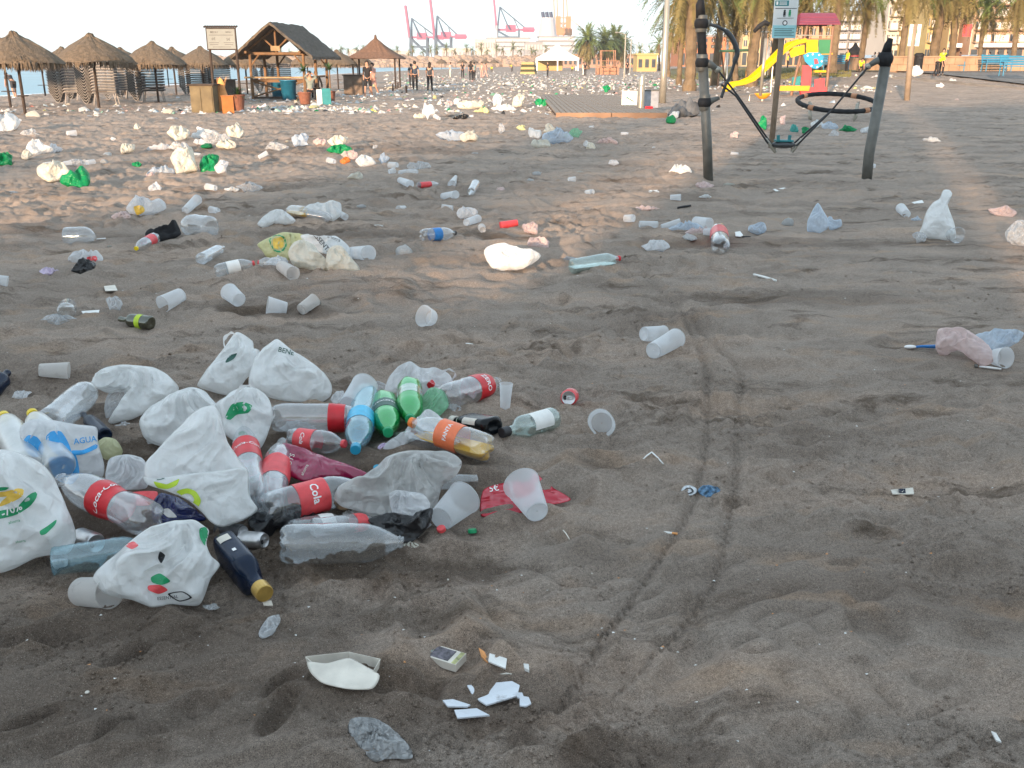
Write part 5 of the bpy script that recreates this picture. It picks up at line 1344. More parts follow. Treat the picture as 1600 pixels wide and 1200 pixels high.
# --- left of heap
puff('shrink_wrap', 'blue and white printed multipack wrap around clear bottles', 'wrapping', [(30, 672), (48, 655), (80, 656), (120, 664), (150, 668), (153, 690), (163, 728), (158, 752), (135, 766), (100, 764), (70, 748), (44, 722)], M['bagthin'], 40, .35, .06, 23, group=None, key='b2')
decal('b2', [shp([(36, 690), (44, 680), (58, 683), (68, 698), (66, 712), (52, 714), (40, 704)]), shp([(72, 682), (80, 674), (95, 674), (106, 690), (112, 708), (104, 718), (86, 708), (74, 694)]),
             shp([(76, 716), (100, 712), (118, 710), (124, 740), (112, 757), (92, 752), (80, 736)]), shp([(112, 704), (130, 703), (150, 694), (152, 700), (130, 710), (114, 711)]), txt('AGUA', 133, 688, 13, -8, 0, .01)], M['bprint'])
decal('b2', [txt('6', 100, 732, 16, -5)], WT, 'lettering')
bt('yellow capped clear bottle inside the blue printed wrap, right one', (95, 730), (52, 657), 44, .05, .10, kind='jug', mat=M['jug'], cap=M['yellow'], dent=.09, seed=1)
bt('yellow capped milky bottle at left edge of the blue printed wrap', (45, 735), (6, 650), 44, .05, .10, kind='jug', mat=M['jug'], cap=M['yellow'], dent=.09, seed=2)
bt('crushed clear bottle with white cap rising behind the blue printed wrap', (78, 672), (150, 610), 44, .03, .05, kind='water', mat=M['pet'], cap=M['whiteplastic'], dent=.12, seed=3)
bt('dark bottle end poking up behind the blue printed wrap', (166, 690), (130, 655), 22, .02, kind='liquor', mat=M['navyglass'], seed=4)
puff('plastic_cup', 'olive tinted squashed cup behind the blue printed wrap', 'cup', [(152, 692), (164, 684), (182, 688), (192, 706), (180, 720), (162, 722), (152, 708)], M['olive'], 45, .7, .05, 29, group=HC)
puff('carrier_bag', 'bulging white bag with green and yellow discount print at left edge', 'bag', [(-75, 740), (-40, 712), (0, 702), (28, 706), (60, 722), (85, 748), (100, 785), (117, 830), (116, 850), (106, 866), (60, 872), (20, 889), (-30, 897), (-72, 860), (-90, 800)], M['bag'], 38, .55, .12, 31, rings=36, segs=120, group=HEAP, key='b1')
decal('b1', [shp([(-12, 800), (14, 800), (34, 788), (44, 774), (56, 768), (58, 775), (48, 790), (26, 804), (-4, 811)])], M['green'])
decal('b1', [txt('-70%', 18, 797, 17, -22, 0, .02)], WT, 'lettering', .0045)
decal('b1', [shp([(-14, 770), (8, 768), (28, 763), (37, 765), (35, 775), (22, 783), (-2, 792), (4, 782), (22, 774), (6, 775), (-12, 778)])], M['yprint'])
decal('b1', [shp([(-10, 763), (6, 761), (14, 762), (8, 766), (-10, 768)]), shp([(62, 830), (74, 822), (88, 812), (86, 820), (72, 834), (64, 836)]), txt('ahorra', 22, 815, 7, -14), txt('ahorra', 32, 846, 6, -8)], M['green'])
puff('carrier_bag', 'small crumpled white bag between the wrap and lime printed bag', 'bag', [(166, 742), (172, 716), (200, 711), (222, 716), (234, 738), (228, 764), (198, 770), (170, 764)], M['bagthin'], 40, .5, .16, 33, group=HEAP)
bt('clear two litre bottle with red script label right of the discount bag', (240, 812), (92, 752), 56, .03, .05, kind='coke', mat=M['petgrey'], bands=[(.32, .54, M['red'])], texts=[('Coca-Cola', .43, .036, WT, 0.0, .35, .012)], dent=.07, seed=5, roll=2.1)
bt('empty bluish bottle lying flat in front of the red label bottle', (78, 864), (236, 842), 46, .01, kind='water', mat=M['petblue'], dent=.07, seed=6)
def canend(label, px, py, w, ang, mat, group='drink cans of the heap', lift=.0, up=.15, L=.115, text=None, squash=1.0):
    rad = rp(px, py, w); p1 = G(px, py, lift + rad); d = Vector((math.cos(R(ang)), math.sin(R(ang)), up)).normalized(); p0 = p1 - d * L
    return can(label, p0, p1, rad, mat, group, text, squash)
canend('silver can showing its opened end left of the empty bluish bottle', 147, 826, 32, -40, M['alu'], lift=.02)
canend('can with torn open end behind the navy bottle', 412, 829, 26, -25, M['alu'], lift=.0)
canend('black can lying between lime printed bag and opened silver can', 378, 815, 26, -30, M['black'], lift=.01)
puff('snack_packet', 'dark blue foil packet under the lime printed bag', 'packet', [(236, 800), (240, 782), (252, 770), (280, 778), (310, 800), (322, 812), (290, 816), (255, 820), (238, 815)], M['navyfoil'], 55, .4, .1, 35, group='foil packets in the heap', key='navy')
decal('navy', [shp([(252, 798), (262, 794), (270, 800), (276, 808), (262, 808)])], M['white'])
puff('carton', 'flattened red carton between the small bag and blue packet', 'carton', [(194, 782), (200, 770), (245, 768), (240, 788), (215, 790)], M['pinkred'], 70, .15, .02, 37)
# lime printed bag
puff('carrier_bag', 'large open white bag with lime green print in middle of heap', 'bag', [(224, 742), (228, 722), (250, 698), (290, 655), (312, 638), (334, 634), (345, 650), (356, 690), (386, 736), (390, 775), (402, 796), (380, 812), (348, 823), (330, 816), (300, 785), (262, 768), (228, 756)], M['bag'], 30, .32, .10, 41, rings=36, segs=120, group=HEAP, key='b5')
puff('carrier_bag', 'small white bag with looped handle and green print beside script label bottle', 'bag', [(336, 632), (352, 620), (362, 612), (380, 605), (402, 608), (420, 622), (426, 650), (414, 690), (400, 706), (380, 698), (352, 680), (344, 655)], M['bag'], 35, .5, .12, 43, group=HEAP, lift=.02, key='b8')
decal('b8', [shp([(352, 652), (362, 632), (380, 628), (394, 634), (388, 645), (370, 648), (360, 656)])], M['green'])
bt('red script label bottle pointing up beside the lime printed bag', (398, 778), (378, 662), 42, .03, .06, kind='coke', mat=M['pet'], cap=M['pinkred'], bands=[(.44, .66, M['red'])], texts=[('Coca-Cola', .56, .030, WT, 0.0, .35, .012)], dent=.05, seed=7, roll=1.5)
bt('clear bottle with faded red label right of the script label bottle', (418, 782), (442, 690), 44, .02, .03, kind='soda', mat=M['petgrey'], bands=[(.34, .6, M['pinkred'])], dent=.11, seed=8)
bt('two litre bottle with plain red label behind the cyan bottle', (424, 655), (585, 655), 44, .02, kind='soda', mat=M['petgrey'], bands=[(.56, .72, M['red'])], dent=.07, seed=9)
bt('small bottle with red label and bent neck above the maroon packet', (452, 690), (540, 708), 36, .0, kind='soda', mat=M['pet'], cap=M['pinkred'], bands=[(.18, .5, M['pinkred'])], texts=[('Cola', .34, .026, WT, 0.0, .35, .012)], dent=.13, seed=10)
puff('snack_packet', 'maroon nut packet lying flat across the bottles', 'packet', [(428, 728), (436, 697), (448, 693), (500, 712), (545, 728), (578, 743), (560, 748), (520, 744), (478, 752), (450, 742)], M['purplefoil'], 72, .22, .05, 45, lift=.05, group='foil packets in the heap', key='maroon')
decal('maroon', [txt('NUTS', 453, 722, 11, -70, 0, 0), txt('ahorra', 476, 734, 7, -62)], M['offwhite'], 'lettering')
bt('two litre bottle with round red logo label in front of the maroon packet', (410, 786), (566, 744), 52, .02, .03, kind='soda', mat=M['pet'], cap=None, bands=[(.30, .60, M['pinkred'])], texts=[('Cola', .46, .040, WT, 0.0, .0, .02)], dent=.07, seed=11, roll=2.6)
bt('squashed bottle with white label corner below the round logo bottle', (452, 814), (540, 792), 36, .0, kind='soda', mat=M['petgrey'], bands=[(.5, .75, M['white'])], dent=.15, seed=12, flat=.8)
bt('twisted bottle with scrap of red label above the big clear bottle', (488, 822), (590, 796), 34, .02, kind='water', mat=M['petgrey'], bands=[(.62, .8, M['pinkred'])], dent=.2, seed=13, flat=.8)
bt('big empty clear bottle without cap at front of heap', (437, 856), (632, 841), 62, .0, kind='soda', mat=M['pet'], dent=.07, seed=14, roll=.7)
# front items
puff('front_panel', '', '', [(224, 745), (245, 748), (290, 741), (340, 736), (386, 733), (390, 775), (402, 796), (380, 812), (348, 823), (330, 816), (300, 785), (262, 768), (230, 757)], M['bag'], 30, .12, .05, 42, 18, 90, parent=BAGS['b5'][0], shift=.085, key='b5f', base=Vector(BAGS['b5'][0].location) + Vector((0, -.02, .01)))
decal('b5f', [shp([(270, 783), (276, 768), (292, 763), (306, 768), (314, 782), (308, 794), (292, 792), (280, 788)], hole=.5), shp([(240, 752), (252, 757), (268, 755), (280, 748), (276, 758), (262, 764), (246, 762)]),
             shp([(230, 740), (240, 742), (250, 740), (246, 748), (234, 748)])], M['lime'])
decal('b5f', [shp([(242, 735), (250, 730), (256, 738), (248, 744)]), shp([(238, 743), (248, 742), (258, 747), (246, 750)]), shp([(275, 738), (284, 736), (282, 742), (276, 744)])], M['darkgreen'])
puff('carrier_bag', 'open white bag spilling printed scraps at front of heap', 'bag', [(144, 906), (152, 890), (178, 868), (205, 845), (235, 822), (265, 814), (300, 813), (325, 828), (322, 850), (330, 868), (345, 883), (330, 905), (312, 945), (270, 944), (235, 949), (205, 938), (180, 932), (158, 925)], M['bag'], 40, .35, .13, 47, rings=36, segs=120, group=HEAP, key='b11')
decal('b11', [shp([(312, 826), (322, 824), (328, 840), (330, 860), (318, 850), (312, 838)]), shp([(236, 902), (250, 896), (266, 908), (252, 914), (238, 910)])], M['green'])
decal('b11', [shp([(232, 915), (250, 914), (262, 922), (248, 928), (232, 922)]), shp([(196, 852), (208, 846), (216, 852), (206, 858)])], M['pinkred'])
decal('b11', [txt('ESSENTIAL', 262, 934, 7, -6), shp([(250, 862), (258, 868), (252, 880), (247, 872)]), shp([(262, 928), (285, 924), (300, 934), (280, 940)], hole=.8)], M['black'])
cp('frosted cup lying on its side left of the front bag', (122, 902), (170, 922), 44, 48, 0, HC, mat=M['cupold'], seed=1)
bt('navy flat bottle with gold cap at the very front of heap', (352, 848), (413, 922), 62, .0, kind='liquor', name='liquor_bottle', mat=M['navyglass'], cap=M['gold'], sq=.62, seed=15, patches=[(.10, .22, -.45, .45, M['offwhite']), (.40, .45, -.16, .12, M['whiteprint'])], roll=R(100))
# white label patch on the navy bottle is real paper
def flask_label(t, u0, u1, halfw, mat, side=1, name='paper_label', rad=None, sq=.62, L=None):
    mb = MB(); n = 6
    for i in range(n + 1):
        x = -halfw + 2 * halfw * i / n
        for u in (u0, u1): mb.v.append((x, side * (rad * sq * 1.03 + .0012), u * L))
    mb.f = [(2 * i, 2 * i + 2, 2 * i + 3, 2 * i + 1) for i in range(n)]
    return mb.build(name, mat, t)
puff('film_scrap', 'rumpled clear film and dirt grey bag right of the round logo bottle', 'bag', [(522, 778), (530, 760), (548, 750), (568, 744), (590, 730), (604, 716), (642, 706), (700, 708), (720, 722), (712, 742), (692, 758), (684, 786), (655, 812), (610, 815), (565, 800), (535, 792)], M['dirtyfilm'], 45, .42, .15, 51, rings=36, segs=120, group=HEAP, key='b10')
puff('carton_scrap', 'brown stained paper sticking out of the dirty grey bag', 'carton', [(522, 785), (532, 762), (548, 752), (562, 750), (556, 775), (545, 795), (530, 796)], pmat('brown_card', (.33, .22, .13), .8, 0, 20, .3), 50, .3, .08, 53, lift=.01)
puff('carrier_bag', 'small knotted clear bag on front of the dirty grey bag', 'bag', [(608, 772), (620, 766), (640, 768), (662, 772), (672, 788), (664, 806), (640, 818), (622, 812), (610, 795)], M['bagthin'], 40, .55, .2, 55, lift=.02, group=HEAP)
puff('carrier_bag', 'black bag scrap under the dirty grey bag', 'bag', [(575, 812), (610, 802), (650, 806), (676, 795), (668, 825), (640, 848), (610, 838), (590, 826)], M['blackbag'], 60, .35, .15, 57, group=HEAP)
puff('carrier_bag', 'thin black bag lying under the middle of heap', 'bag', [(388, 812), (420, 792), (470, 790), (520, 808), (470, 826), (430, 822), (400, 836)], M['blackbag'], 78, .2, .12, 58, group=HEAP)
cp('large frosted cup at right foot of the dirty grey bag', (688, 800), (725, 768), 40, 54, 0, HC, seed=2)
cp('flattened clear cup behind the large frosted cup', (672, 748), (742, 738), 26, 22, .0, HC, mat=M['pet'], crush=.25, seed=3)
bt('cyan capped water bottle pointing at the viewer in the heap', (572, 622), (556, 716), 42, .02, .0, kind='water', mat=M['petblue'], cap=M['cyancap'], bands=[(.46, .64, M['cyan'])], dent=.05, seed=16)
cp('frosted cup leaning behind the cyan capped bottle', (545, 640), (570, 612), 30, 40, .03, HC, seed=4)
bt('green bottle with dark label next to the cyan capped bottle', (600, 622), (607, 690), 42, .02, .0, kind='soda', mat=M['petgreen'], cap=M['green'], bands=[(.34, .58, M['darkgreen'])], texts=[('FREEWAY', .44, .022, WT, 0.0, .1, .02)], dent=.01, seed=17, roll=.0)
bt('green bottle with see-through label right of the other green bottle', (640, 604), (641, 660), 40, .04, .03, kind='soda', mat=M['petgreen'], cap=M['green'], bands=[(.30, .52, M['petgrey'])], dent=.01, seed=18)
bt('dusty bottle with red lettered label right of pink printed bag', (690, 632), (780, 597), 42, .0, kind='soda', mat=M['petgrey'], bands=[(.50, .78, M['red'])], texts=[('ZERO', .64, .035, WT, 0.0, 0, .02)], dent=.07, seed=19, roll=2.2)
bt('orange drink bottle with orange cap and leftover drink', (766, 704), (642, 669), 44, .02, .04, kind='soda', mat=M['pet'], cap=M['orangecap'], bands=[(.34, .60, M['orange'])], texts=[('FANTA', .46, .024, WT, 0.0, 0, .02)], drink=M['drink'], drinklev=-.004, dent=.05, seed=20, roll=1.6)
bt('thin clear bottle lying under the orange drink bottle', (715, 708), (618, 686), 26, .0, kind='water', mat=M['petgrey'], dent=.11, seed=21)
tq = bt('dark square liquor bottle with cream cap behind the orange drink bottle', (772, 682), (706, 655), 36, .0, kind='liquor', name='liquor_bottle', mat=M['blackglass'], cap=M['offwhite'], sq=.75, bands=[(.64, .74, M['offwhite'])], patches=[(.2, .5, -.3, .35, M['offwhite'])], seed=22)
bt('clear glass spirit bottle with white label right of the heap', (864, 652), (784, 688), 36, .0, kind='liquor', name='glass_bottle', mat=M['glass'], cap=M['black'], patches=[(.15, .52, -.9, .9, M['white'])], texts=[('GIN', .55, .02, M['black'], 0.0)], seed=23, roll=.4, dent=0)
puff('paper_scrap', 'crumpled lilac paper below the green bottle', 'paper', [(590, 698), (598, 692), (608, 694), (611, 702), (600, 708), (592, 706)], pmat('lilac_paper', (.62, .50, .68), .7), 40, .6, .2, 61)
# red wrap and cups to the right
puff('film_wrap', 'torn red shrink wrap lying flat on sand right of heap', 'wrapping', [(752, 806), (756, 765), (800, 752), (832, 752), (836, 738), (858, 758), (892, 780), (864, 788), (838, 784), (820, 800), (790, 803)], M['redfilm'], 84, .05, .03, 63, key='redwrap')
decal('redwrap', [txt('5€', 772, 763, 14, -10), txt('ahorra', 800, 766, 12, 80)], WT, 'lettering')
def ucup(label, px, py, L, r0, r1, d, lift=0, **kw):
    p = G(px, py, lift); d = Vector(d).normalized()
    return cup(label, p, p + d * L, r0, r1, **kw)
cp('pink tinted frosted cup lying on the red shrink wrap', (840, 792), (815, 752), 36, 56, .01, 'frosted cups dropped on the sand', seed=5)
ucup('tall frosted cup standing upright right of the heap', 789, 644, .115, .021, .0285, (.05, .02, 1), group='frosted cups dropped on the sand', seed=6)
def mouthcup(label, px, py, w, L, d, **kw):
    """cup whose mouth faces the viewer: px, py centre of mouth"""
    r1 = rp(px, py, w); p1 = G(px, py, r1); d = Vector(d).normalized()
    return cup(label, p1 - d * L, p1, r1 * .78, r1, **kw)
mouthcup('clear cup with broken rim facing the viewer beyond the red can', 940, 657, 42, .07, (-.1, -.9, .35), mat=M['cup'], group='frosted cups dropped on the sand', crush=.1, seed=7)
canend('red and white can lying with its top toward the viewer', 888, 632, 25, -100, M['pinkred'], group=None, lift=0, up=.25, L=.10, text=[('Cola', .5, .03, WT, 0.0, .3, .02)])

handle('b8', [(372, 640), (368, 622), (376, 606), (392, 603), (402, 612), (404, 632)], .008)
handle('b3', [(165, 606), (152, 600), (150, 588), (160, 580), (172, 584)], .008)
handle('b6', [(352, 545), (350, 530), (362, 520), (372, 528), (376, 545)], .008)
handle('b11', [(240, 905), (250, 925), (262, 938), (285, 944), (305, 935), (310, 915)], .010)
handle('b9', [(690, 582), (702, 577), (712, 584), (706, 594)], .008)

# small pieces in the gaps and round the foot of the heap
for lb, x, y, w_, h_, mt, tl in [('clear film scrap between the arched bag and the olive cup', 196, 668, 34, 14, 'clearfilm', 70), ('white scrap in the dark gap right of the arched bag', 240, 690, 22, 12, 'bagthin', 60),
    ('thin clear film under the plain red label bottle', 470, 668, 60, 18, 'clearfilm', 75), ('white torn film above the navy foil packet', 262, 780, 30, 12, 'bagthin', 70), ('clear film bunched at the neck of the big clear bottle', 650, 822, 44, 20, 'clearfilm', 70),
    ('grey film strip lying over the twisted bottle', 560, 806, 50, 14, 'dirtyfilm', 75), ('white film crumple behind the cyan capped bottle', 528, 622, 26, 22, 'bagthin', 50), ('clear film left of the pink printed bag', 590, 604, 24, 20, 'clearfilm', 50),
    ('white crumpled corner under the dusty bottle', 706, 640, 30, 14, 'bagthin', 65), ('small brown paper scrap before the black film', 640, 852, 26, 10, 'cream', 80), ('pale film scrap at the foot of the front bag', 330, 948, 26, 9, 'clearfilm', 80), ('white film at lower left edge below the discount bag', 96, 880, 30, 16, 'bagthin', 70)]:
    puff('film_scrap', lb, 'wrapping', [(x + w_ / 2 * math.cos(k * .785 + .2) * rnd.uniform(.65, 1.25), y - h_ / 2 * math.sin(k * .785 + .2) * rnd.uniform(.65, 1.25)) for k in range(8)], M[mt], tl, .35, .2, int(x), 10, 40, group='loose plastic wraps in the heap')
for lb, x, y, mt in [('red bottle cap on sand right of the black bag scrap', 690, 832, 'pinkred'), ('blue bottle cap on dark sand below the cyan bottle', 590, 742, 'cyancap'), ('white bottle cap left of the square liquor bottle', 728, 716, 'whiteplastic'), ('green bottle cap on sand before the red wrap', 738, 822, 'green')]:
    p = G(x, y, .001); t = thing('bottle_cap', lb, 'bottle cap', tuple(p), 0, None); t.rotation_euler = (.25, .15, x)
    MB().lathe([(.001, .012), (.013, .012), (.0145, .010), (.015, 0), (.0138, 0), (.013, .009)], 20).build('cap_body', M[mt], t)
# ------------------------------------------------------------------ single items on the sand
CUPG = 'frosted cups dropped on the sand'; BAGG = 'bags scattered over the beach'; BOTG = 'bottles scattered over the beach'; SCR = 'small scraps on the sand'
def B(label, poly, mt='bag', tilt=45, th=.5, fold=.11, seed=None, group=BAGG, cat='bag', name='carrier_bag', **kw):
    seed = seed if seed is not None else int(poly[0][0] * 3 + poly[0][1])
    return puff(name, label, cat, poly, M[mt] if isinstance(mt, str) else mt, tilt, th, fold, seed, kw.pop('rings', 14), kw.pop('segs', 52), group=group, **kw)
def blob(cx, cy, w_, h_, seed=0, n=9, spike=.22, top=None):
    rs = random.Random(seed); out = []
    for i in range(n):
        a = 2 * PI * i / n + rs.uniform(-.2, .2); r = 1 + rs.uniform(-spike, spike)
        out.append((cx + math.cos(a) * w_ / 2 * r, cy - math.sin(a) * h_ / 2 * r * (.85 if math.sin(a) < 0 else 1)))
    return out
def bb(label, cx, cy, w_, h_, mt='bag', seed=None, tilt=48, th=.55, fold=.17, spike=.34, **kw):
    seed = seed if seed is not None else int(cx * 7 + cy * 3)
    return B(label, blob(cx, cy, w_, h_, seed, kw.pop('n', 9), spike), mt, tilt, th, fold, seed, **kw)
def sbt(label, b, c, w_, kind='soda', mat='pet', **kw):
    kw.setdefault('group', BOTG)
    for k in ('cap',):
        if isinstance(kw.get(k), str): kw[k] = M[kw[k]]
    return bt(label, b, c, w_, kw.pop('lift', 0.0), kind=kind, mat=M[mat], **kw)
def scp(label, b, c, w0, w1, **kw):
    return cp(label, b, c, w0, w1, 0, CUPG, **kw)
# right hand side, near
B('pink tinted crumpled bag lying left of the pale blue bag', [(1463, 546), (1466, 516), (1485, 512), (1515, 518), (1540, 535), (1555, 560), (1540, 572), (1520, 560), (1490, 545)], 'pinkbag', 60, .35, .14)
B('pale blue crumpled bag at the right edge beside the pink bag', [(1520, 528), (1545, 520), (1575, 514), (1600, 520), (1590, 535), (1560, 545), (1545, 560), (1530, 545)], 'bluefilm', 60, .3, .14)
mouthcup('frosted cup facing the viewer at the foot of the pink bag', 1571, 561, 32, .07, (.3, -.8, .2), group=CUPG, seed=31)
def razor(label, px, py, rot, mat1, mat2, L=.11, name='razor', cat='razor', group=None):
    p = G(px, py, .004); t = thing(name, label, cat, tuple(p), R(rot), group)
    MB().tube([(-L / 2, 0, .004), (0, .002, .007), (L / 2 - .01, 0, .006)], [.005, .006, .004], 10).build('handle', M[mat1], t, True)
    MB().box((L / 2 + .004, 0, .008), (.014, .04, .008)).build('head', M[mat2], t)
razor('white disposable razor lying below the frosted cup at right', 1545, 576, 160, 'whiteplastic', 'steel')
p = G(1433, 548, .006); t = thing('toothbrush', 'navy and white plastic spoon lying left of the pink bag', 'spoon', tuple(p), R(2)); t.name = 'plastic_spoon'
MB().tube([(-.02, 0, .006), (.02, 0, .01), (.10, 0, .008)], [.006, .007, .011], 10).build('handle', M['blue'], t, True); MB().sphere((-.04, 0, .008), .022, 14, 8, (1.5, .75, .45)).build('bowl', M['whiteplastic'], t, True)
def flatquad(label, pts, mt, name='paper_scrap', cat='paper', group=SCR, h=.004, curl=.012, seed=0):
    """a small sheet or card lying on the sand, with real thickness and a little curl"""
    P = [G(a, b, .003) for a, b in pts]; c = sum(P, Vector((0, 0, 0))) / len(P); rs = random.Random(seed or int(pts[0][0])); n = len(P); mb = MB()
    for s in (0, 1):
        mb.v.append((c.x, c.y, c.z + .002 + s * h))
        for i, q in enumerate(P): mb.v.append((q.x, q.y, c.z + .001 + s * h + curl * (math.sin(i * 2 + (seed or 1)) * .5 + .5)))
    k = n + 1
    for i in range(n):
        j = (i + 1) % n; mb.f += [(0, 1 + j, 1 + i), (k, k + 1 + i, k + 1 + j), (1 + i, 1 + j, k + 1 + j, k + 1 + i)]
    o = mb.build(name, M[mt] if isinstance(mt, str) else mt, None, False, tuple(c)); return tag(o, label, cat, group)
def stick(label, a, b, r, mt, name='straw', cat='straw', group=None):
    P = G(*a, r); Q = G(*b, r); o = MB().tube([P, (P + Q) / 2 + Vector((0, 0, .003)), Q], r, 8).build(name, M[mt], None, True, tuple(P)); return tag(o, label, cat, group)
# cigarette butt with paper and filter
p = G(1048, 832, .004); t = thing('cigarette_butt', 'half smoked cigarette left of the right wheel track', 'cigarette', tuple(p), R(-15))
MB().tube([(-.022, 0, .002), (.004, 0, .002)], .004, 10).build('paper_tube', M['white'], t); MB().tube([(.004, 0, .002), (.022, 0, .002)], .0041, 10).build('filter', M['cork'], t)
flatquad('small ticket with yellow and dark ends on open sand at right', [(1392, 764), (1427, 759), (1429, 766), (1395, 770)], 'offwhite')
flatquad('dark printed middle lying on the small ticket at right', [(1404, 763), (1415, 761), (1416, 766), (1405, 767)], 'navyglass')
flatquad('white shell fragment near the bottom right corner', [(1548, 1147), (1556, 1148), (1565, 1158), (1556, 1161)], 'white', 'shell', 'shell')
puff('drink_can', 'flattened silver can end beside the right wheel track', 'can', [(1063, 768), (1068, 760), (1078, 758), (1088, 763), (1089, 770), (1080, 774), (1068, 773)], M['foil'], 78, .18, .10, 7, 10, 36, key='sc')
decal('sc', [shp([(1068, 767), (1073, 762), (1081, 763), (1084, 768), (1078, 771), (1071, 771)], hole=.7)], M['black'])
puff('drink_can', 'crushed blue and white can beside the wheel track', 'can', [(1090, 768), (1095, 761), (1108, 759), (1122, 762), (1128, 769), (1122, 777), (1102, 777)], pmat('blue_white_can', (.10, .20, .32), .35, .3, 60, .8), 60, .4, .14, 8, 12, 44)
stick('thin white straw bent on sand left of the tracks', (1003, 722), (1018, 714), .003, 'white', 'straw')
stick('short white stick crossing the bent straw', (1018, 714), (1036, 727), .003, 'white', 'straw')
stick('pale stick on sand below the red shrink wrap', (880, 825), (890, 838), .002, 'offwhite', 'twig', 'twig')
stick('white bone-like plastic fork stem in the middle distance', (1178, 428), (1212, 441), .009, 'white', 'plastic_fork', 'fork')
stick('small white roll of paper on sand behind the heap', (724, 534), (740, 538), .010, 'white', 'paper_roll', 'paper')
scp('left one of two frosted cups lying beside the wheel track', (1005, 534), (1036, 526), 22, 26, seed=8)
scp('right one of two frosted cups, crossing the other one', (1020, 554), (1056, 534), 26, 30, seed=9)
scp('frosted cup lying with open end right, left of the arched bag', (64, 592), (108, 586), 20, 26, mat=M['cupold'], seed=10)
bb('small crushed white film on sand below that lone cup', 33, 617, 34, 12, 'bagthin', tilt=70, th=.4)
sbt('dark blue bottle end at the left edge beyond the heap', (-20, 610), (14, 590), 30, 'liquor', 'navyglass')
mouthcup('clear dented cup lying mouth up in the middle', 662, 497, 32, .07, (-.5, -.6, .3), mat=M['cup'], group=CUPG, seed=12, crush=.08)
scp('frosted cup right of the row of three below the printed bags', (447, 474), (418, 472), 20, 28, seed=13)
scp('frosted cup in middle of the row of three, leaning left', (357, 460), (373, 468), 27, 22, seed=14)
scp('frosted cup at left end of the row of three', (284, 468), (254, 474), 22, 26, mat=M['cup'], seed=15)
scp('sand stained cup lying beside a dark tube', (470, 479), (492, 472), 18, 20, mat=M['cupold'], seed=16)
stick('dark tube lying beside the sand stained cup', (468, 482), (499, 474), .016, 'steel', 'cardboard_tube', 'tube')
sbt('dark green bottle with foil neck lying left of the cups', (236, 500), (186, 496), 22, 'liquor', 'greenglass', bands=[(.25, .40, M['lime'])], seed=41)
sbt('clear round bottle standing upright on its base at left', (104, 492), (106, 466), 26, 'jug', 'pet', seed=42, dent=.1)
bb('clear film trailing from the upright clear bottle', 88, 500, 62, 20, 'clearfilm', tilt=60, th=.3)
bb('small clear ball of film above the green bottle', 181, 474, 28, 24, 'clearfilm', tilt=45, th=.7)
flatquad('small open white frame of card above the film ball', [(163, 452), (180, 449), (184, 456), (165, 459)], 'offwhite')
flatquad('white paper strip left of the lone cup row', [(128, 491), (156, 488), (154, 493), (130, 494)], 'white')
scp('clear cup cut off by the left edge, mid distance', (-6, 448), (12, 446), 16, 18, seed=17)
# jug and shirt
sbt('big clear five litre jug with handle lying at left', (102, 370), (150, 372), 30, 'jug', 'pet', seed=43, dent=.05)
p = G(158, 380, .01); t = thing('jug_handle', 'white handle ring lying by the mouth of the big jug', 'handle ring', tuple(p), R(-60)); t.name = 'carry_ring'
MB().tube([(-.06, -.02, .01), (.06, -.025, .03), (.06, .03, .03), (-.06, .025, .01), (-.06, -.02, .01)], .006, 8).build('ring_body', M['whiteplastic'], t, True)
bb('white bag with red print over an open dark paper bag', 136, 404, 46, 28, 'bagthin', tilt=50, th=.5, key='redbag1'); decal('redbag1', [shp([(136, 402), (150, 400), (152, 410), (138, 408)])], M['pinkred'])
bb('open paper bag with dark inside under the red print bag', 132, 420, 36, 22, 'blackbag', tilt=60)
bb('short lilac and white wrapper near the paper bag', 76, 425, 34, 9, pmat('lilac_wrapper', (.50, .42, .55), .5), tilt=70, th=.4, cat='wrapper', name='wrapper', group=SCR)
puff('shirt', 'crumpled black cloth between the small bottle and large jug', 'cloth', [(226, 368), (232, 358), (250, 360), (268, 352), (276, 347), (282, 366), (262, 374), (246, 378)], pmat('black_cloth', (.010, .010, .012), .95, 0, 6, .3, .004, 30), 65, .4, .2, 71, 10, 40)
sbt('small clear bottle with yellow cap on the black cloth', (244, 372), (212, 386), 18, 'soda', 'petgrey', cap='yellow', bands=[(.2, .5, M['pinkred'])], seed=44)
sbt('round clear jug lying at the end of the black cloth', (330, 352), (284, 350), 36, 'jug', 'pet', seed=45, dent=.06)
sbt('clear ribbed bottle lying alone right of the black cloth', (314, 410), (350, 392), 18, 'water', 'pet', seed=46, dent=.04)
sbt('clear bottle with white label left of the printed bags', (336, 426), (398, 422), 22, 'soda', 'pet', cap='pinkred', bands=[(.3, .62, M['white'])], seed=47)
bb('yellow printed bag with see-through film, back left', 226, 324, 62, 30, 'bagthin', tilt=50, th=.6, key='yb'); decal('yb', [shp([(209, 323), (222, 321), (226, 330), (214, 336)])], M['yprint'])
bb('pinkish film scrap left of the yellow printed bag', 190, 338, 34, 14, 'pinkbag', tilt=60, th=.4)
scp('clear cup lying right of the yellow printed bag', (289, 326), (309, 318), 12, 15, seed=18)
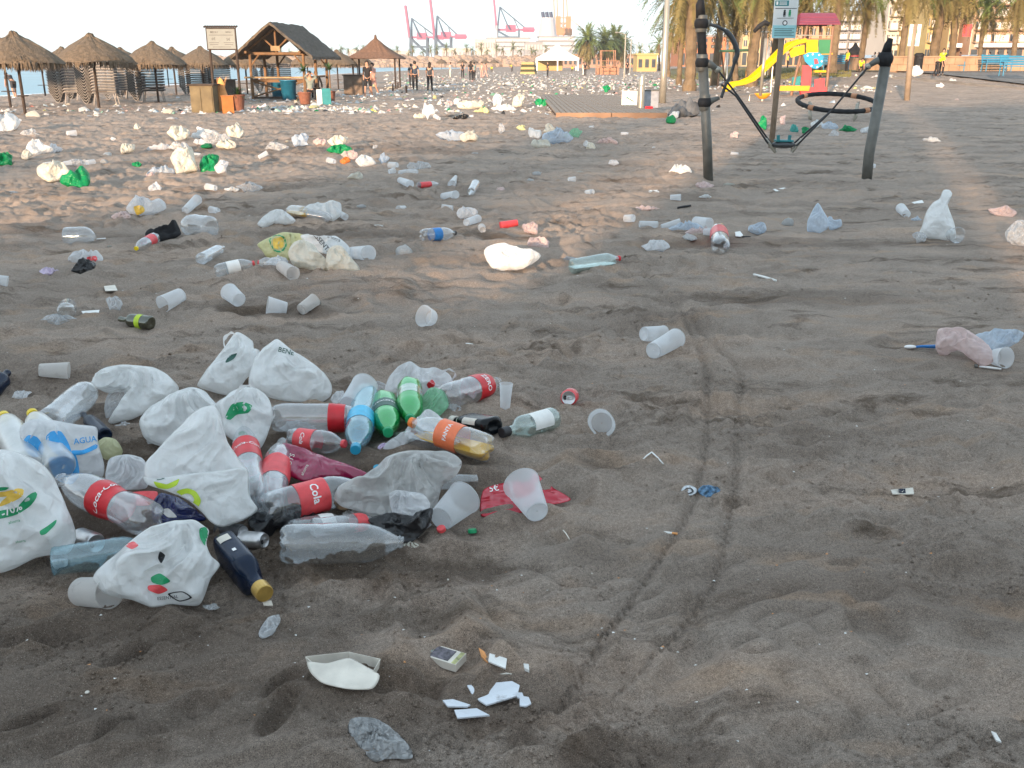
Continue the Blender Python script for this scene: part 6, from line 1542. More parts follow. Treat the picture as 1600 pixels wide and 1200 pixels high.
# heap of printed bags
PG = 'bags of the printed bag pile'
B('pale yellow printed bag at left of the middle pile', [(402, 382), (420, 372), (442, 363), (470, 366), (482, 372), (470, 390), (455, 405), (440, 408), (418, 402), (410, 392)], 'yellowfilm', 40, .45, .12, group=PG, key='py')
decal('py', [shp([(424, 378), (432, 369), (442, 372), (443, 385), (434, 389), (426, 386)])], M['yprint']); decal('py', [shp([(420, 374), (430, 366), (444, 370), (448, 384), (440, 394), (428, 392)], hole=.82)], M['green'])
B('grey white bag with black lettering at back of the middle pile', [(470, 368), (500, 370), (525, 370), (542, 382), (552, 398), (545, 408), (520, 400), (500, 395), (482, 385)], 'bag', 40, .45, .12, group=PG, key='pe')
decal('pe', [txt('ESSENTIAL', 506, 383, 10, 50, 0, .01), txt('ahorra', 522, 372, 8, 20)], M['black'], 'lettering')
B('warm lit white bag in centre of the middle pile', [(450, 395), (458, 380), (472, 374), (490, 382), (500, 396), (515, 412), (510, 424), (495, 428), (478, 420), (460, 415)], 'cream', 35, .5, .13, group=PG)
B('white bag with drooping corner at right of the middle pile', [(508, 412), (512, 390), (525, 383), (538, 388), (548, 402), (560, 415), (562, 425), (550, 431), (530, 424), (515, 425)], 'cream', 35, .45, .12, group=PG)
scp('frosted cup sticking out right of the middle pile', (550, 392), (576, 402), 18, 24, seed=19)
scp('frosted cup facing the viewer below the middle pile', (440, 424), (458, 430), 18, 22, mat=M['cupold'], seed=20)
sbt('clear bottle with red cap under the yellow printed bag', (440, 422), (404, 425), 18, 'soda', 'petgrey', cap='pinkred', seed=48)
bb('rumpled thin film under the yellow printed bag', 428, 415, 42, 22, 'bagthin', tilt=60, th=.4, group=PG)
# group above
B('white bag lit warm with grey film trailing left, above the middle pile', [(402, 350), (415, 335), (432, 328), (448, 332), (462, 345), (450, 349), (430, 348), (412, 356)], 'bag', 45, .45, .13)
sbt('orange drink bottle end beside the warm lit white bag', (478, 340), (448, 334), 18, 'soda', 'pet', drink=M['drink'], drinklev=0, seed=49)
B('white bag draped over a clear jug, above the middle pile', [(472, 330), (482, 320), (500, 318), (520, 314), (532, 318), (533, 335), (520, 346), (508, 340), (490, 334)], 'bag', 45, .45, .14)
sbt('clear jug under the draped white bag', (480, 340), (520, 342), 16, 'jug', 'petgrey', seed=50)
scp('small frosted cup right of the draped white bag', (528, 338), (540, 340), 9, 10, seed=21)
stick('yellow and white cigarette on sand above the middle pile', (585, 351), (598, 350), .006, 'white', 'cigarette_butt', 'cigarette', )
# centre
sbt('clear bottle with blue label and black cap in the centre', (659, 377), (712, 371), 20, 'soda', 'pet', cap='black', bands=[(.28, .52, M['blue'])], seed=51)
B('bright white bag with tapered right end in the centre', [(756, 396), (760, 386), (775, 381), (790, 382), (812, 391), (840, 394), (846, 400), (838, 408), (816, 420), (796, 421), (770, 420)], 'bag', 45, .45, .10, rings=12, segs=48)
sbt('big clear bottle with red cap and leftover drink, right of bright bag', (893, 413), (968, 406), 24, 'water', 'glass', cap='red', drink=M['liquid'], drinklev=-.005, seed=52)
scp('red paper cup with white base lying in the centre', (782, 350), (808, 351), 14, 10, mat=M['pinkred'], seed=22)
bb('crushed clear cup with red print, centre right', 828, 358, 24, 20, 'pinkbag', th=.7)
bb('clear crushed cup with red streaks above the bright bag', 840, 382, 40, 16, 'pinkbag', tilt=60, th=.5)
bb('yellowed clear film behind a clear cup, upper centre', 728, 333, 34, 14, 'bagthin', tilt=50, th=.6)
scp('clear cup lying before the yellowed film', (728, 349), (747, 343), 11, 12, seed=23)
sbt('clear bottle with faded red label among cups, upper centre', (652, 297), (686, 294), 9, 'soda', 'pet', bands=[(.1, .6, M['pinkred'])], seed=53)
scp('white cup lying left of the small red label bottle', (625, 284), (641, 292), 9, 12, seed=24)
scp('white cup lying right of the small red label bottle', (692, 302), (712, 307), 10, 12, seed=25)
scp('upright looking cup above the two white cups', (706, 286), (712, 275), 13, 5, seed=26)
scp('grey clear cup leaning, upper centre right', (736, 298), (743, 290), 12, 14, mat=M['pet'], seed=27)
bb('thin pink flat scrap in the upper centre', 783, 296, 16, 5, 'pinkbag', tilt=80, th=.3, group=SCR)
scp('clear cup lying near a dark patch, centre right', (916, 298), (925, 302), 6, 8, seed=28)
flatquad('flat white wafer scrap right of centre', [(1012, 301), (1028, 300), (1030, 303), (1014, 304)], 'white')
# three cups and film right of centre
scp('white cup showing its base, left of three in a line', (990, 342), (977, 341), 12, 11, seed=29)
scp('split clear cup, middle of three in a line', (999, 349), (1027, 348), 10, 11, mat=M['cup'], seed=30)
scp('clear cup under film, right of three in a line', (1034, 350), (1062, 349), 9, 10, seed=32)
bb('bluish clear film with blue wrapper beside the line of cups', 1068, 357, 52, 14, 'bluefilm', tilt=65, th=.35)
scp('tipped clear cup standing on the bluish film', (1086, 347), (1108, 350), 16, 18, seed=33)
bb('pale pink film lying in front of the tipped cup', 1090, 362, 34, 9, 'pinkbag', tilt=75, th=.3)
bb('white bag with pinkish tint below the line of cups', 1022, 386, 52, 15, 'bagthin', tilt=60, th=.4)
sbt('clear bottle with red label standing on its neck side', (1126, 386), (1122, 352), 28, 'soda', 'pet', bands=[(.30, .62, M['red'])], seed=54)
flatquad('round white lid with black stick', [(1148, 368), (1156, 366), (1161, 371), (1156, 375), (1149, 374)], 'white', 'cup_lid', 'lid')
stick('black plastic stick beside the round white lid', (1160, 373), (1172, 369), .006, 'black', 'plastic_knife', 'knife')
bb('knotted clear bag ball right of the white lid', 1186, 359, 28, 22, 'bluefilm', tilt=40, th=.7)
B('pointed clear white bag standing alone right of centre', [(1261, 360), (1262, 344), (1270, 328), (1278, 317), (1286, 328), (1294, 344), (1292, 358), (1280, 364), (1266, 363)], 'bluefilm', 25, .6, .1)
bb('small clear bag end lying at the foot of the pointed bag', 1302, 350, 24, 20, 'bluefilm', tilt=50, th=.5)
B('cream bag standing like a cone with knotted top', [(1433, 372), (1440, 355), (1448, 330), (1458, 316), (1468, 310), (1474, 297), (1484, 297), (1488, 304), (1480, 314), (1484, 330), (1492, 352), (1494, 370), (1484, 377), (1462, 375), (1442, 374)], 'bag', 20, .55, .06, rings=16, segs=60)
bb('clear crumpled cup at left foot of the cream cone bag', 1437, 371, 20, 22, 'clearfilm', th=.8, tilt=35)
mouthcup('clear bottle end at right foot of the cream cone bag', 1495, 371, 24, .08, (.2, -.9, .1), mat=M['pet'], group=CUPG, seed=34)
scp('bluish cup left of the cream cone bag', (1407, 328), (1416, 338), 15, 12, mat=M['cup'], seed=35)
bb('small blue film scrap between bluish cup and cream bag', 1432, 344, 14, 12, 'bluefilm', th=.6)
flatquad('flat white wrapper above the bluish cup', [(1424, 322), (1440, 318), (1443, 321), (1428, 324)], 'white')
bb('pink and white bag scrap at far right, mid distance', 1568, 332, 42, 20, 'pinkbag', tilt=50, th=.4)
bb('big round clear bag cut by the right edge', 1592, 367, 44, 42, 'clearfilm', tilt=40, th=.7, seed=5, spike=.06)
flatquad('white wrapper lying in the shade at upper right', [(1208, 296), (1226, 293), (1230, 296), (1212, 299)], 'bluefilm' if False else 'white')
bb('white cup and pink wrapper pair at the foot of the left post', 1100, 290, 24, 9, 'offwhite' if False else 'pinkbag', tilt=70, th=.4)
stick('black flat stick lying left of the line of cups', (1059, 322), (1079, 321), .012, 'black', 'plastic_knife', 'knife')
bb('torn pale red strip above the line of cups', 1008, 326, 36, 4, 'pinkbag', tilt=80, th=.2, group=SCR)
bb('white bag flat on sand left of the left exercise post', 1062, 267, 34, 12, 'bag', tilt=60, th=.4)
# foreground bottom
# foil tray
def tray():
    P = [G(480, 1042, .0), G(545, 1026, .0), G(592, 1052, .0), G(572, 1076, .0), G(520, 1074, 0)]
    t = puff('paper_tray', 'boat shaped dirty white card tray in the foreground', 'tray', [(480, 1034), (510, 1036), (545, 1028), (570, 1040), (593, 1055), (582, 1076), (545, 1077), (505, 1068), (486, 1052)], M['offwhite'], 80, .02, .01, 81, 10, 48, shift=.013)
    P = [Vector(G(a, b, .004)) for a, b in [(482, 1040), (545, 1029), (592, 1056), (576, 1076), (505, 1068)]]; o = Vector(t.location); mb = MB(); up = Vector((0, 0, .026))
    n = len(P)
    for i in range(n):
        a, b = P[i], P[(i + 1) % n]; m_ = (a + b) / 2; cc = sum(P, Vector((0, 0, 0))) / n
        mb.add([a - o, b - o, b + up + (b - cc) * .06 - o, a + up + (a - cc) * .06 - o], [(0, 1, 2, 3)])
    w_ = mb.build('side_wall', M['offwhite'], t); md = w_.modifiers.new('thickness', 'SOLIDIFY'); md.thickness = .0015
    q = puff('sand_load', '', '', [(525, 1050), (545, 1048), (570, 1058), (572, 1070), (548, 1068), (530, 1060)], pmat('wet_sand', (.05, .048, .045), .9, 0, 60, .3, .001, 200), 82, .12, .1, 83, 6, 24, shift=.006)
    q.parent = t; q.location = Vector(q.location) - Vector(t.location)
    for k in ('label', 'category'):
        if k in q: del q[k]
tray()
p = G(695, 1013, .003); p2 = G(730, 1000, .003)
t = thing('cigarette_pack', 'worn cigarette packet with warning picture in the foreground', 'packet', tuple(G(696, 1020, .0)), R(-27))
MB().box((0, 0, .013), (.092, .056, .022)).build('card_body', M['offwhite'], t)
pic = pmat('worn_packet_picture', (.10, .09, .11), .5, 0, 70, .9); MB().box((-.008, 0, .0245), (.056, .046, .001)).build('printed_picture', pic, t)
MB().box((.038, 0, .0245), (.012, .052, .001)).build('side_print', pmat('olive_print', (.45, .45, .2), .5, 0, 60, .6), t); MB().box((-.042, .0, .0245), (.006, .05, .001)).build('side_print', pmat('teal_print', (.2, .45, .5), .5, 0, 60, .5), t)
flatquad('torn orange paper touching a white card corner, foreground', [(748, 1016), (757, 1020), (765, 1033), (762, 1038), (752, 1028)], 'cork', group=None)
flatquad('blank white card scrap beside the orange paper, foreground', [(765, 1029), (792, 1035), (790, 1047), (763, 1041)], 'white', group=None)
stick('thin pale straw right below the white card scrap', (782, 1053), (800, 1054), .0025, 'offwhite')
flatquad('tiny white pebble right below the card scrap', [(818, 1049), (826, 1048), (827, 1054), (820, 1056)], 'white', 'pebble', 'pebble', h=.008)
flatquad('broad sandy white card of the torn cluster in the foreground', [(730, 1078), (800, 1070), (812, 1074), (808, 1094), (760, 1108), (740, 1092)], film('sandy_white_card', (.66, .70, .76), 1, .02, .5, .001, 20, dirt=.95), group='torn card pieces in the foreground', curl=.008)
flatquad('left pointed piece of the torn white card cluster', [(692, 1107), (708, 1103), (735, 1108), (730, 1116), (700, 1115)], 'sandy' if False else MATS['sandy_white_card'], group='torn card pieces in the foreground')
flatquad('lowest piece of the torn white card cluster', [(710, 1120), (745, 1115), (765, 1122), (745, 1129), (715, 1131)], MATS['sandy_white_card'], group='torn card pieces in the foreground')
flatquad('square small piece right of the torn white card cluster', [(812, 1098), (826, 1098), (830, 1104), (822, 1114), (812, 1112)], MATS['sandy_white_card'], group='torn card pieces in the foreground')
flatquad('small bit on top right of the torn white card cluster', [(806, 1090), (816, 1088), (820, 1095), (808, 1097)], MATS['sandy_white_card'], group='torn card pieces in the foreground')
puff('film_scrap', 'crinkled grey cellophane half buried at the bottom', 'wrapping', [(543, 1128), (560, 1121), (590, 1124), (612, 1140), (640, 1165), (645, 1185), (612, 1186), (585, 1192), (572, 1180), (548, 1150)], MATS.get('x') or film('grey_cellophane', (.50, .51, .52), .8, .2, .25, .006, 55, .9, dirt=.7), 84, .10, .16, 91, 14, 56)
puff('film_scrap', 'clear crumpled cellophane below the gold capped bottle', 'wrapping', [(404, 990), (418, 965), (436, 960), (438, 972), (424, 992), (410, 998)], M['clearfilm'], 82, .15, .2, 93, 8, 32)
flatquad('tan splinter of wood below the gold cap', [(410, 940), (424, 937), (426, 941), (412, 945)], 'offwhite', 'wood_chip', 'wood')
for i, (a, b) in enumerate([(39, 977), (134, 1069), (215, 1023), (429, 1096), (460, 966), (295, 1075), (815, 900), (1131, 915), (1060, 1005), (1185, 1105), (1280, 1010), (1450, 773), (1340, 655), (1296, 680), (992, 993), (925, 888), (1240, 740), (700, 905), (640, 930), (1500, 600), (1320, 470), (860, 505), (560, 470), (610, 560), (905, 470)]):
    r = rnd.uniform(.0025, .006); p = G(a, b, r * .5); o = MB().sphere((0, 0, 0), r, 8, 6, (1, rnd.uniform(.6, 1), .5)).build('pebble', M['offwhite'] if i % 2 else M['white'], None, True); o.location = p; o.rotation_euler = (0, 0, rnd.uniform(0, 3))
    tag(o, 'tiny pale pebble or shell bit lying on the open sand', 'pebble', 'tiny pale pebbles on the sand')
# ------------------------------------------------------------------ middle distance groups, left and centre
MID = [('white bag with hint of red print, cut by left edge', -2, 192, 58, 28, 'bag'), ('long grey clear bottle wrap right of the left edge bag', 44, 208, 34, 12, 'clearfilm'), ('small clear cup below the leftmost stack', 112, 211, 16, 9, 'cup'),
 ('white angular bag over lilac wrapper, left', 56, 233, 44, 22, 'bag'), ('cream bag corner left of the lilac wrapper', 42, 242, 20, 16, 'cream'), ('lilac and clear wrapper right of the angular bag', 84, 233, 22, 16, 'bagthin'), ('green bag cut by the left edge', 6, 252, 26, 22, 'greenbag'),
 ('white and yellow bag touching the solid green bag', 86, 269, 44, 30, 'cream'), ('solid green knotted bag, left', 120, 279, 48, 28, 'greenbag'), ('clear cup row right above the green bag', 120, 255, 30, 9, 'clearfilm'), ('small white square cup right of the clear cup row', 141, 253, 12, 12, 'cup'),
 ('pair of tiny white scraps on bare sand', 214, 199, 12, 9, 'cream'), ('orange brown crumpled paper, left centre', 200, 232, 32, 14, 'cream'), ('flat white film strip in left centre', 270, 231, 60, 8, 'bagthin'),
 ('cream bag at left end of the long white row', 283, 210, 32, 20, 'cream'), ('white bag in middle of the long white row', 318, 208, 32, 18, 'bag'), ('clear jug lying in the long white row', 335, 216, 38, 18, 'clearfilm'), ('tall white bag at right end of the long white row', 366, 208, 32, 24, 'cream'), ('cream flat bag below the end of the long white row', 352, 226, 38, 14, 'cream'), ('small film bit below the long white row', 310, 222, 18, 10, 'bagthin'),
 ('white bag standing left of the pointed green bag', 290, 254, 38, 38, 'cream'), ('bright green pointed bag beside the white bag', 324, 260, 40, 32, 'greenbag'), ('pale wing of film right of the pointed green bag', 345, 262, 22, 20, 'bagthin'), ('blue striped bottle pack left of the white bag', 250, 270, 40, 12, 'bluefilm'), ('small red can end left of the blue striped pack', 234, 274, 16, 8, 'pinkbag'),
 ('flat green packet lying alone, left centre', 215, 257, 18, 8, 'greenbag'), ('grey crumpled wrapper right below the green pair', 241, 294, 18, 14, 'bagthin'), ('clear cup lying below the green pointed bag', 330, 290, 16, 12, 'cup'), ('clear crumpled film right of the lying cup', 388, 293, 34, 12, 'clearfilm'), ('small white twisted scrap left of the clear film', 362, 296, 18, 6, 'bag'),
 ('clear bottle with red ring label, centre left', 430, 230, 34, 10, 'clearfilm'), ('white domed bag in the upper centre left', 470, 221, 26, 18, 'bluefilm'), ('white boxy bag above the green and orange bags', 528, 221, 32, 16, 'cream'), ('pinkish film left of the white boxy bag', 500, 223, 26, 10, 'pinkbag'), ('green bag above the orange bag', 532, 236, 36, 16, 'greenbag'), ('red printed orange wrap', 548, 243, 32, 14, 'pinkbag'), ('small orange bag corner below the green bag', 538, 252, 20, 10, 'orangebag'),
 ('white bag right of the orange bag', 573, 252, 42, 20, 'bag'), ('bluish film right of that white bag', 598, 248, 16, 16, 'bluefilm'), ('small cup left below the orange bag', 518, 252, 12, 10, 'cup'), ('white torn scrap below the orange bag', 557, 276, 22, 12, 'cream'), ('clear cup first of the cups right of white bag', 615, 256, 14, 11, 'cup'), ('clear cup second of the cups right of white bag', 612, 266, 10, 9, 'cup'), ('clear cup third of the cups right of white bag', 629, 265, 14, 8, 'cup'), ('clear bottle with yellow label among the cups', 655, 259, 34, 12, 'clearfilm'), ('cup lying before the yellow label bottle', 645, 266, 18, 8, 'cup'),
 ('white cup lying alone on sand, centre left', 411, 244, 16, 8, 'cup'), ('clear ring of plastic on bare sand, centre', 586, 230, 8, 8, 'clearfilm'),
 ('white bag standing up, upper centre', 668, 175, 18, 22, 'bag'), ('cream bag lying left of the standing white bag', 658, 182, 22, 9, 'cream'), ('small cup right of the standing white bag', 683, 183, 8, 7, 'cup'),
 ('blue striped wrap at left of the mixed row', 705, 214, 40, 12, 'bluefilm'), ('cream bag at right of the mixed row', 735, 214, 30, 15, 'cream'), ('dark and white wrapper above the mixed row', 720, 184, 24, 8, 'blackbag'), ('clear bottle standing in upper centre', 784, 202, 14, 14, 'clearfilm'), ('yellow topped bottle right of the clear bottle', 814, 200, 14, 8, 'yellowfilm'),
 ('white pointed bag left of the pale green bag', 833, 209, 22, 18, 'bag'), ('brown and cream bag above the blue film', 858, 203, 18, 14, 'cream'), ('pale blue film bag beside the pale green bag', 870, 214, 40, 20, 'bluefilm'), ('pale green film bag, upper centre right', 897, 210, 26, 12, 'palegreen'), ('cream crumpled bag below the pointed white bag', 845, 227, 26, 14, 'cream'),
 ('yellow flat packet lying in the upper centre', 755, 174, 26, 8, 'yellowfilm'), ('tall white bag in the cream row', 776, 158, 18, 22, 'bag'), ('cream bag standing at right end of the cream row', 808, 160, 22, 24, 'cream'), ('long cream bag at left of the cream row', 735, 166, 40, 12, 'cream'), ('white flat bag in middle of the cream row', 786, 170, 36, 8, 'bag'), ('pink bag at the left of the cream row', 701, 162, 14, 9, 'pinkbag'), ('small white pointed bag above the cream row', 712, 158, 9, 11, 'bag'), ('vivid green bag right of the cream row', 845, 161, 24, 9, 'greenbag'), ('orange bag near the wooden deck', 941, 154, 14, 10, 'orangebag'), ('vivid green bag lying before the deck', 948, 139, 12, 10, 'greenbag'),
 ('pink rim cup lying below the deck', 920, 228, 14, 9, 'cup'), ('maroon bottle lying below the deck', 950, 222, 36, 7, 'pinkbag'), ('square cream cup below the deck', 923, 229, 16, 12, 'cream'), ('white cup lying under the deck corner', 976, 210, 12, 5, 'cup'), ('small clear bag on open sand right of centre', 959, 255, 14, 10, 'bagthin'), ('white cup and film scrap near sand rim', 893, 284, 12, 8, 'cup'), ('small white wrapper above the left post shadow', 1102, 307, 18, 4, 'bag'),
 ('tall teal green knotted bag under the curved handle', 1192, 194, 18, 20, 'greenbag'), ('clear bottle with red label standing near the notice post', 1223, 188, 9, 20, 'pinkbag'), ('pale green bag right of the notice post', 1242, 202, 14, 11, 'tealbag'), ('teal green bag next to the pale green bag', 1259, 203, 16, 12, 'greenbag'), ('white bag behind the rope of the exercise station', 1275, 194, 18, 11, 'bag'), ('clear bottles behind the rope', 1298, 198, 24, 12, 'bluefilm'), ('teal bag right of the rope', 1326, 202, 26, 10, 'greenbag'), ('clear round cup below the rope end', 1303, 209, 13, 11, 'clearfilm'), ('white cup right of the teal bag', 1352, 202, 12, 9, 'cup'),
 ('grey white flattened cup far right mid sand', 1458, 219, 26, 6, 'bag'), ('white flat bag at the foot of the promenade step', 1470, 134, 14, 6, 'bag'), ('beige crumpled bag right of that flat bag', 1487, 129, 12, 12, 'bagthin'), ('pinkish white cup lying in shade left of the post', 1148, 240, 14, 5, 'cup'), ('pink film scrap between the posts, left', 1146, 212, 14, 12, 'pinkbag')]
for lb, x, y, w_, h_, mt in MID:
    if mt == 'cup':
        s = rnd.choice((-1, 1)); cp(lb, (x - s * w_ * .42, y + h_ * .2), (x + s * w_ * .42, y), h_ * .72, h_ * .95, 0, CUPG, seed=int(x))
    else:
        bb(lb, x, y, w_, h_, mt, rings=9, segs=34, fold=.2, spike=.42)
# ------------------------------------------------------------------ exercise station with rope and pedals
def station():
    pL = G(1107, 281, 0); pR = G(1354, 281, 0)
    t = thing('exercise_station', 'grey exercise station of two posts joined by ropes and a foot pedal', 'exercise machine', tuple(pL))
    o = Vector(pL)
    def W(px, py, Y=None):
        p = AT(px, py, pL.y if Y is None else Y); return p - o
    st = M['steel']; rb = M['rubber']
    # left post leans slightly
    a0 = W(1107, 290); a0.z = -.1
    MB().tube([a0, W(1105, 225), W(1098, 97)], .062, 20).build('post', st, t, True)
    MB().tube([W(1098, 100), W(1096, 50)], .056, 18).build('grip_sleeve', rb, t, True)
    for (x, y, r) in ((1096, 37, .09), (1097, 98, .088), (1101, 160, .088)):
        c = W(x, y); MB().sphere(c, r, 20, 14).build('ball_joint', rb, t, True)
        MB().lathe([(.064, -.10), (.069, -.09), (.069, .09), (.064, .10)], 20, mat=Matrix.Translation(c)).build('collar', st, t, True)
    MB().tube([W(1095, 28), W(1094, 8), W(1096, -4)], [.06, .055, .03], 14).build('post_cap', rb, t, True)
    # curved handle
    P = [W(1104, 37), W(1122, 42), W(1138, 52), W(1147, 66), W(1152, 82), W(1148, 96), W(1142, 116), W(1134, 132), W(1127, 153)]
    sm = []
    for i in range(len(P) - 1):
        p0, p1, p2, p3 = P[max(i - 1, 0)], P[i], P[i + 1], P[min(i + 2, len(P) - 1)]
        for k in range(5):
            u = k / 5; sm.append(.5 * (2 * p1 + (p2 - p0) * u + (2 * p0 - 5 * p1 + 4 * p2 - p3) * u * u + (3 * p1 - p0 - 3 * p2 + p3) * u ** 3))
    sm.append(P[-1])
    dark = pmat('dark_grey_tube', (.055, .06, .065), .4, .2, 8, .2)
    MB().tube(sm, [.020 + .012 * (1 if 8 < i < 26 else 0) for i in range(len(sm))], 14).build('curved_handle', dark, t, True)
    MB().tube([W(1100, 36), W(1108, 37)], .045, 14).build('clamp', st, t, True)
    MB().tube([W(1103, 162), W(1112, 157), W(1124, 153)], [.06, .04, .02], 12).build('bracket', st, t, True)
    MB().tube([W(1101, 98), W(1112, 102), W(1120, 108)], [.06, .04, .03], 12).build('bracket', st, t, True)
    MB().sphere(W(1121, 109), .042, 16, 10).build('bracket_knob', M['steelpale'], t, True)
    # right post
    YR = pR.y
    b0 = W(1353, 292, YR); b0.z = -.1
    MB().tube([b0, W(1358, 240, YR), W(1383, 104, YR)], .066, 20).build('post', st, t, True)
    MB().tube([W(1383, 104, YR), W(1386, 84, YR)], .068, 18).build('grip_sleeve', rb, t, True)
    c = W(1383, 92, YR); MB().sphere(c, .10, 20, 14).build('ball_joint', rb, t, True)
    MB().tube([W(1385, 82, YR), W(1388, 70, YR), W(1392, 60, YR)], [.06, .05, .03], 12).build('post_cap', rb, t, True)
    MB().tube([W(1378, 93, YR), W(1368, 96, YR), W(1357, 103, YR)], [.06, .04, .03], 12).build('bracket', st, t, True)
    MB().sphere(W(1356, 104, YR), .042, 16, 10).build('bracket_knob', M['steelpale'], t, True)
    # ropes
    for dy in (-.03, .03):
        q = [W(1127, 112 + 20, pL.y + dy), W(1150, 150, pL.y + dy), W(1200, 224, pL.y + dy)] if dy < 0 else [W(1124, 112, pL.y + dy), W(1153, 150, pL.y + dy), W(1206, 226, pL.y + dy)]
        MB().tube(q, .012, 8).build('rope', M['black'], t)
        q = [W(1355, 106, YR + dy), W(1300, 172, YR + dy), W(1244 - 8 * (dy > 0), 228, YR + dy)]
        MB().tube(q, .012, 8).build('rope', M['black'], t)
    for a, b in (((1196, 217), (1212, 238)), ((1253, 217), (1237, 238)), ((1345, 118), (1350, 112))):
        MB().tube([W(*a), W(*b)], .022, 10).build('rope_ferrule', M['steelpale'], t)
    # foot pedal
    c = (W(1224, 226)); m_ = Matrix.Translation(c) @ Matrix.Diagonal((1.35, .8, .42, 1)); MB().sphere((0, 0, 0), .115, 20, 10).build('pedal_body', dark, t, True).matrix_local = m_
    MB().box(c + Vector((0, 0, .05)), (.22, .14, .02)).build('pedal_top', M['teal'], t)
    for s in (-1, 1): MB().tube([c + Vector((s * .07, 0, .06)), c + Vector((s * .075, 0, .12))], .022, 8).build('pedal_peg', M['teal'], t)
    MB().tube([W(1211, 237), c + Vector((-.1, 0, -.02)), c + Vector((.1, 0, -.02)), W(1238, 237)], .014, 8).build('pedal_bar', M['steelpale'], t)
station()
# ------------------------------------------------------------------ notice boards
def notice(px, py, ytop, x0, x1, y0, y1, label):
    p = G(px, py, 0); t = thing('notice_board', label, 'sign', tuple(p)); Y = p.y; o = Vector(p)
    def W(a, b, dy=0): q = AT(a, b, Y); q.y += dy; return q - o
    cxm = (x0 + x1) / 2
    base = Vector((0, 0, -.15)); MB().tube([base, W(cxm - 4, y1 + 3), W(cxm + 2, max(y0, -6))], .048 * p.y / 17, 12).build('post', pmat('tan_post', (.26, .20, .145), .6, 0, 3, .15), t, True)
    a = W(x0, y1, -.07); b = W(x1, y0, -.07); w_ = b.x - a.x; h = b.z - a.z; c = Vector(((a.x + b.x) / 2, a.y, (a.z + b.z) / 2))
    MB().box(c, (w_, .03, h)).build('board_panel', pmat('notice_white', (.70, .73, .73), .45, 0, 3, .05), t)
    f = -.0175
    def R_(u0, v0, u1, v1, mt, nm, d=0):
        MB().box(c + Vector(((u0 + u1) / 2 * w_ - w_ / 2, f - d, h / 2 - (v0 + v1) / 2 * h)), ((u1 - u0) * w_, .003, (v1 - v0) * h)).build(nm, mt, t)
    R_(.02, .02, .60, .16, M['teal'], 'header'); R_(.07, .045, .15, .13, M['whiteplastic'], 'emblem', .003)
    for k in range(3): R_(.20, .05 + k * .032, .52, .065 + k * .032, M['whiteplastic'], 'printed_line', .003)
    R_(.05, .215, .95, .23, M['black'], 'printed_line')
    for u, mt in ((.40, M['black']), (.62, M['green'])):
        R_(u, .31, u + .10, .40, mt, 'figure_body'); MB().lathe([(.001, 0), (.045 * w_, 0)], 14, mat=Matrix.Translation(c + Vector((u * w_ + .05 * w_ - w_ / 2, f - .002, h / 2 - .285 * h))) @ Matrix.Rotation(PI / 2, 4, 'X')).build('figure_head', mt, t)
        R_(u + .01, .40, u + .04, .44, mt, 'figure_leg'); R_(u + .06, .40, u + .09, .44, mt, 'figure_leg')
    R_(.15, .47, .85, .48, M['black'], 'printed_line'); R_(.0, .66, 1.0, .985, pmat('pale_teal_print', (.32, .62, .66), .5, 0, 2, .2), 'colour_band')
    MB().lathe([(.07 * w_, 0), (.105 * w_, 0)], 20, mat=Matrix.Translation(c + Vector((0, f - .003, h / 2 - .60 * h))) @ Matrix.Rotation(PI / 2, 4, 'X')).build('round_symbol', M['black'], t)
    MB().lathe([(.001, 0), (.10 * w_, 0)], 20, mat=Matrix.Translation(c + Vector((0, f - .0025, h / 2 - .60 * h))) @ Matrix.Rotation(PI / 2, 4, 'X')).build('round_field', M['whiteplastic'], t)
    for k in range(5): R_(.08, .745 + k * .045, .92 - .1 * (k % 2), .758 + k * .045, M['black'], 'printed_line', .003)
notice(1205, 228, -6, 1204, 1246, 0, 60, 'large blue and white notice on a tan post left of the playground')
notice(1417, 158, 38, 1417, 1439, 38, 72, 'smaller blue and white notice on a tan post before the stone wall')
# ------------------------------------------------------------------ playground
def ring():
    c = G(1305, 188, 0, False); t = thing('ring_spinner', 'black rope ring hung on short posts in front of the playground', 'playground ride', tuple(c)); Y = c.y
    q = AT(1305, 160, Y); z = q.z - c.z; rx = 60 / ppm(q); ry = rx * .95
    seg = 60
    pts = [Vector((rx * math.cos(2 * PI * k / seg), ry * math.sin(2 * PI * k / seg) + .0, z + .20 * math.sin(2 * PI * k / seg))) for k in range(seg + 1)]
    MB().tube(pts, [.062 * (1 + (.06 if k % 2 else -.04)) for k in range(seg + 1)], 12, False).build('padded_ring', M['rubber'], t)
    for k in (8, 22, 36, 50, 57):
        a = pts[k]; d = (pts[k + 1] - pts[k - 1]).normalized(); MB().tube([a - d * .09, a + d * .07], .072, 14).build('strap', pmat('worn_orange_strap', (.45, .22, .12), .7), t, True)
    for a in (.6, 2.2, 3.6, 5.0):
        x, y = rx * .80 * math.cos(a), ry * .80 * math.sin(a); MB().tube([(x, y, -.3), (x * 1.1, y * 1.1, z)], .035, 8).build('leg', M['steelpale'], t, True)
ring()
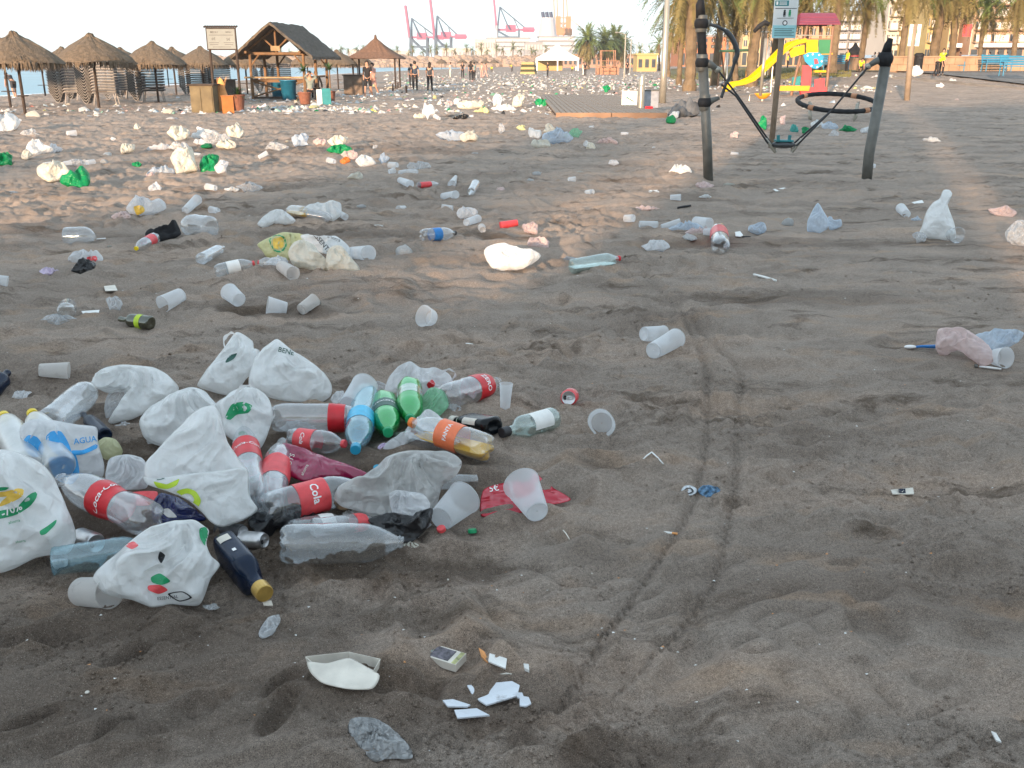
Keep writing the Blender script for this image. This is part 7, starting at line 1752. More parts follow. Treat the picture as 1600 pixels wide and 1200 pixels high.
def tower_play():
    c = G(1265, 149, 0, False); t = thing('playground_tower', 'playground tower with magenta gabled roof, yellow slide and blue panel', 'playground tower', tuple(c)); o = Vector(c); Y = c.y
    def W(px, py, dy=0):
        q = AT(px, py, Y + dy); return Vector((q.x - o.x, q.y - o.y, q.z - o.z))
    br = pmat('brown_play_post', (.20, .11, .07), .6, 0, 3, .2); mg = pmat('magenta_roof_board', (.20, .03, .06), .5, 0, 2, .12); ye = pmat('yellow_slide', (.62, .43, .005), .35, 0, 2, .05); rd = pmat('play_red', (.62, .06, .07), .5, 0, 2, .1); bl = pmat('play_blue', (.02, .28, .52), .5, 0, 2, .1); gr = pmat('play_green', (.03, .18, .08), .5, 0, 2, .1); og = pmat('play_orange', (.80, .33, .02), .45, 0, 2, .08)
    for a, b, dy in (((1262, 38), (1236, 146), 0), ((1282, 32), (1282, 146), 1.6), ((1302, 38), (1290, 150), 0), ((1262, 36), (1262, 146), 1.6)):
        q0 = W(b[0], b[1], dy); q0.z = -.1; MB().tube([q0, W(a[0], a[1], dy)], .075, 8).build('post', br, t)
    # gabled roof made of boards
    ax, bx = W(1250, 20, 0), W(1306, 20, 0)
    z1 = W(1250, 19, 0).z; z0 = W(1250, 38, 0).z; x0 = W(1247, 30, 0).x; x1 = W(1311, 30, 0).x
    n = 5
    for s in (-1, 1):
        for k in range(n):
            u0, u1 = k / n, (k + 1.08) / n; mb = MB(); y0 = .8 + s * u0 * 1.15; y1 = .8 + s * u1 * 1.15; za = z1 - (z1 - z0) * u0 + .02 * (k % 2); zb = z1 - (z1 - z0) * u1 + .03
            mb.add([(x0 + .35 * (1 - u0), y0, za), (x1 - .30 * (1 - u0) * 0, y0, za), (x1, y1, zb), (x0 + .35 * (1 - u1), y1, zb), (x0 + .35 * (1 - u0), y0, za - .05), (x1, y0, za - .05), (x1, y1, zb - .05), (x0 + .35 * (1 - u1), y1, zb - .05)],
                   [(0, 1, 2, 3), (7, 6, 5, 4), (0, 4, 5, 1), (1, 5, 6, 2), (2, 6, 7, 3), (3, 7, 4, 0)])
            mb.build('roof_board', mg, t)
    for x in (x0 + .3, x1 - .3):
        MB().add([(x, -.3, z0), (x, 1.9, z0), (x, .8, z1 - .05), (x + .05, -.3, z0), (x + .05, 1.9, z0), (x + .05, .8, z1 - .05)], [(0, 1, 2), (3, 5, 4), (0, 3, 4, 1), (1, 4, 5, 2), (2, 5, 3, 0)]).build('gable_panel', mg, t)
    def panel(nm, pts, mt, dy=-.08, th=.05):
        P = [W(a, b, dy) for a, b in pts]; k = len(P); mb = MB(); mb.add([tuple(v) for v in P] + [(v.x, v.y + th, v.z) for v in P], [tuple(range(k))[::-1], tuple(range(k, 2 * k))] + [(i, (i + 1) % k, (i + 1) % k + k, i + k) for i in range(k)]); mb.build(nm, mt, t)
    MB().box((W(1272, 88).x, .8, W(1272, 84).z), (1.9, 1.7, .08)).build('platform', og, t)
    panel('side_panel', [(1260, 62), (1278, 62), (1278, 84), (1260, 86)], ye)
    panel('side_panel', [(1279, 62), (1298, 62), (1296, 84), (1279, 84)], gr)
    panel('railing', [(1249, 60), (1300, 60), (1300, 62), (1249, 62)], br); panel('railing', [(1246, 54), (1300, 55), (1300, 56), (1246, 56)], M['steelpale'])
    panel('activity_panel', [(1255, 86), (1264, 82), (1280, 82), (1287, 88), (1285, 102), (1276, 108), (1268, 106), (1258, 96)], bl, -.2)
    for a, b in ((1262, 87), (1270, 85), (1280, 86), (1284, 96), (1268, 103), (1277, 105)): MB().sphere(W(a, b, -.24), .05, 8, 6).build('knob', M['whiteplastic'], t)
    panel('dial', [(1272, 92), (1277, 92), (1279, 99), (1273, 100)], rd, -.26, .03)
    panel('climbing_panel', [(1254, 102), (1268, 102), (1267, 134), (1252, 134)], rd, -.12)
    panel('shop_panel', [(1273, 124), (1289, 122), (1288, 140), (1273, 138)], rd, -.12); panel('shop_panel', [(1238, 121), (1251, 119), (1250, 134), (1238, 134)], M['teal'], -.05)
    panel('bench_board', [(1217, 134), (1266, 134), (1264, 142), (1217, 142)], og, -.3, .25); panel('step_board', [(1250, 138), (1292, 136), (1292, 143), (1252, 148)], rd, -.2, .3); panel('shelf', [(1273, 110), (1291, 110), (1291, 113), (1273, 113)], ye, -.2, .3)
    # slide: channel with side walls
    path = [(1258, 66, 0), (1248, 68, 0), (1236, 72, -.2), (1222, 82, -.5), (1208, 96, -.8), (1190, 113, -1.1), (1175, 126, -1.4), (1160, 132, -1.6), (1146, 134, -1.8), (1134, 142, -1.9)]
    C_ = [W(a, b, d) for a, b, d in path]; wd2 = .26; mb = MB()
    for i, q in enumerate(C_):
        d = (C_[min(i + 1, len(C_) - 1)] - C_[max(i - 1, 0)]).normalized(); sd = Vector((0, 0, 1)).cross(d).normalized(); up = d.cross(sd) * -1
        if up.z < 0: up = -up
        for u, v in ((-1, .20), (-1, 0), (-.5, -.05), (.5, -.05), (1, 0), (1, .20)): mb.v.append(tuple(q + sd * wd2 * u + up * v))
    for i in range(len(C_) - 1):
        for k in range(5): mb.f.append((i * 6 + k, i * 6 + k + 1, i * 6 + 7 + k, i * 6 + 6 + k))
    sl = mb.build('slide', ye, t, False); md = sl.modifiers.new('wall', 'SOLIDIFY'); md.thickness = .04
    panel('slide_side_panel', [(1232, 76), (1257, 70), (1257, 84), (1236, 90)], ye, -.25)
    q = W(1208, 96, -.8); MB().tube([(q.x, q.y, -.1), tuple(q)], .04, 6).build('slide_leg', M['steelpale'], t)
tower_play()
def spinner():
    c = G(1191, 158, 0, False); t = thing('spinner_seat', 'orange bowl shaped spinner seat in front of the slide', 'playground ride', tuple(c)); k = 1 / ppm(c)
    MB().tube([(0, 0, -.1), (0, 0, 4 * k)], .06, 8).build('spindle', M['steelpale'], t)
    MB().lathe([(.05, 3 * k), (6 * k, 4 * k), (12 * k, 10 * k), (12.8 * k, 12 * k), (12 * k, 12 * k), (6 * k, 6 * k), (.02, 5 * k)], 20).build('bowl', pmat('play_orange', (.8, .33, .02), .45), t, True)
    MB().tube([(-18 * k, .3, 0), (-18 * k, .3, 10 * k), (16 * k, .3, 12 * k)], .03, 6).build('side_rail', M['steelpale'], t)
spinner()
def swings():
    c = G(1150, 134, 0, False); t = thing('swing_set', 'green topped swing frame behind the slide', 'swing', tuple(c)); o = Vector(c)
    def W(px, py, dy=0): q = AT(px, py, c.y + dy); return q - o
    gr = pmat('swing_green', (.04, .10, .06), .6)
    for x, s in ((1127, -1), (1178, 1)):
        for dy, dx in ((-.9, -4), (.9, 5)):
            a = W(x + dx * 1.4, 134, dy); a.z = -.1; MB().tube([a, W(x, 79)], .06, 6).build('leg', M['darkwood'], t)
    MB().tube([W(1124, 80), W(1181, 78)], .09, 8).build('top_beam', gr, t)
    for x in (1150, 1158):
        MB().tube([W(x, 80), W(x, 126)], .012, 4).build('chain', M['steel'], t)
    MB().box(W(1154, 127), (.45, .2, .05)).build('seat', M['rubber'], t)
    c2 = W(1173, 118); MB().box(c2, (.7, .1, .9)).build('end_panel', pmat('play_orange', (.8, .33, .02)), t)
swings()
p = G(1165, 132, 0, False); p = AT(1165, 128, p.y + 14); p.z = mac(p.x, p.y); t = thing('white_swing_frame', 'white pipe swing frame behind the green topped one', 'swing', tuple(p)); k = 1 / ppm(p)
for x in (-32, 5, 32): MB().tube([(x * k, -.6, -.1), (x * k, 0, 68 * k), (x * k, .6, -.1)], .06, 6).build('leg', M['whiteplastic'], t)
MB().tube([(-32 * k, 0, 68 * k), (32 * k, 0, 68 * k)], .06, 6).build('top_beam', M['whiteplastic'], t)
p = G(1192, 100, 0, False); p = AT(1180, 140, 30); p.z = mac(p.x, p.y)
t = thing('exercise_handle', 'black crooked grip of a second machine left of the notice', 'exercise machine', tuple(p)); o = Vector(p); t.name = 'exercise_machine'
MB().tube([AT(1188, 150, 30) - o, AT(1197, 60, 30) - o], .045, 10).build('post', M['steelpale'], t, True)
MB().tube([AT(1178, 50, 30) - o, AT(1186, 41, 30) - o, AT(1195, 35, 30) - o, AT(1202, 38, 30) - o], [.05, .07, .07, .06], 10).build('grip', M['rubber'], t, True)
# ------------------------------------------------------------------ wooden deck with shower
def deck():
    Z = .10
    a = G(868, 184, 0, False); b = G(1042, 184, 0, False); Y0 = a.y; Y1 = G(900, 157, 0, False).y
    t = thing('shower_deck', 'low timber deck with terracotta front edge around the shower post', 'deck', (a.x, Y0, mac(a.x, Y0))); z = Z; w_ = b.x - a.x; D = Y1 - Y0
    gm = pmat('grey_deck_board', (.24, .20, .165), .85, 0, 3, .3, .003, 40)
    me = MB().box((0, 0, 0), (w_ / 20 - .03, D, .05)).mesh('deck_board', gm)
    for i in range(20): inst(me, 'deck_board', t, ((i + .5) * w_ / 20, D / 2, z + .02 + rnd.uniform(-.004, .004)))
    for k in range(2): MB().box((w_ * (.25 + .5 * k), -.03, z - .04), (w_ / 2 - .02, .05, .16)).build('front_edge', pmat('terracotta_edge', (.27, .165, .105), .75, 0, 2, .2), t)
    MB().box((w_ / 2, D / 2 + .05, z - .08), (w_ - .1, D - .1, .12)).build('bearer', M['darkwood'], t)
deck()
def onDeck(px, py):
    p = G(px, py, .14, False); return p
p = onDeck(1001, 170); t = thing('shower_post', 'short satin steel shower post with slanted top on the deck', 'shower', tuple(p)); h = AT(1000, 118, p.y).z - p.z
MB().lathe([(.105, 0), (.105, h * .97), (.098, h)], 24, lambda v, th, z: Vector((v.x, v.y, z + (v.x * .9 if z > h * .9 else 0))), cap1=True).build('post_body', M['steelpale'], t, True)
MB().tube([(-.02, -.1, h * .7), (-.02, -.14, h * .7)], .02, 8).build('push_button', M['steel'], t); MB().lathe([(.12, -.01), (.12, .02), (.105, .03)], 24).build('base_ring', M['steel'], t)
p = onDeck(1014, 168); t = thing('grey_bin', 'square grey box bin behind the shower post', 'bin', tuple(p), .15); h = AT(1014, 142, p.y).z - p.z
MB().box((0, 0, h / 2), (.5, .4, h)).build('bin_body', pmat('blue_grey_box', (.30, .32, .36), .5), t); MB().box((0, 0, h + .02), (.54, .44, .04)).build('lid', M['steel'], t)
p = onDeck(983, 166); t = thing('poster_board', 'white poster board with green drawing leaning on the deck', 'board', tuple(p), -.08); h = AT(983, 142, p.y).z - p.z
MB().box((0, 0, h / 2), (.52, .03, h)).build('board_panel', M['whiteplastic'], t); MB().box((.02, -.018, h * .45), (.3, .003, .04), Matrix.Rotation(.5, 3, 'Y')).build('drawn_line', M['darkgreen'], t); MB().box((-.05, -.0185, h * .62), (.22, .003, .03), Matrix.Rotation(-.9, 3, 'Y')).build('drawn_line', M['teal'], t); MB().box((0, -.018, h * .15), (.4, .003, .08)).build('printed_band', pmat('pale_teal_print', (.32, .62, .66)), t)
p = onDeck(1020, 171); can('red can lying on the front of the deck', p + Vector((-.25, 0, .05)), p + Vector((.0, .02, .05)), .05, M['red'], None)
bb('white bag beside the right end of the deck', 1054, 180, 18, 12, 'bag', rings=7, segs=28)
puff('tarpaulin', 'heap of dark and grey cloth at the right end of the deck', 'cloth', [(1044, 182), (1050, 168), (1060, 162), (1085, 162), (1096, 172), (1088, 180), (1065, 184)], pmat('dark_tarp', (.12, .12, .12), .7, 0, 2, .8), 70, .3, .2, 5, 8, 32)
# ------------------------------------------------------------------ benches, bins, kiosk on promenade
def bench(px, py, label, rot=0, sc=1.0):
    p = G(px, py, 0, False); t = thing('blue_bench', label, 'bench', (p.x, p.y, p.z + .1), R(rot), 'blue benches along the stone wall'); t.scale = (sc,) * 3; bm_ = pmat('blue_bench_paint', (.015, .17, .30), .5, 0, 3, .1)
    sl = MB().box((0, 0, 0), (1.8, .09, .035)).mesh('slat', bm_)
    for i in range(4): inst(sl, 'seat_slat', t, (0, -.2 + i * .11, .45))
    for i in range(4): inst(sl, 'back_slat', t, (0, .24 + i * .03, .56 + i * .12), (PI / 2 - .2, 0, 0))
    for s in (-1, 1):
        MB().tube([(s * .82, -.22, 0), (s * .82, -.22, .66), (s * .82, .22, .66)], .03, 8).build('arm_frame', bm_, t); MB().tube([(s * .82, .3, 0), (s * .82, .25, .45), (s * .82, .36, .98)], .03, 8).build('rear_leg', bm_, t)
for a, b, r, lb in ((1482, 116, 0, 'blue bench beside the crouching hi-vis workers'), (1556, 114, 8, 'blue bench in the middle, turned slightly'), (1590, 121, -4, 'blue bench cut by the right edge'), (1304, 112, 0, 'blue grey bench far left near the parked cars')):
    bench(a, b, lb, r, 1.25)
simple('litter_bin', 'dark litter bin against the stone wall', 'bin', 1433, 113, lambda t: (MB().lathe([(.28, 0), (.33, .3), (.33, 1.15), (.36, 1.2), (.36, 1.3), (.25, 1.42)], 16, cap1=True).build('bin_body', M['rubber'], t, True), MB().box((0, -.33, 1.05), (.3, .04, .12)).build('slot', M['black'], t)))
bb('white sacks piled at the foot of the litter bin', 1431, 112, 24, 12, 'bag', rings=7, segs=28)
def kiosk2():
    p = AT(1334, 96, 100); p.z = mac(p.x, p.y) + .1; t = thing('newspaper_kiosk', 'small green kiosk with dark pointed roof beyond the palms', 'kiosk', tuple(p)); k = 100 / F
    MB().lathe([(10 * k, 0), (10 * k, 22 * k)], 8).build('kiosk_wall', pmat('kiosk_green', (.05, .12, .10), .6), t); MB().lathe([(15 * k, 20 * k), (13 * k, 23 * k), (4 * k, 32 * k), (2 * k, 36 * k), (.01, 37 * k)], 8).build('roof', M['darkwood'], t); MB().lathe([(10.3 * k, 17 * k), (10.3 * k, 20 * k)], 8).build('red_band', M['pinkred'], t)
kiosk2()
def car(px, py, Y, label, paint, rot=0):
    p = AT(px, py, Y); p.z = mac(p.x, p.y) + .05; t = thing('parked_car', label, 'car', tuple(p), R(rot), 'cars parked behind the promenade'); pm = paint
    pr = [(-2.1, .35), (-2.15, .8), (-1.95, .95), (-1.3, 1.0), (-.8, 1.42), (.7, 1.45), (1.5, 1.0), (2.0, .9), (2.15, .6), (2.1, .35)]
    mb = MB(); n = len(pr)
    for y, s in ((-.8, 1), (.8, 1)): mb.v += [(x, y * (.86 if z > 1.1 else 1), z) for x, z in pr]
    mb.f = [tuple(range(n)), tuple(range(2 * n - 1, n - 1, -1))] + [(i, i + n, (i + 1) % n + n, (i + 1) % n) for i in range(n)]
    mb.build('body', pm, t)
    for s in (-1, 1):
        MB().add([(-1.15, s * .775, 1.02), (-.75, s * .72, 1.36), (.6, s * .72, 1.38), (1.25, s * .775, 1.02)], [(0, 1, 2, 3)]).build('side_window', wd, t)
        for x in (-1.35, 1.35):
            w_ = MB().tube([(x, s * .66, .34), (x, s * .84, .34)], .34, 14).build('wheel', M['rubber'], t); MB().tube([(x, s * .845, .34), (x, s * .85, .34)], .18, 10).build('rim', M['alu'], w_)
    MB().box((2.12, .55, .68), (.06, .3, .14)).build('headlight', M['whiteplastic'], t); MB().box((2.12, -.55, .68), (.06, .3, .14)).build('headlight', M['whiteplastic'], t)
car(1352, 96, 112, 'white van like car parked behind the far wall', M['whiteplastic'], 60); car(1312, 98, 118, 'grey car parked near the small kiosk', M['alu'], 20); car(1518, 90, 110, 'white car half hidden behind the stone wall', M['whiteplastic'], 10)
# ------------------------------------------------------------------ people
def skinned(verts, edges, radii, name, mt, parent, root=0, sub=1):
    me = bpy.data.meshes.new(name); me.from_pydata([tuple(v) for v in verts], edges, []); o = bpy.data.objects.new(name, me); C.objects.link(o)
    md = o.modifiers.new('s', 'SKIN'); md.use_smooth_shade = True
    for i, r in enumerate(radii):
        sv = me.skin_vertices[0].data[i]; rr = r if hasattr(r, '__len__') else (r, r); sv.radius = rr; sv.use_root = (i == root)
    if sub: o.modifiers.new('u', 'SUBSURF').levels = sub
    return o
PENDING = []
def person(px, py, hgt, face, pose, skin, top, bottom, hair, label, group=None, hold=None, longhair=False, sleeves=.5, legs=1.0, cat='person', Y=None, z=None):
    """face: degrees, 0 looks away from the viewer, 180 towards"""
    if Y is None: p = G(px, py, 0, False)
    else:
        p = AT(px, py, Y); p.z = mac(p.x, p.y)
    if z is not None: p.z = z
    t = thing('person', label, cat, tuple(p), R(face), group); s = hgt / 1.75
    V = lambda x, y, z_: Vector((x * s, y * s, z_ * s))
    sway = {'stand': (.02, .0, .03, 0), 'walk': (.22, -.22, .18, .0), 'bend': (.05, -.05, .3, .9), 'sit': (.4, .4, .2, 0), 'crouch': (.3, .1, .3, .5)}[pose]
    lean = {'stand': 0, 'walk': .05, 'bend': .95, 'sit': .05, 'crouch': .6}[pose]
    hipz = {'stand': .93, 'walk': .91, 'bend': .90, 'sit': .50, 'crouch': .45}[pose]
    pel = V(0, 0, hipz)
    def up(h, f=0): return pel + V(0, math.sin(lean) * h + f, math.cos(lean) * h)
    spine = up(.22); chest = up(.42); neck = up(.55); hb = up(.62, .01); ht = up(.76, .02); nose = up(.67, .115)
    if lean > .5:
        hb = neck + V(0, .06, .03); ht = neck + V(0, .19, .04); nose = neck + V(0, .12, -.08)
    J = {}
    pts = [pel, spine, chest, neck, hb, ht, nose]; ed = [(0, 1), (1, 2), (2, 3), (3, 4), (4, 5), (4, 6)]; rad = [(.125 * s, .095 * s), (.115 * s, .085 * s), (.14 * s, .09 * s), .05 * s, .085 * s, .07 * s, .018 * s]
    tp = [pel + V(0, 0, -.04), spine, chest, up(.50)]; te = [(0, 1), (1, 2), (2, 3)]; tr = [(.145 * s, .115 * s), (.135 * s, .105 * s), (.158 * s, .11 * s), (.09 * s, .07 * s)]
    bp = [pel + V(0, 0, .10)]; be = []; br = [(.145 * s, .11 * s)]; shoes = []
    for sd in (-1, 1):
        f = sway[0] if sd > 0 else sway[1]
        hip = pel + V(sd * .09, 0, -.06)
        if pose == 'sit': knee = hip + V(sd * .05, .42, -.0); foot = knee + V(0, .05, -.42)
        elif pose == 'crouch': knee = hip + V(sd * .08, .36 if sd > 0 else .25, .02); foot = V(sd * .1, .12, .06)
        else:
            knee = hip + V(sd * .01, f * .6 + .02, -.41); foot = V(sd * .1, f * 1.15 - (.06 if f < 0 else 0), .06 + (.06 if f < -.1 else 0))
        toe = foot + V(0, .14, -.03); b = len(pts); pts += [hip, knee, foot, toe]; ed += [(0, b), (b, b + 1), (b + 1, b + 2), (b + 2, b + 3)]; rad += [.085 * s, .058 * s, .04 * s, .032 * s]
        b = len(bp); end = knee.lerp(foot, legs) if legs > 0 else knee.lerp(hip, .15); 
        if legs > 0: bp += [hip, knee, end]; be += [(0, b), (b, b + 1), (b + 1, b + 2)]; br += [.098 * s, .07 * s, .055 * s]
        else: bp += [hip, end]; be += [(0, b), (b, b + 1)]; br += [.10 * s, .085 * s]
        sh = chest + V(sd * .17, 0, .06 * math.cos(lean)); a = -f * .8
        if pose in ('bend', 'crouch'): el = sh + V(sd * .03, .05, -.28); ha = el + V(-sd * .02, .08, -.24)
        elif hold == 'head' : el = sh + V(sd * .12, .12, .05); ha = el + V(-sd * .18, .05, .16)
        else: el = sh + V(sd * .06, a * .45, -.27); ha = el + V(sd * .0, a * .4 + .07, -.23)
        b = len(pts); pts += [sh, el, ha, ha + (ha - el).normalized() * .08 * s]; ed += [(2, b), (b, b + 1), (b + 1, b + 2), (b + 2, b + 3)]; rad += [.05 * s, .038 * s, .028 * s, (.036 * s, .02 * s)]
        b = len(tp); tp += [sh, sh.lerp(el, .7) if sleeves < 1 else ha.lerp(el, .1)] if sleeves < 1 else [sh, el, el.lerp(ha, .85)]
        te += [(2, b), (b, b + 1)] + ([(b + 1, b + 2)] if sleeves >= 1 else []); tr += [.064 * s, .058 * s] if sleeves < 1 else [.062 * s, .052 * s, .042 * s]
        shoes.append((foot, toe))
    body = skinned(pts, ed, rad, 'body', skin, t); PENDING.append((body, skin, t))
    if top is not None: PENDING.append((skinned(tp, te, tr, 'shirt', top, t, 2), top, t))
    if bottom is not None: PENDING.append((skinned(bp, be, br, 'trousers', bottom, t, 0), bottom, t))
    hc = (hb + ht) / 2 + V(0, -.02, .03); mb = MB().sphere(hc, .108 * s, 12, 8, (.92, 1, 1.05))
    if longhair: mb.sphere(hc + V(0, -.06, -.14), .09 * s, 10, 8, (1.0, .6, 1.9))
    mb.v = [v for v in mb.v]; h_ = mb.build('hair', hair, t, True)
    # face: push hair off the front of the head
    for v in h_.data.vertices:
        if v.co.y > (hc.y + .03 * s) and v.co.z < hc.z + .05 * s: v.co.y = hc.y + .02 * s
    for f_, t_ in shoes:
        MB().box((f_ + t_) / 2 + V(0, -.01, -.02), (.09 * s, .26 * s, .075 * s)).build('shoe', M['black'] if legs > 0 else M['whiteplastic'], t)
    return t
def flush_people():
    bpy.context.view_layer.update(); dg = bpy.context.evaluated_depsgraph_get()
    for o, mt, t in PENDING:
        me = bpy.data.meshes.new_from_object(o.evaluated_get(dg)); me.materials.clear(); me.materials.append(mt)
        me.polygons.foreach_set('use_smooth', [True] * len(me.polygons)); nm = o.name.split('.')[0]
        old = o.data; bpy.data.objects.remove(o); bpy.data.meshes.remove(old); me.name = nm
        inst(me, nm, t)
sk = M['skin']; hr = M['hair']
def cl(n, c): return pmat('cloth_' + n, c, .9, 0, 3, .2)
blk = cl('black', (.015, .015, .018)); navy = cl('navy', (.03, .045, .07)); char = cl('charcoal', (.04, .042, .048)); hv = cl('hi_vis_yellow', (.55, .70, .02)); wh_ = cl('white', (.65, .62, .58)); pk = cl('pink', (.55, .30, .25)); dgreen = cl('dark_green', (.02, .06, .04))
person(576, 153, 1.78, 170, 'walk', sk, blk, blk, hr, 'bare legged man in black shirt and shorts walking past the brown cabinet', legs=0)
person(584, 149, 1.68, 150, 'walk', sk, pk, pk, hr, 'person in light pink walking right behind the man in black shorts', legs=0)
person(649, 141, 1.80, 5, 'walk', sk, navy, blk, hr, 'man in grey blue t-shirt walking away, left of the couple')
person(672, 142, 1.72, -3, 'walk', sk, char, blk, hr, 'long haired woman in black walking away, right of the couple', longhair=True)
person(643, 136, 1.6, 0, 'stand', sk, char, blk, hr, 'person half hidden behind the walking man with grey blue shirt')
person(24, 153, 1.7, 60, 'bend', sk, char, char, hr, 'person in dark clothes bending over behind the leftmost umbrella poles', legs=0)
person(246, 128, 1.7, 20, 'stand', sk, char, blk, hr, 'distant person in dark clothes standing at the water edge')
person(486, 158, 1.7, 200, 'sit', sk, pmat('cloth_greygreen', (.22, .25, .22), .9), blk, hr, 'person in grey top sitting hands raised between the potted plants', hold='head', sleeves=1)
person(496, 154, 1.7, 180, 'sit', sk, blk, blk, hr, 'second seated person in black close to the one in grey', sleeves=1)
for a, b, h_, c_, pz, lb in [(723, 122, 1.75, blk, 'stand', 'person in black standing among the litter, left of centre'), (736, 127, 1.8, blk, 'stand', 'taller person in black in the litter with long hair'), (741, 125, 1.7, pmat('cloth_teal', (.2, .33, .33), .9), 'stand', 'person in pale teal beside the taller one in black'),
                             (704, 122, 1.7, wh_, 'stand', 'person in cream clothes standing in the litter near the couple'), (753, 122, 1.7, pk, 'stand', 'first person in pinkish clothes in the litter'), (759, 121, 1.65, pk, 'walk', 'second person in pinkish clothes walking in the litter'),
                             (856, 120, 1.75, blk, 'stand', 'lone person in black standing in front of the tent'), (914, 119, 1.75, blk, 'stand', 'person in black standing beside one in cream clothes'), (911, 118, 1.7, wh_, 'stand', 'person in cream clothes beside one in black'), (980, 117, 1.8, blk, 'stand', 'tall person in black beside the nearest thin street lamp')]:
    person(a, b, h_, rnd.uniform(0, 360), pz, sk, c_, blk if c_ is not pk and c_ is not wh_ else c_, hr, lb, longhair='long hair' in lb)
for a, b, pz, lb in [(768, 112, 'crouch', 'hi-vis worker crouching left of the striped tent'), (800, 112, 'bend', 'hi-vis worker bending beside the striped tent'), (833, 112, 'bend', 'hi-vis worker bending in front of the striped tent'), (894, 112, 'crouch', 'hi-vis worker crouching right of the white tent'), (985, 109, 'stand', 'hi-vis worker standing behind the tall person in black'),
                     (1322, 113, 'stand', 'hi-vis worker standing behind the exercise station'), (1343, 113, 'crouch', 'hi-vis worker crouching behind the exercise station'), (1230, 107, 'stand', 'hi-vis worker glimpsed between slide and blue panel'), (1462, 119, 'bend', 'hi-vis worker bending at the left end of the blue bench'), (1470, 117, 'stand', 'second hi-vis worker behind the blue bench')]:
    person(a, b, 1.72, rnd.uniform(90, 270), pz, sk, hv, blk, hr, lb, 'hi-vis cleaning workers')
for a, lb in [(1500, 'pedestrian in dark red walking behind the stone wall'), (1546, 'pedestrian in black left of the pair under the awning'), (1558, 'pedestrian in black right of the pair under the awning'), (1573, 'pedestrian in pink under the far end of the awning')]:
    person(a, 92, 1.75, 90, 'walk', sk, {1500: cl('dark_red', (.25, .04, .06)), 1573: pk}.get(a, blk), blk, hr, lb, Y=104)
for a, lb in [(1366, 'pedestrian in white beside the parked white car'), (1372, 'pedestrian in black beside the one in white')]:
    person(a, 98, 1.75, 90, 'walk', sk, wh_ if a == 1366 else blk, blk, hr, lb, Y=104)
flush_people()
# ------------------------------------------------------------------ litter towards the distance
LM = [(345, 172, 'menu board'), (436, 158, 'thatched kiosk'), (554, 148, 'brown cabinet'), (600, 138, 'reed roofed pergola'), (655, 141, 'walking couple'), (735, 126, 'group standing in the litter'), (856, 120, 'lone person in black'), (780, 168, 'cream row of bags'),
      (960, 184, 'shower deck'), (1035, 161, 'cream lamp post'), (1107, 281, 'left exercise post'), (1354, 281, 'right exercise post'), (1305, 188, 'black ring spinner'), (1265, 149, 'playground tower'), (1205, 228, 'large notice'), (1140, 145, 'foot of the yellow slide'), (325, 215, 'long white row of bags'), (310, 258, 'green pointed bag'),
      (120, 280, 'solid green bag'), (150, 170, 'wide umbrella pole'), (55, 235, 'white angular bag'), (545, 245, 'orange bag'), (725, 214, 'mixed row of bags'), (870, 214, 'pale blue film bag'), (490, 400, 'pile of printed bags'), (1060, 350, 'line of three cups'), (1466, 340, 'cream cone bag'), (1480, 116, 'blue bench'), (1417, 158, 'smaller notice'), (668, 178, 'standing white bag'), (226, 324, 'yellow printed bag'), (800, 400, 'bright white bag'), (940, 408, 'big clear bottle')]
used_labels = set()
SIZE = ['tiny', 'small', 'fair sized']
def where(px, py):
    d = sorted((((px - a) * .6) ** 2 + ((py - b) * 2.2) ** 2, a, b, n) for a, b, n in LM); _, a, b, n = d[0]
    h = 'left' if px < a - 12 else 'right' if px > a + 12 else ''
    v = 'beyond' if py < b - 4 else 'nearer than' if py > b + 4 else 'level with'
    return n, h, v, d
LIB = []
def libbag(seed, squash, folds=.22):
    rs = random.Random(seed); mb = MB(); mb.sphere((0, 0, 0), 1, 18, 9); A = np.array(mb.v)
    A[:, 0] *= 1; A[:, 1] *= .75; A[:, 2] *= squash
    f = foldfield(A, 1.2, seed, 10, 1.2, 6); r = np.linalg.norm(A, axis=1, keepdims=True)
    A = A * (1 + folds * 2.6 * f[:, None]); k = rs.randrange(len(A)); d = np.linalg.norm(A - A[k], axis=1); A += (A[k] - A.mean(0)) * np.exp(-(d / .35) ** 2)[:, None] * rs.uniform(.2, .7)
    A[:, 2] = np.maximum(A[:, 2], -squash * .35) + squash * .33; mb.v = [tuple(v) for v in A]; return mb
GEO = [libbag(s, q) for s, q in ((1, .8), (2, .55), (3, .35), (4, .95), (5, .5), (6, .25), (7, .7), (8, .4))]
COLS = [('white', 'bag', 34), ('cream', 'cream', 16), ('thin white', 'bagthin', 18), ('clear', 'clearfilm', 5), ('pale blue', 'bluefilm', 8), ('green', 'greenbag', 3), ('pink', 'pinkbag', 5), ('pale green', 'palegreen', 2), ('yellow', 'yellowfilm', 1.4), ('black', 'blackbag', 2), ('orange', 'orangebag', .8), ('teal', 'tealbag', 1)]
CACHE = {}
def lib(i, mt):
    if (i, mt) not in CACHE: CACHE[(i, mt)] = GEO[i].mesh('litter_bag', M[mt], True)
    return CACHE[(i, mt)]
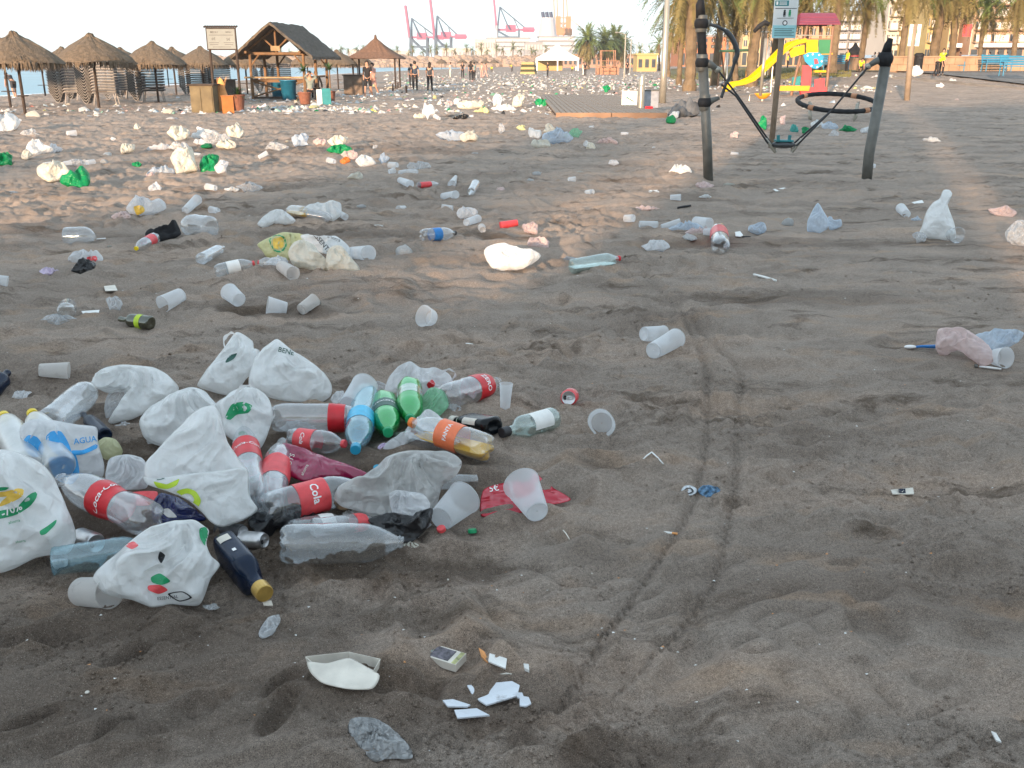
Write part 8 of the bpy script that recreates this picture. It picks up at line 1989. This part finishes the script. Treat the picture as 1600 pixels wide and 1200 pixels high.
def density(px, py):
    """how thick the litter lies, read off the photograph"""
    d = 0.0
    if 600 <= px <= 1040: d = max(d, math.exp(-((py - 126) / 14) ** 2))
    if 660 <= px <= 960: d = max(d, .30 * math.exp(-((py - 150) / 18) ** 2))
    if 1040 < px < 1400: d = max(d, .55 * math.exp(-((py - 130) / 9) ** 2))
    if 330 < px < 640: d = max(d, .28 * math.exp(-((py - 172) / 6) ** 2))
    if 380 < px < 640: d = max(d, .35 * math.exp(-((py - 150) / 10) ** 2))
    if px < 330: d = max(d, .16 * math.exp(-((py - 176) / 9) ** 2))
    if 640 < px < 960: d = max(d, .14 * math.exp(-((py - 178) / 14) ** 2))
    d = max(d, .022 if 170 < py < 300 and px < 1120 else .006 if py < 420 else 0.0)
    if px > 1400: d *= .25
    if px > 1140 and py > 150: d *= .4
    return d
rs = random.Random(99); spots = []
while len(spots) < 285:
    px = rs.uniform(5, 1560); py = 112 + rs.random() ** 1.6 * 300
    if rs.random() > density(px, py) * 1.6 or (868 < px < 1045 and 152 < py < 187): continue
    if py < 131 and rs.random() < .5: continue
    spots.append((px, py))
cups_lib = {}
labels = {}
new = []
for px, py in spots:
    p = G(px, py, 0, py > 190)
    if p.y > 150: continue
    r = rs.random(); s0 = rs.choice([.07, .09, .13, .19]) if py < 200 else rs.choice([.03, .045, .06, .10])
    n, h, v, _ = where(px, py); side = {'beyond': 'beyond', 'nearer than': 'before', 'level with': 'by'}[v] + (' and %s of the %s' % (h, n) if h else ' the ' + n)
    if py > 180 and r < .30:
        a = rs.uniform(0, 6.28); q = p + Vector((math.cos(a), math.sin(a), 0)) * .11
        t = cup('', p + Vector((0, 0, .028)), q + Vector((0, 0, .033)), .028, .034, M['cup'] if rs.random() < .7 else M['cupold'], 'frosted cups dropped on the sand', 0, int(px)); lb = 'small clear cup lying %s' % side
    else:
        cw = rs.choices(COLS, [c[2] for c in COLS])[0]; i = rs.randrange(8) if cw[0] not in ('clear', 'pale blue', 'thin white') else rs.choice((2, 5))
        t = inst(lib(i, cw[1]), 'litter_bag', None, tuple(p), (0, 0, rs.uniform(0, 6.28)), (s0 * rs.uniform(.8, 1.5), s0 * rs.uniform(.8, 1.2), s0 * rs.uniform(.6, 1.2)))
        sz = 'fair sized' if s0 > .15 else 'small' if s0 > .07 else 'tiny'
        shp_ = ['lumpy', 'slumped', 'flattened', 'upright', 'slumped', 'flat', 'lumpy', 'crumpled'][i]
        lb = '%s %s %s bag %s' % (sz, shp_, cw[0], side); tag(t, None, 'bag', 'small bags littering the beach')
        t['group'] = 'small bags littering the beach'; t['category'] = 'bag'
    new.append((lb, px, py, t)); labels.setdefault(lb, []).append((py, px, t))
for lb, L in labels.items():
    if len(L) == 1: L[0][2]['label'] = lb; continue
    L.sort(key=lambda q: -q[0]); words = ['nearest'] + ['second', 'third', 'fourth', 'fifth', 'sixth', 'seventh'][:len(L) - 2] + (['farthest'] if len(L) > 1 else [])
    for w_, q in zip(words, L): q[2]['label'] = w_ + ' ' + lb
    for q in L[len(words):]: q[2]['label'] = lb
# the far carpet nobody could count
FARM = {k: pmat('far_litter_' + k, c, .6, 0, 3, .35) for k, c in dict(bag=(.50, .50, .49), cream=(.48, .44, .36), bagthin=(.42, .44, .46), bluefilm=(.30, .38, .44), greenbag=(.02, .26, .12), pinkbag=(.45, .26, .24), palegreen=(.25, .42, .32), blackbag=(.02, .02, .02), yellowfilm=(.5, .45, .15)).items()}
for mt, share in (('bag', .34), ('cream', .14), ('bagthin', .24), ('bluefilm', .12), ('greenbag', .025), ('pinkbag', .035), ('palegreen', .02), ('blackbag', .05), ('yellowfilm', .01)):
    mb = MB(); cnt = int(4000 * share); k = 0; tries = 0
    while k < cnt and tries < cnt * 60:
        tries += 1; px = rs.uniform(0, 1400); py = 104 + rs.random() ** .9 * 75
        dd = density(px, py)
        if py < 135 and 600 < px < 1042: dd = max(dd, .5 * math.exp(-((py - 118) / 11) ** 2))
        if rs.random() > dd or (868 < px < 1100 and 152 < py < 187): continue
        p = G(px, py, 0, False)
        if p.y > 190: continue
        s0 = rs.uniform(.04, .17); a = rs.uniform(0, 6.28); z0 = s0 * rs.uniform(.25, .9); ca, sa = math.cos(a), math.sin(a)
        el = rs.uniform(.5, 1); vs = []
        for (x, y, z) in ((1, 0, 0), (.4, .8, .1), (-.6, .7, 0), (-1, -.2, .15), (-.3, -.9, 0), (.6, -.7, .1)): x *= s0 * rs.uniform(.7, 1.3); y *= s0 * el * rs.uniform(.7, 1.3); vs.append((p.x + x * ca - y * sa, p.y + x * sa + y * ca, p.z + z * s0 - .01))
        vs += [(p.x + rs.uniform(-.4, .4) * s0, p.y + rs.uniform(-.4, .4) * s0, p.z + z0), (p.x + rs.uniform(-.6, .6) * s0, p.y + rs.uniform(-.6, .6) * s0, p.z + z0 * rs.uniform(.5, .9))]
        mb.add(vs, [(0, 1, 6), (1, 2, 6), (2, 7, 6), (2, 3, 7), (3, 4, 7), (4, 5, 7), (5, 6, 7), (5, 0, 6)]); k += 1
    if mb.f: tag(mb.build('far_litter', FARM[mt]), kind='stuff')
# small bits trodden into the sand
mb = MB(); mb2 = MB()
for k in range(260):
    px = rs.uniform(0, 1600); py = 150 + rs.random() ** 1.3 * 1040; p = G(px, py, .001, py > 190); s0 = rs.uniform(.002, .006) * (1 if p.y < 6 else 2.2); a = rs.uniform(0, 6.28)
    (mb if k % 3 else mb2).add([(p.x + s0 * math.cos(a + i * 2.1), p.y + s0 * math.sin(a + i * 2.1) * .7, p.z + .001 + rs.uniform(0, .003)) for i in range(3)], [(0, 1, 2)])
tag(mb.build('shell_grit', M['white']), kind='stuff'); tag(mb2.build('dark_grit', M['cork']), kind='stuff')
# ------------------------------------------------------------------ light sea haze
m = bpy.data.materials.new('haze_air'); m.use_nodes = True; n = m.node_tree.nodes; l = m.node_tree.links
for x in list(n):
    if x.type != 'OUTPUT_MATERIAL': n.remove(x)
pv = n.new('ShaderNodeVolumePrincipled'); pv.inputs['Color'].default_value = (.93, .95, 1, 1); pv.inputs['Density'].default_value = .00035; pv.inputs['Anisotropy'].default_value = .2
l.new(pv.outputs[0], [x for x in n if x.type == 'OUTPUT_MATERIAL'][0].inputs['Volume'])
hb = MB().box((0, 700, 60), (4200, 2000, 140)).build('haze', m); tag(hb, kind='stuff')
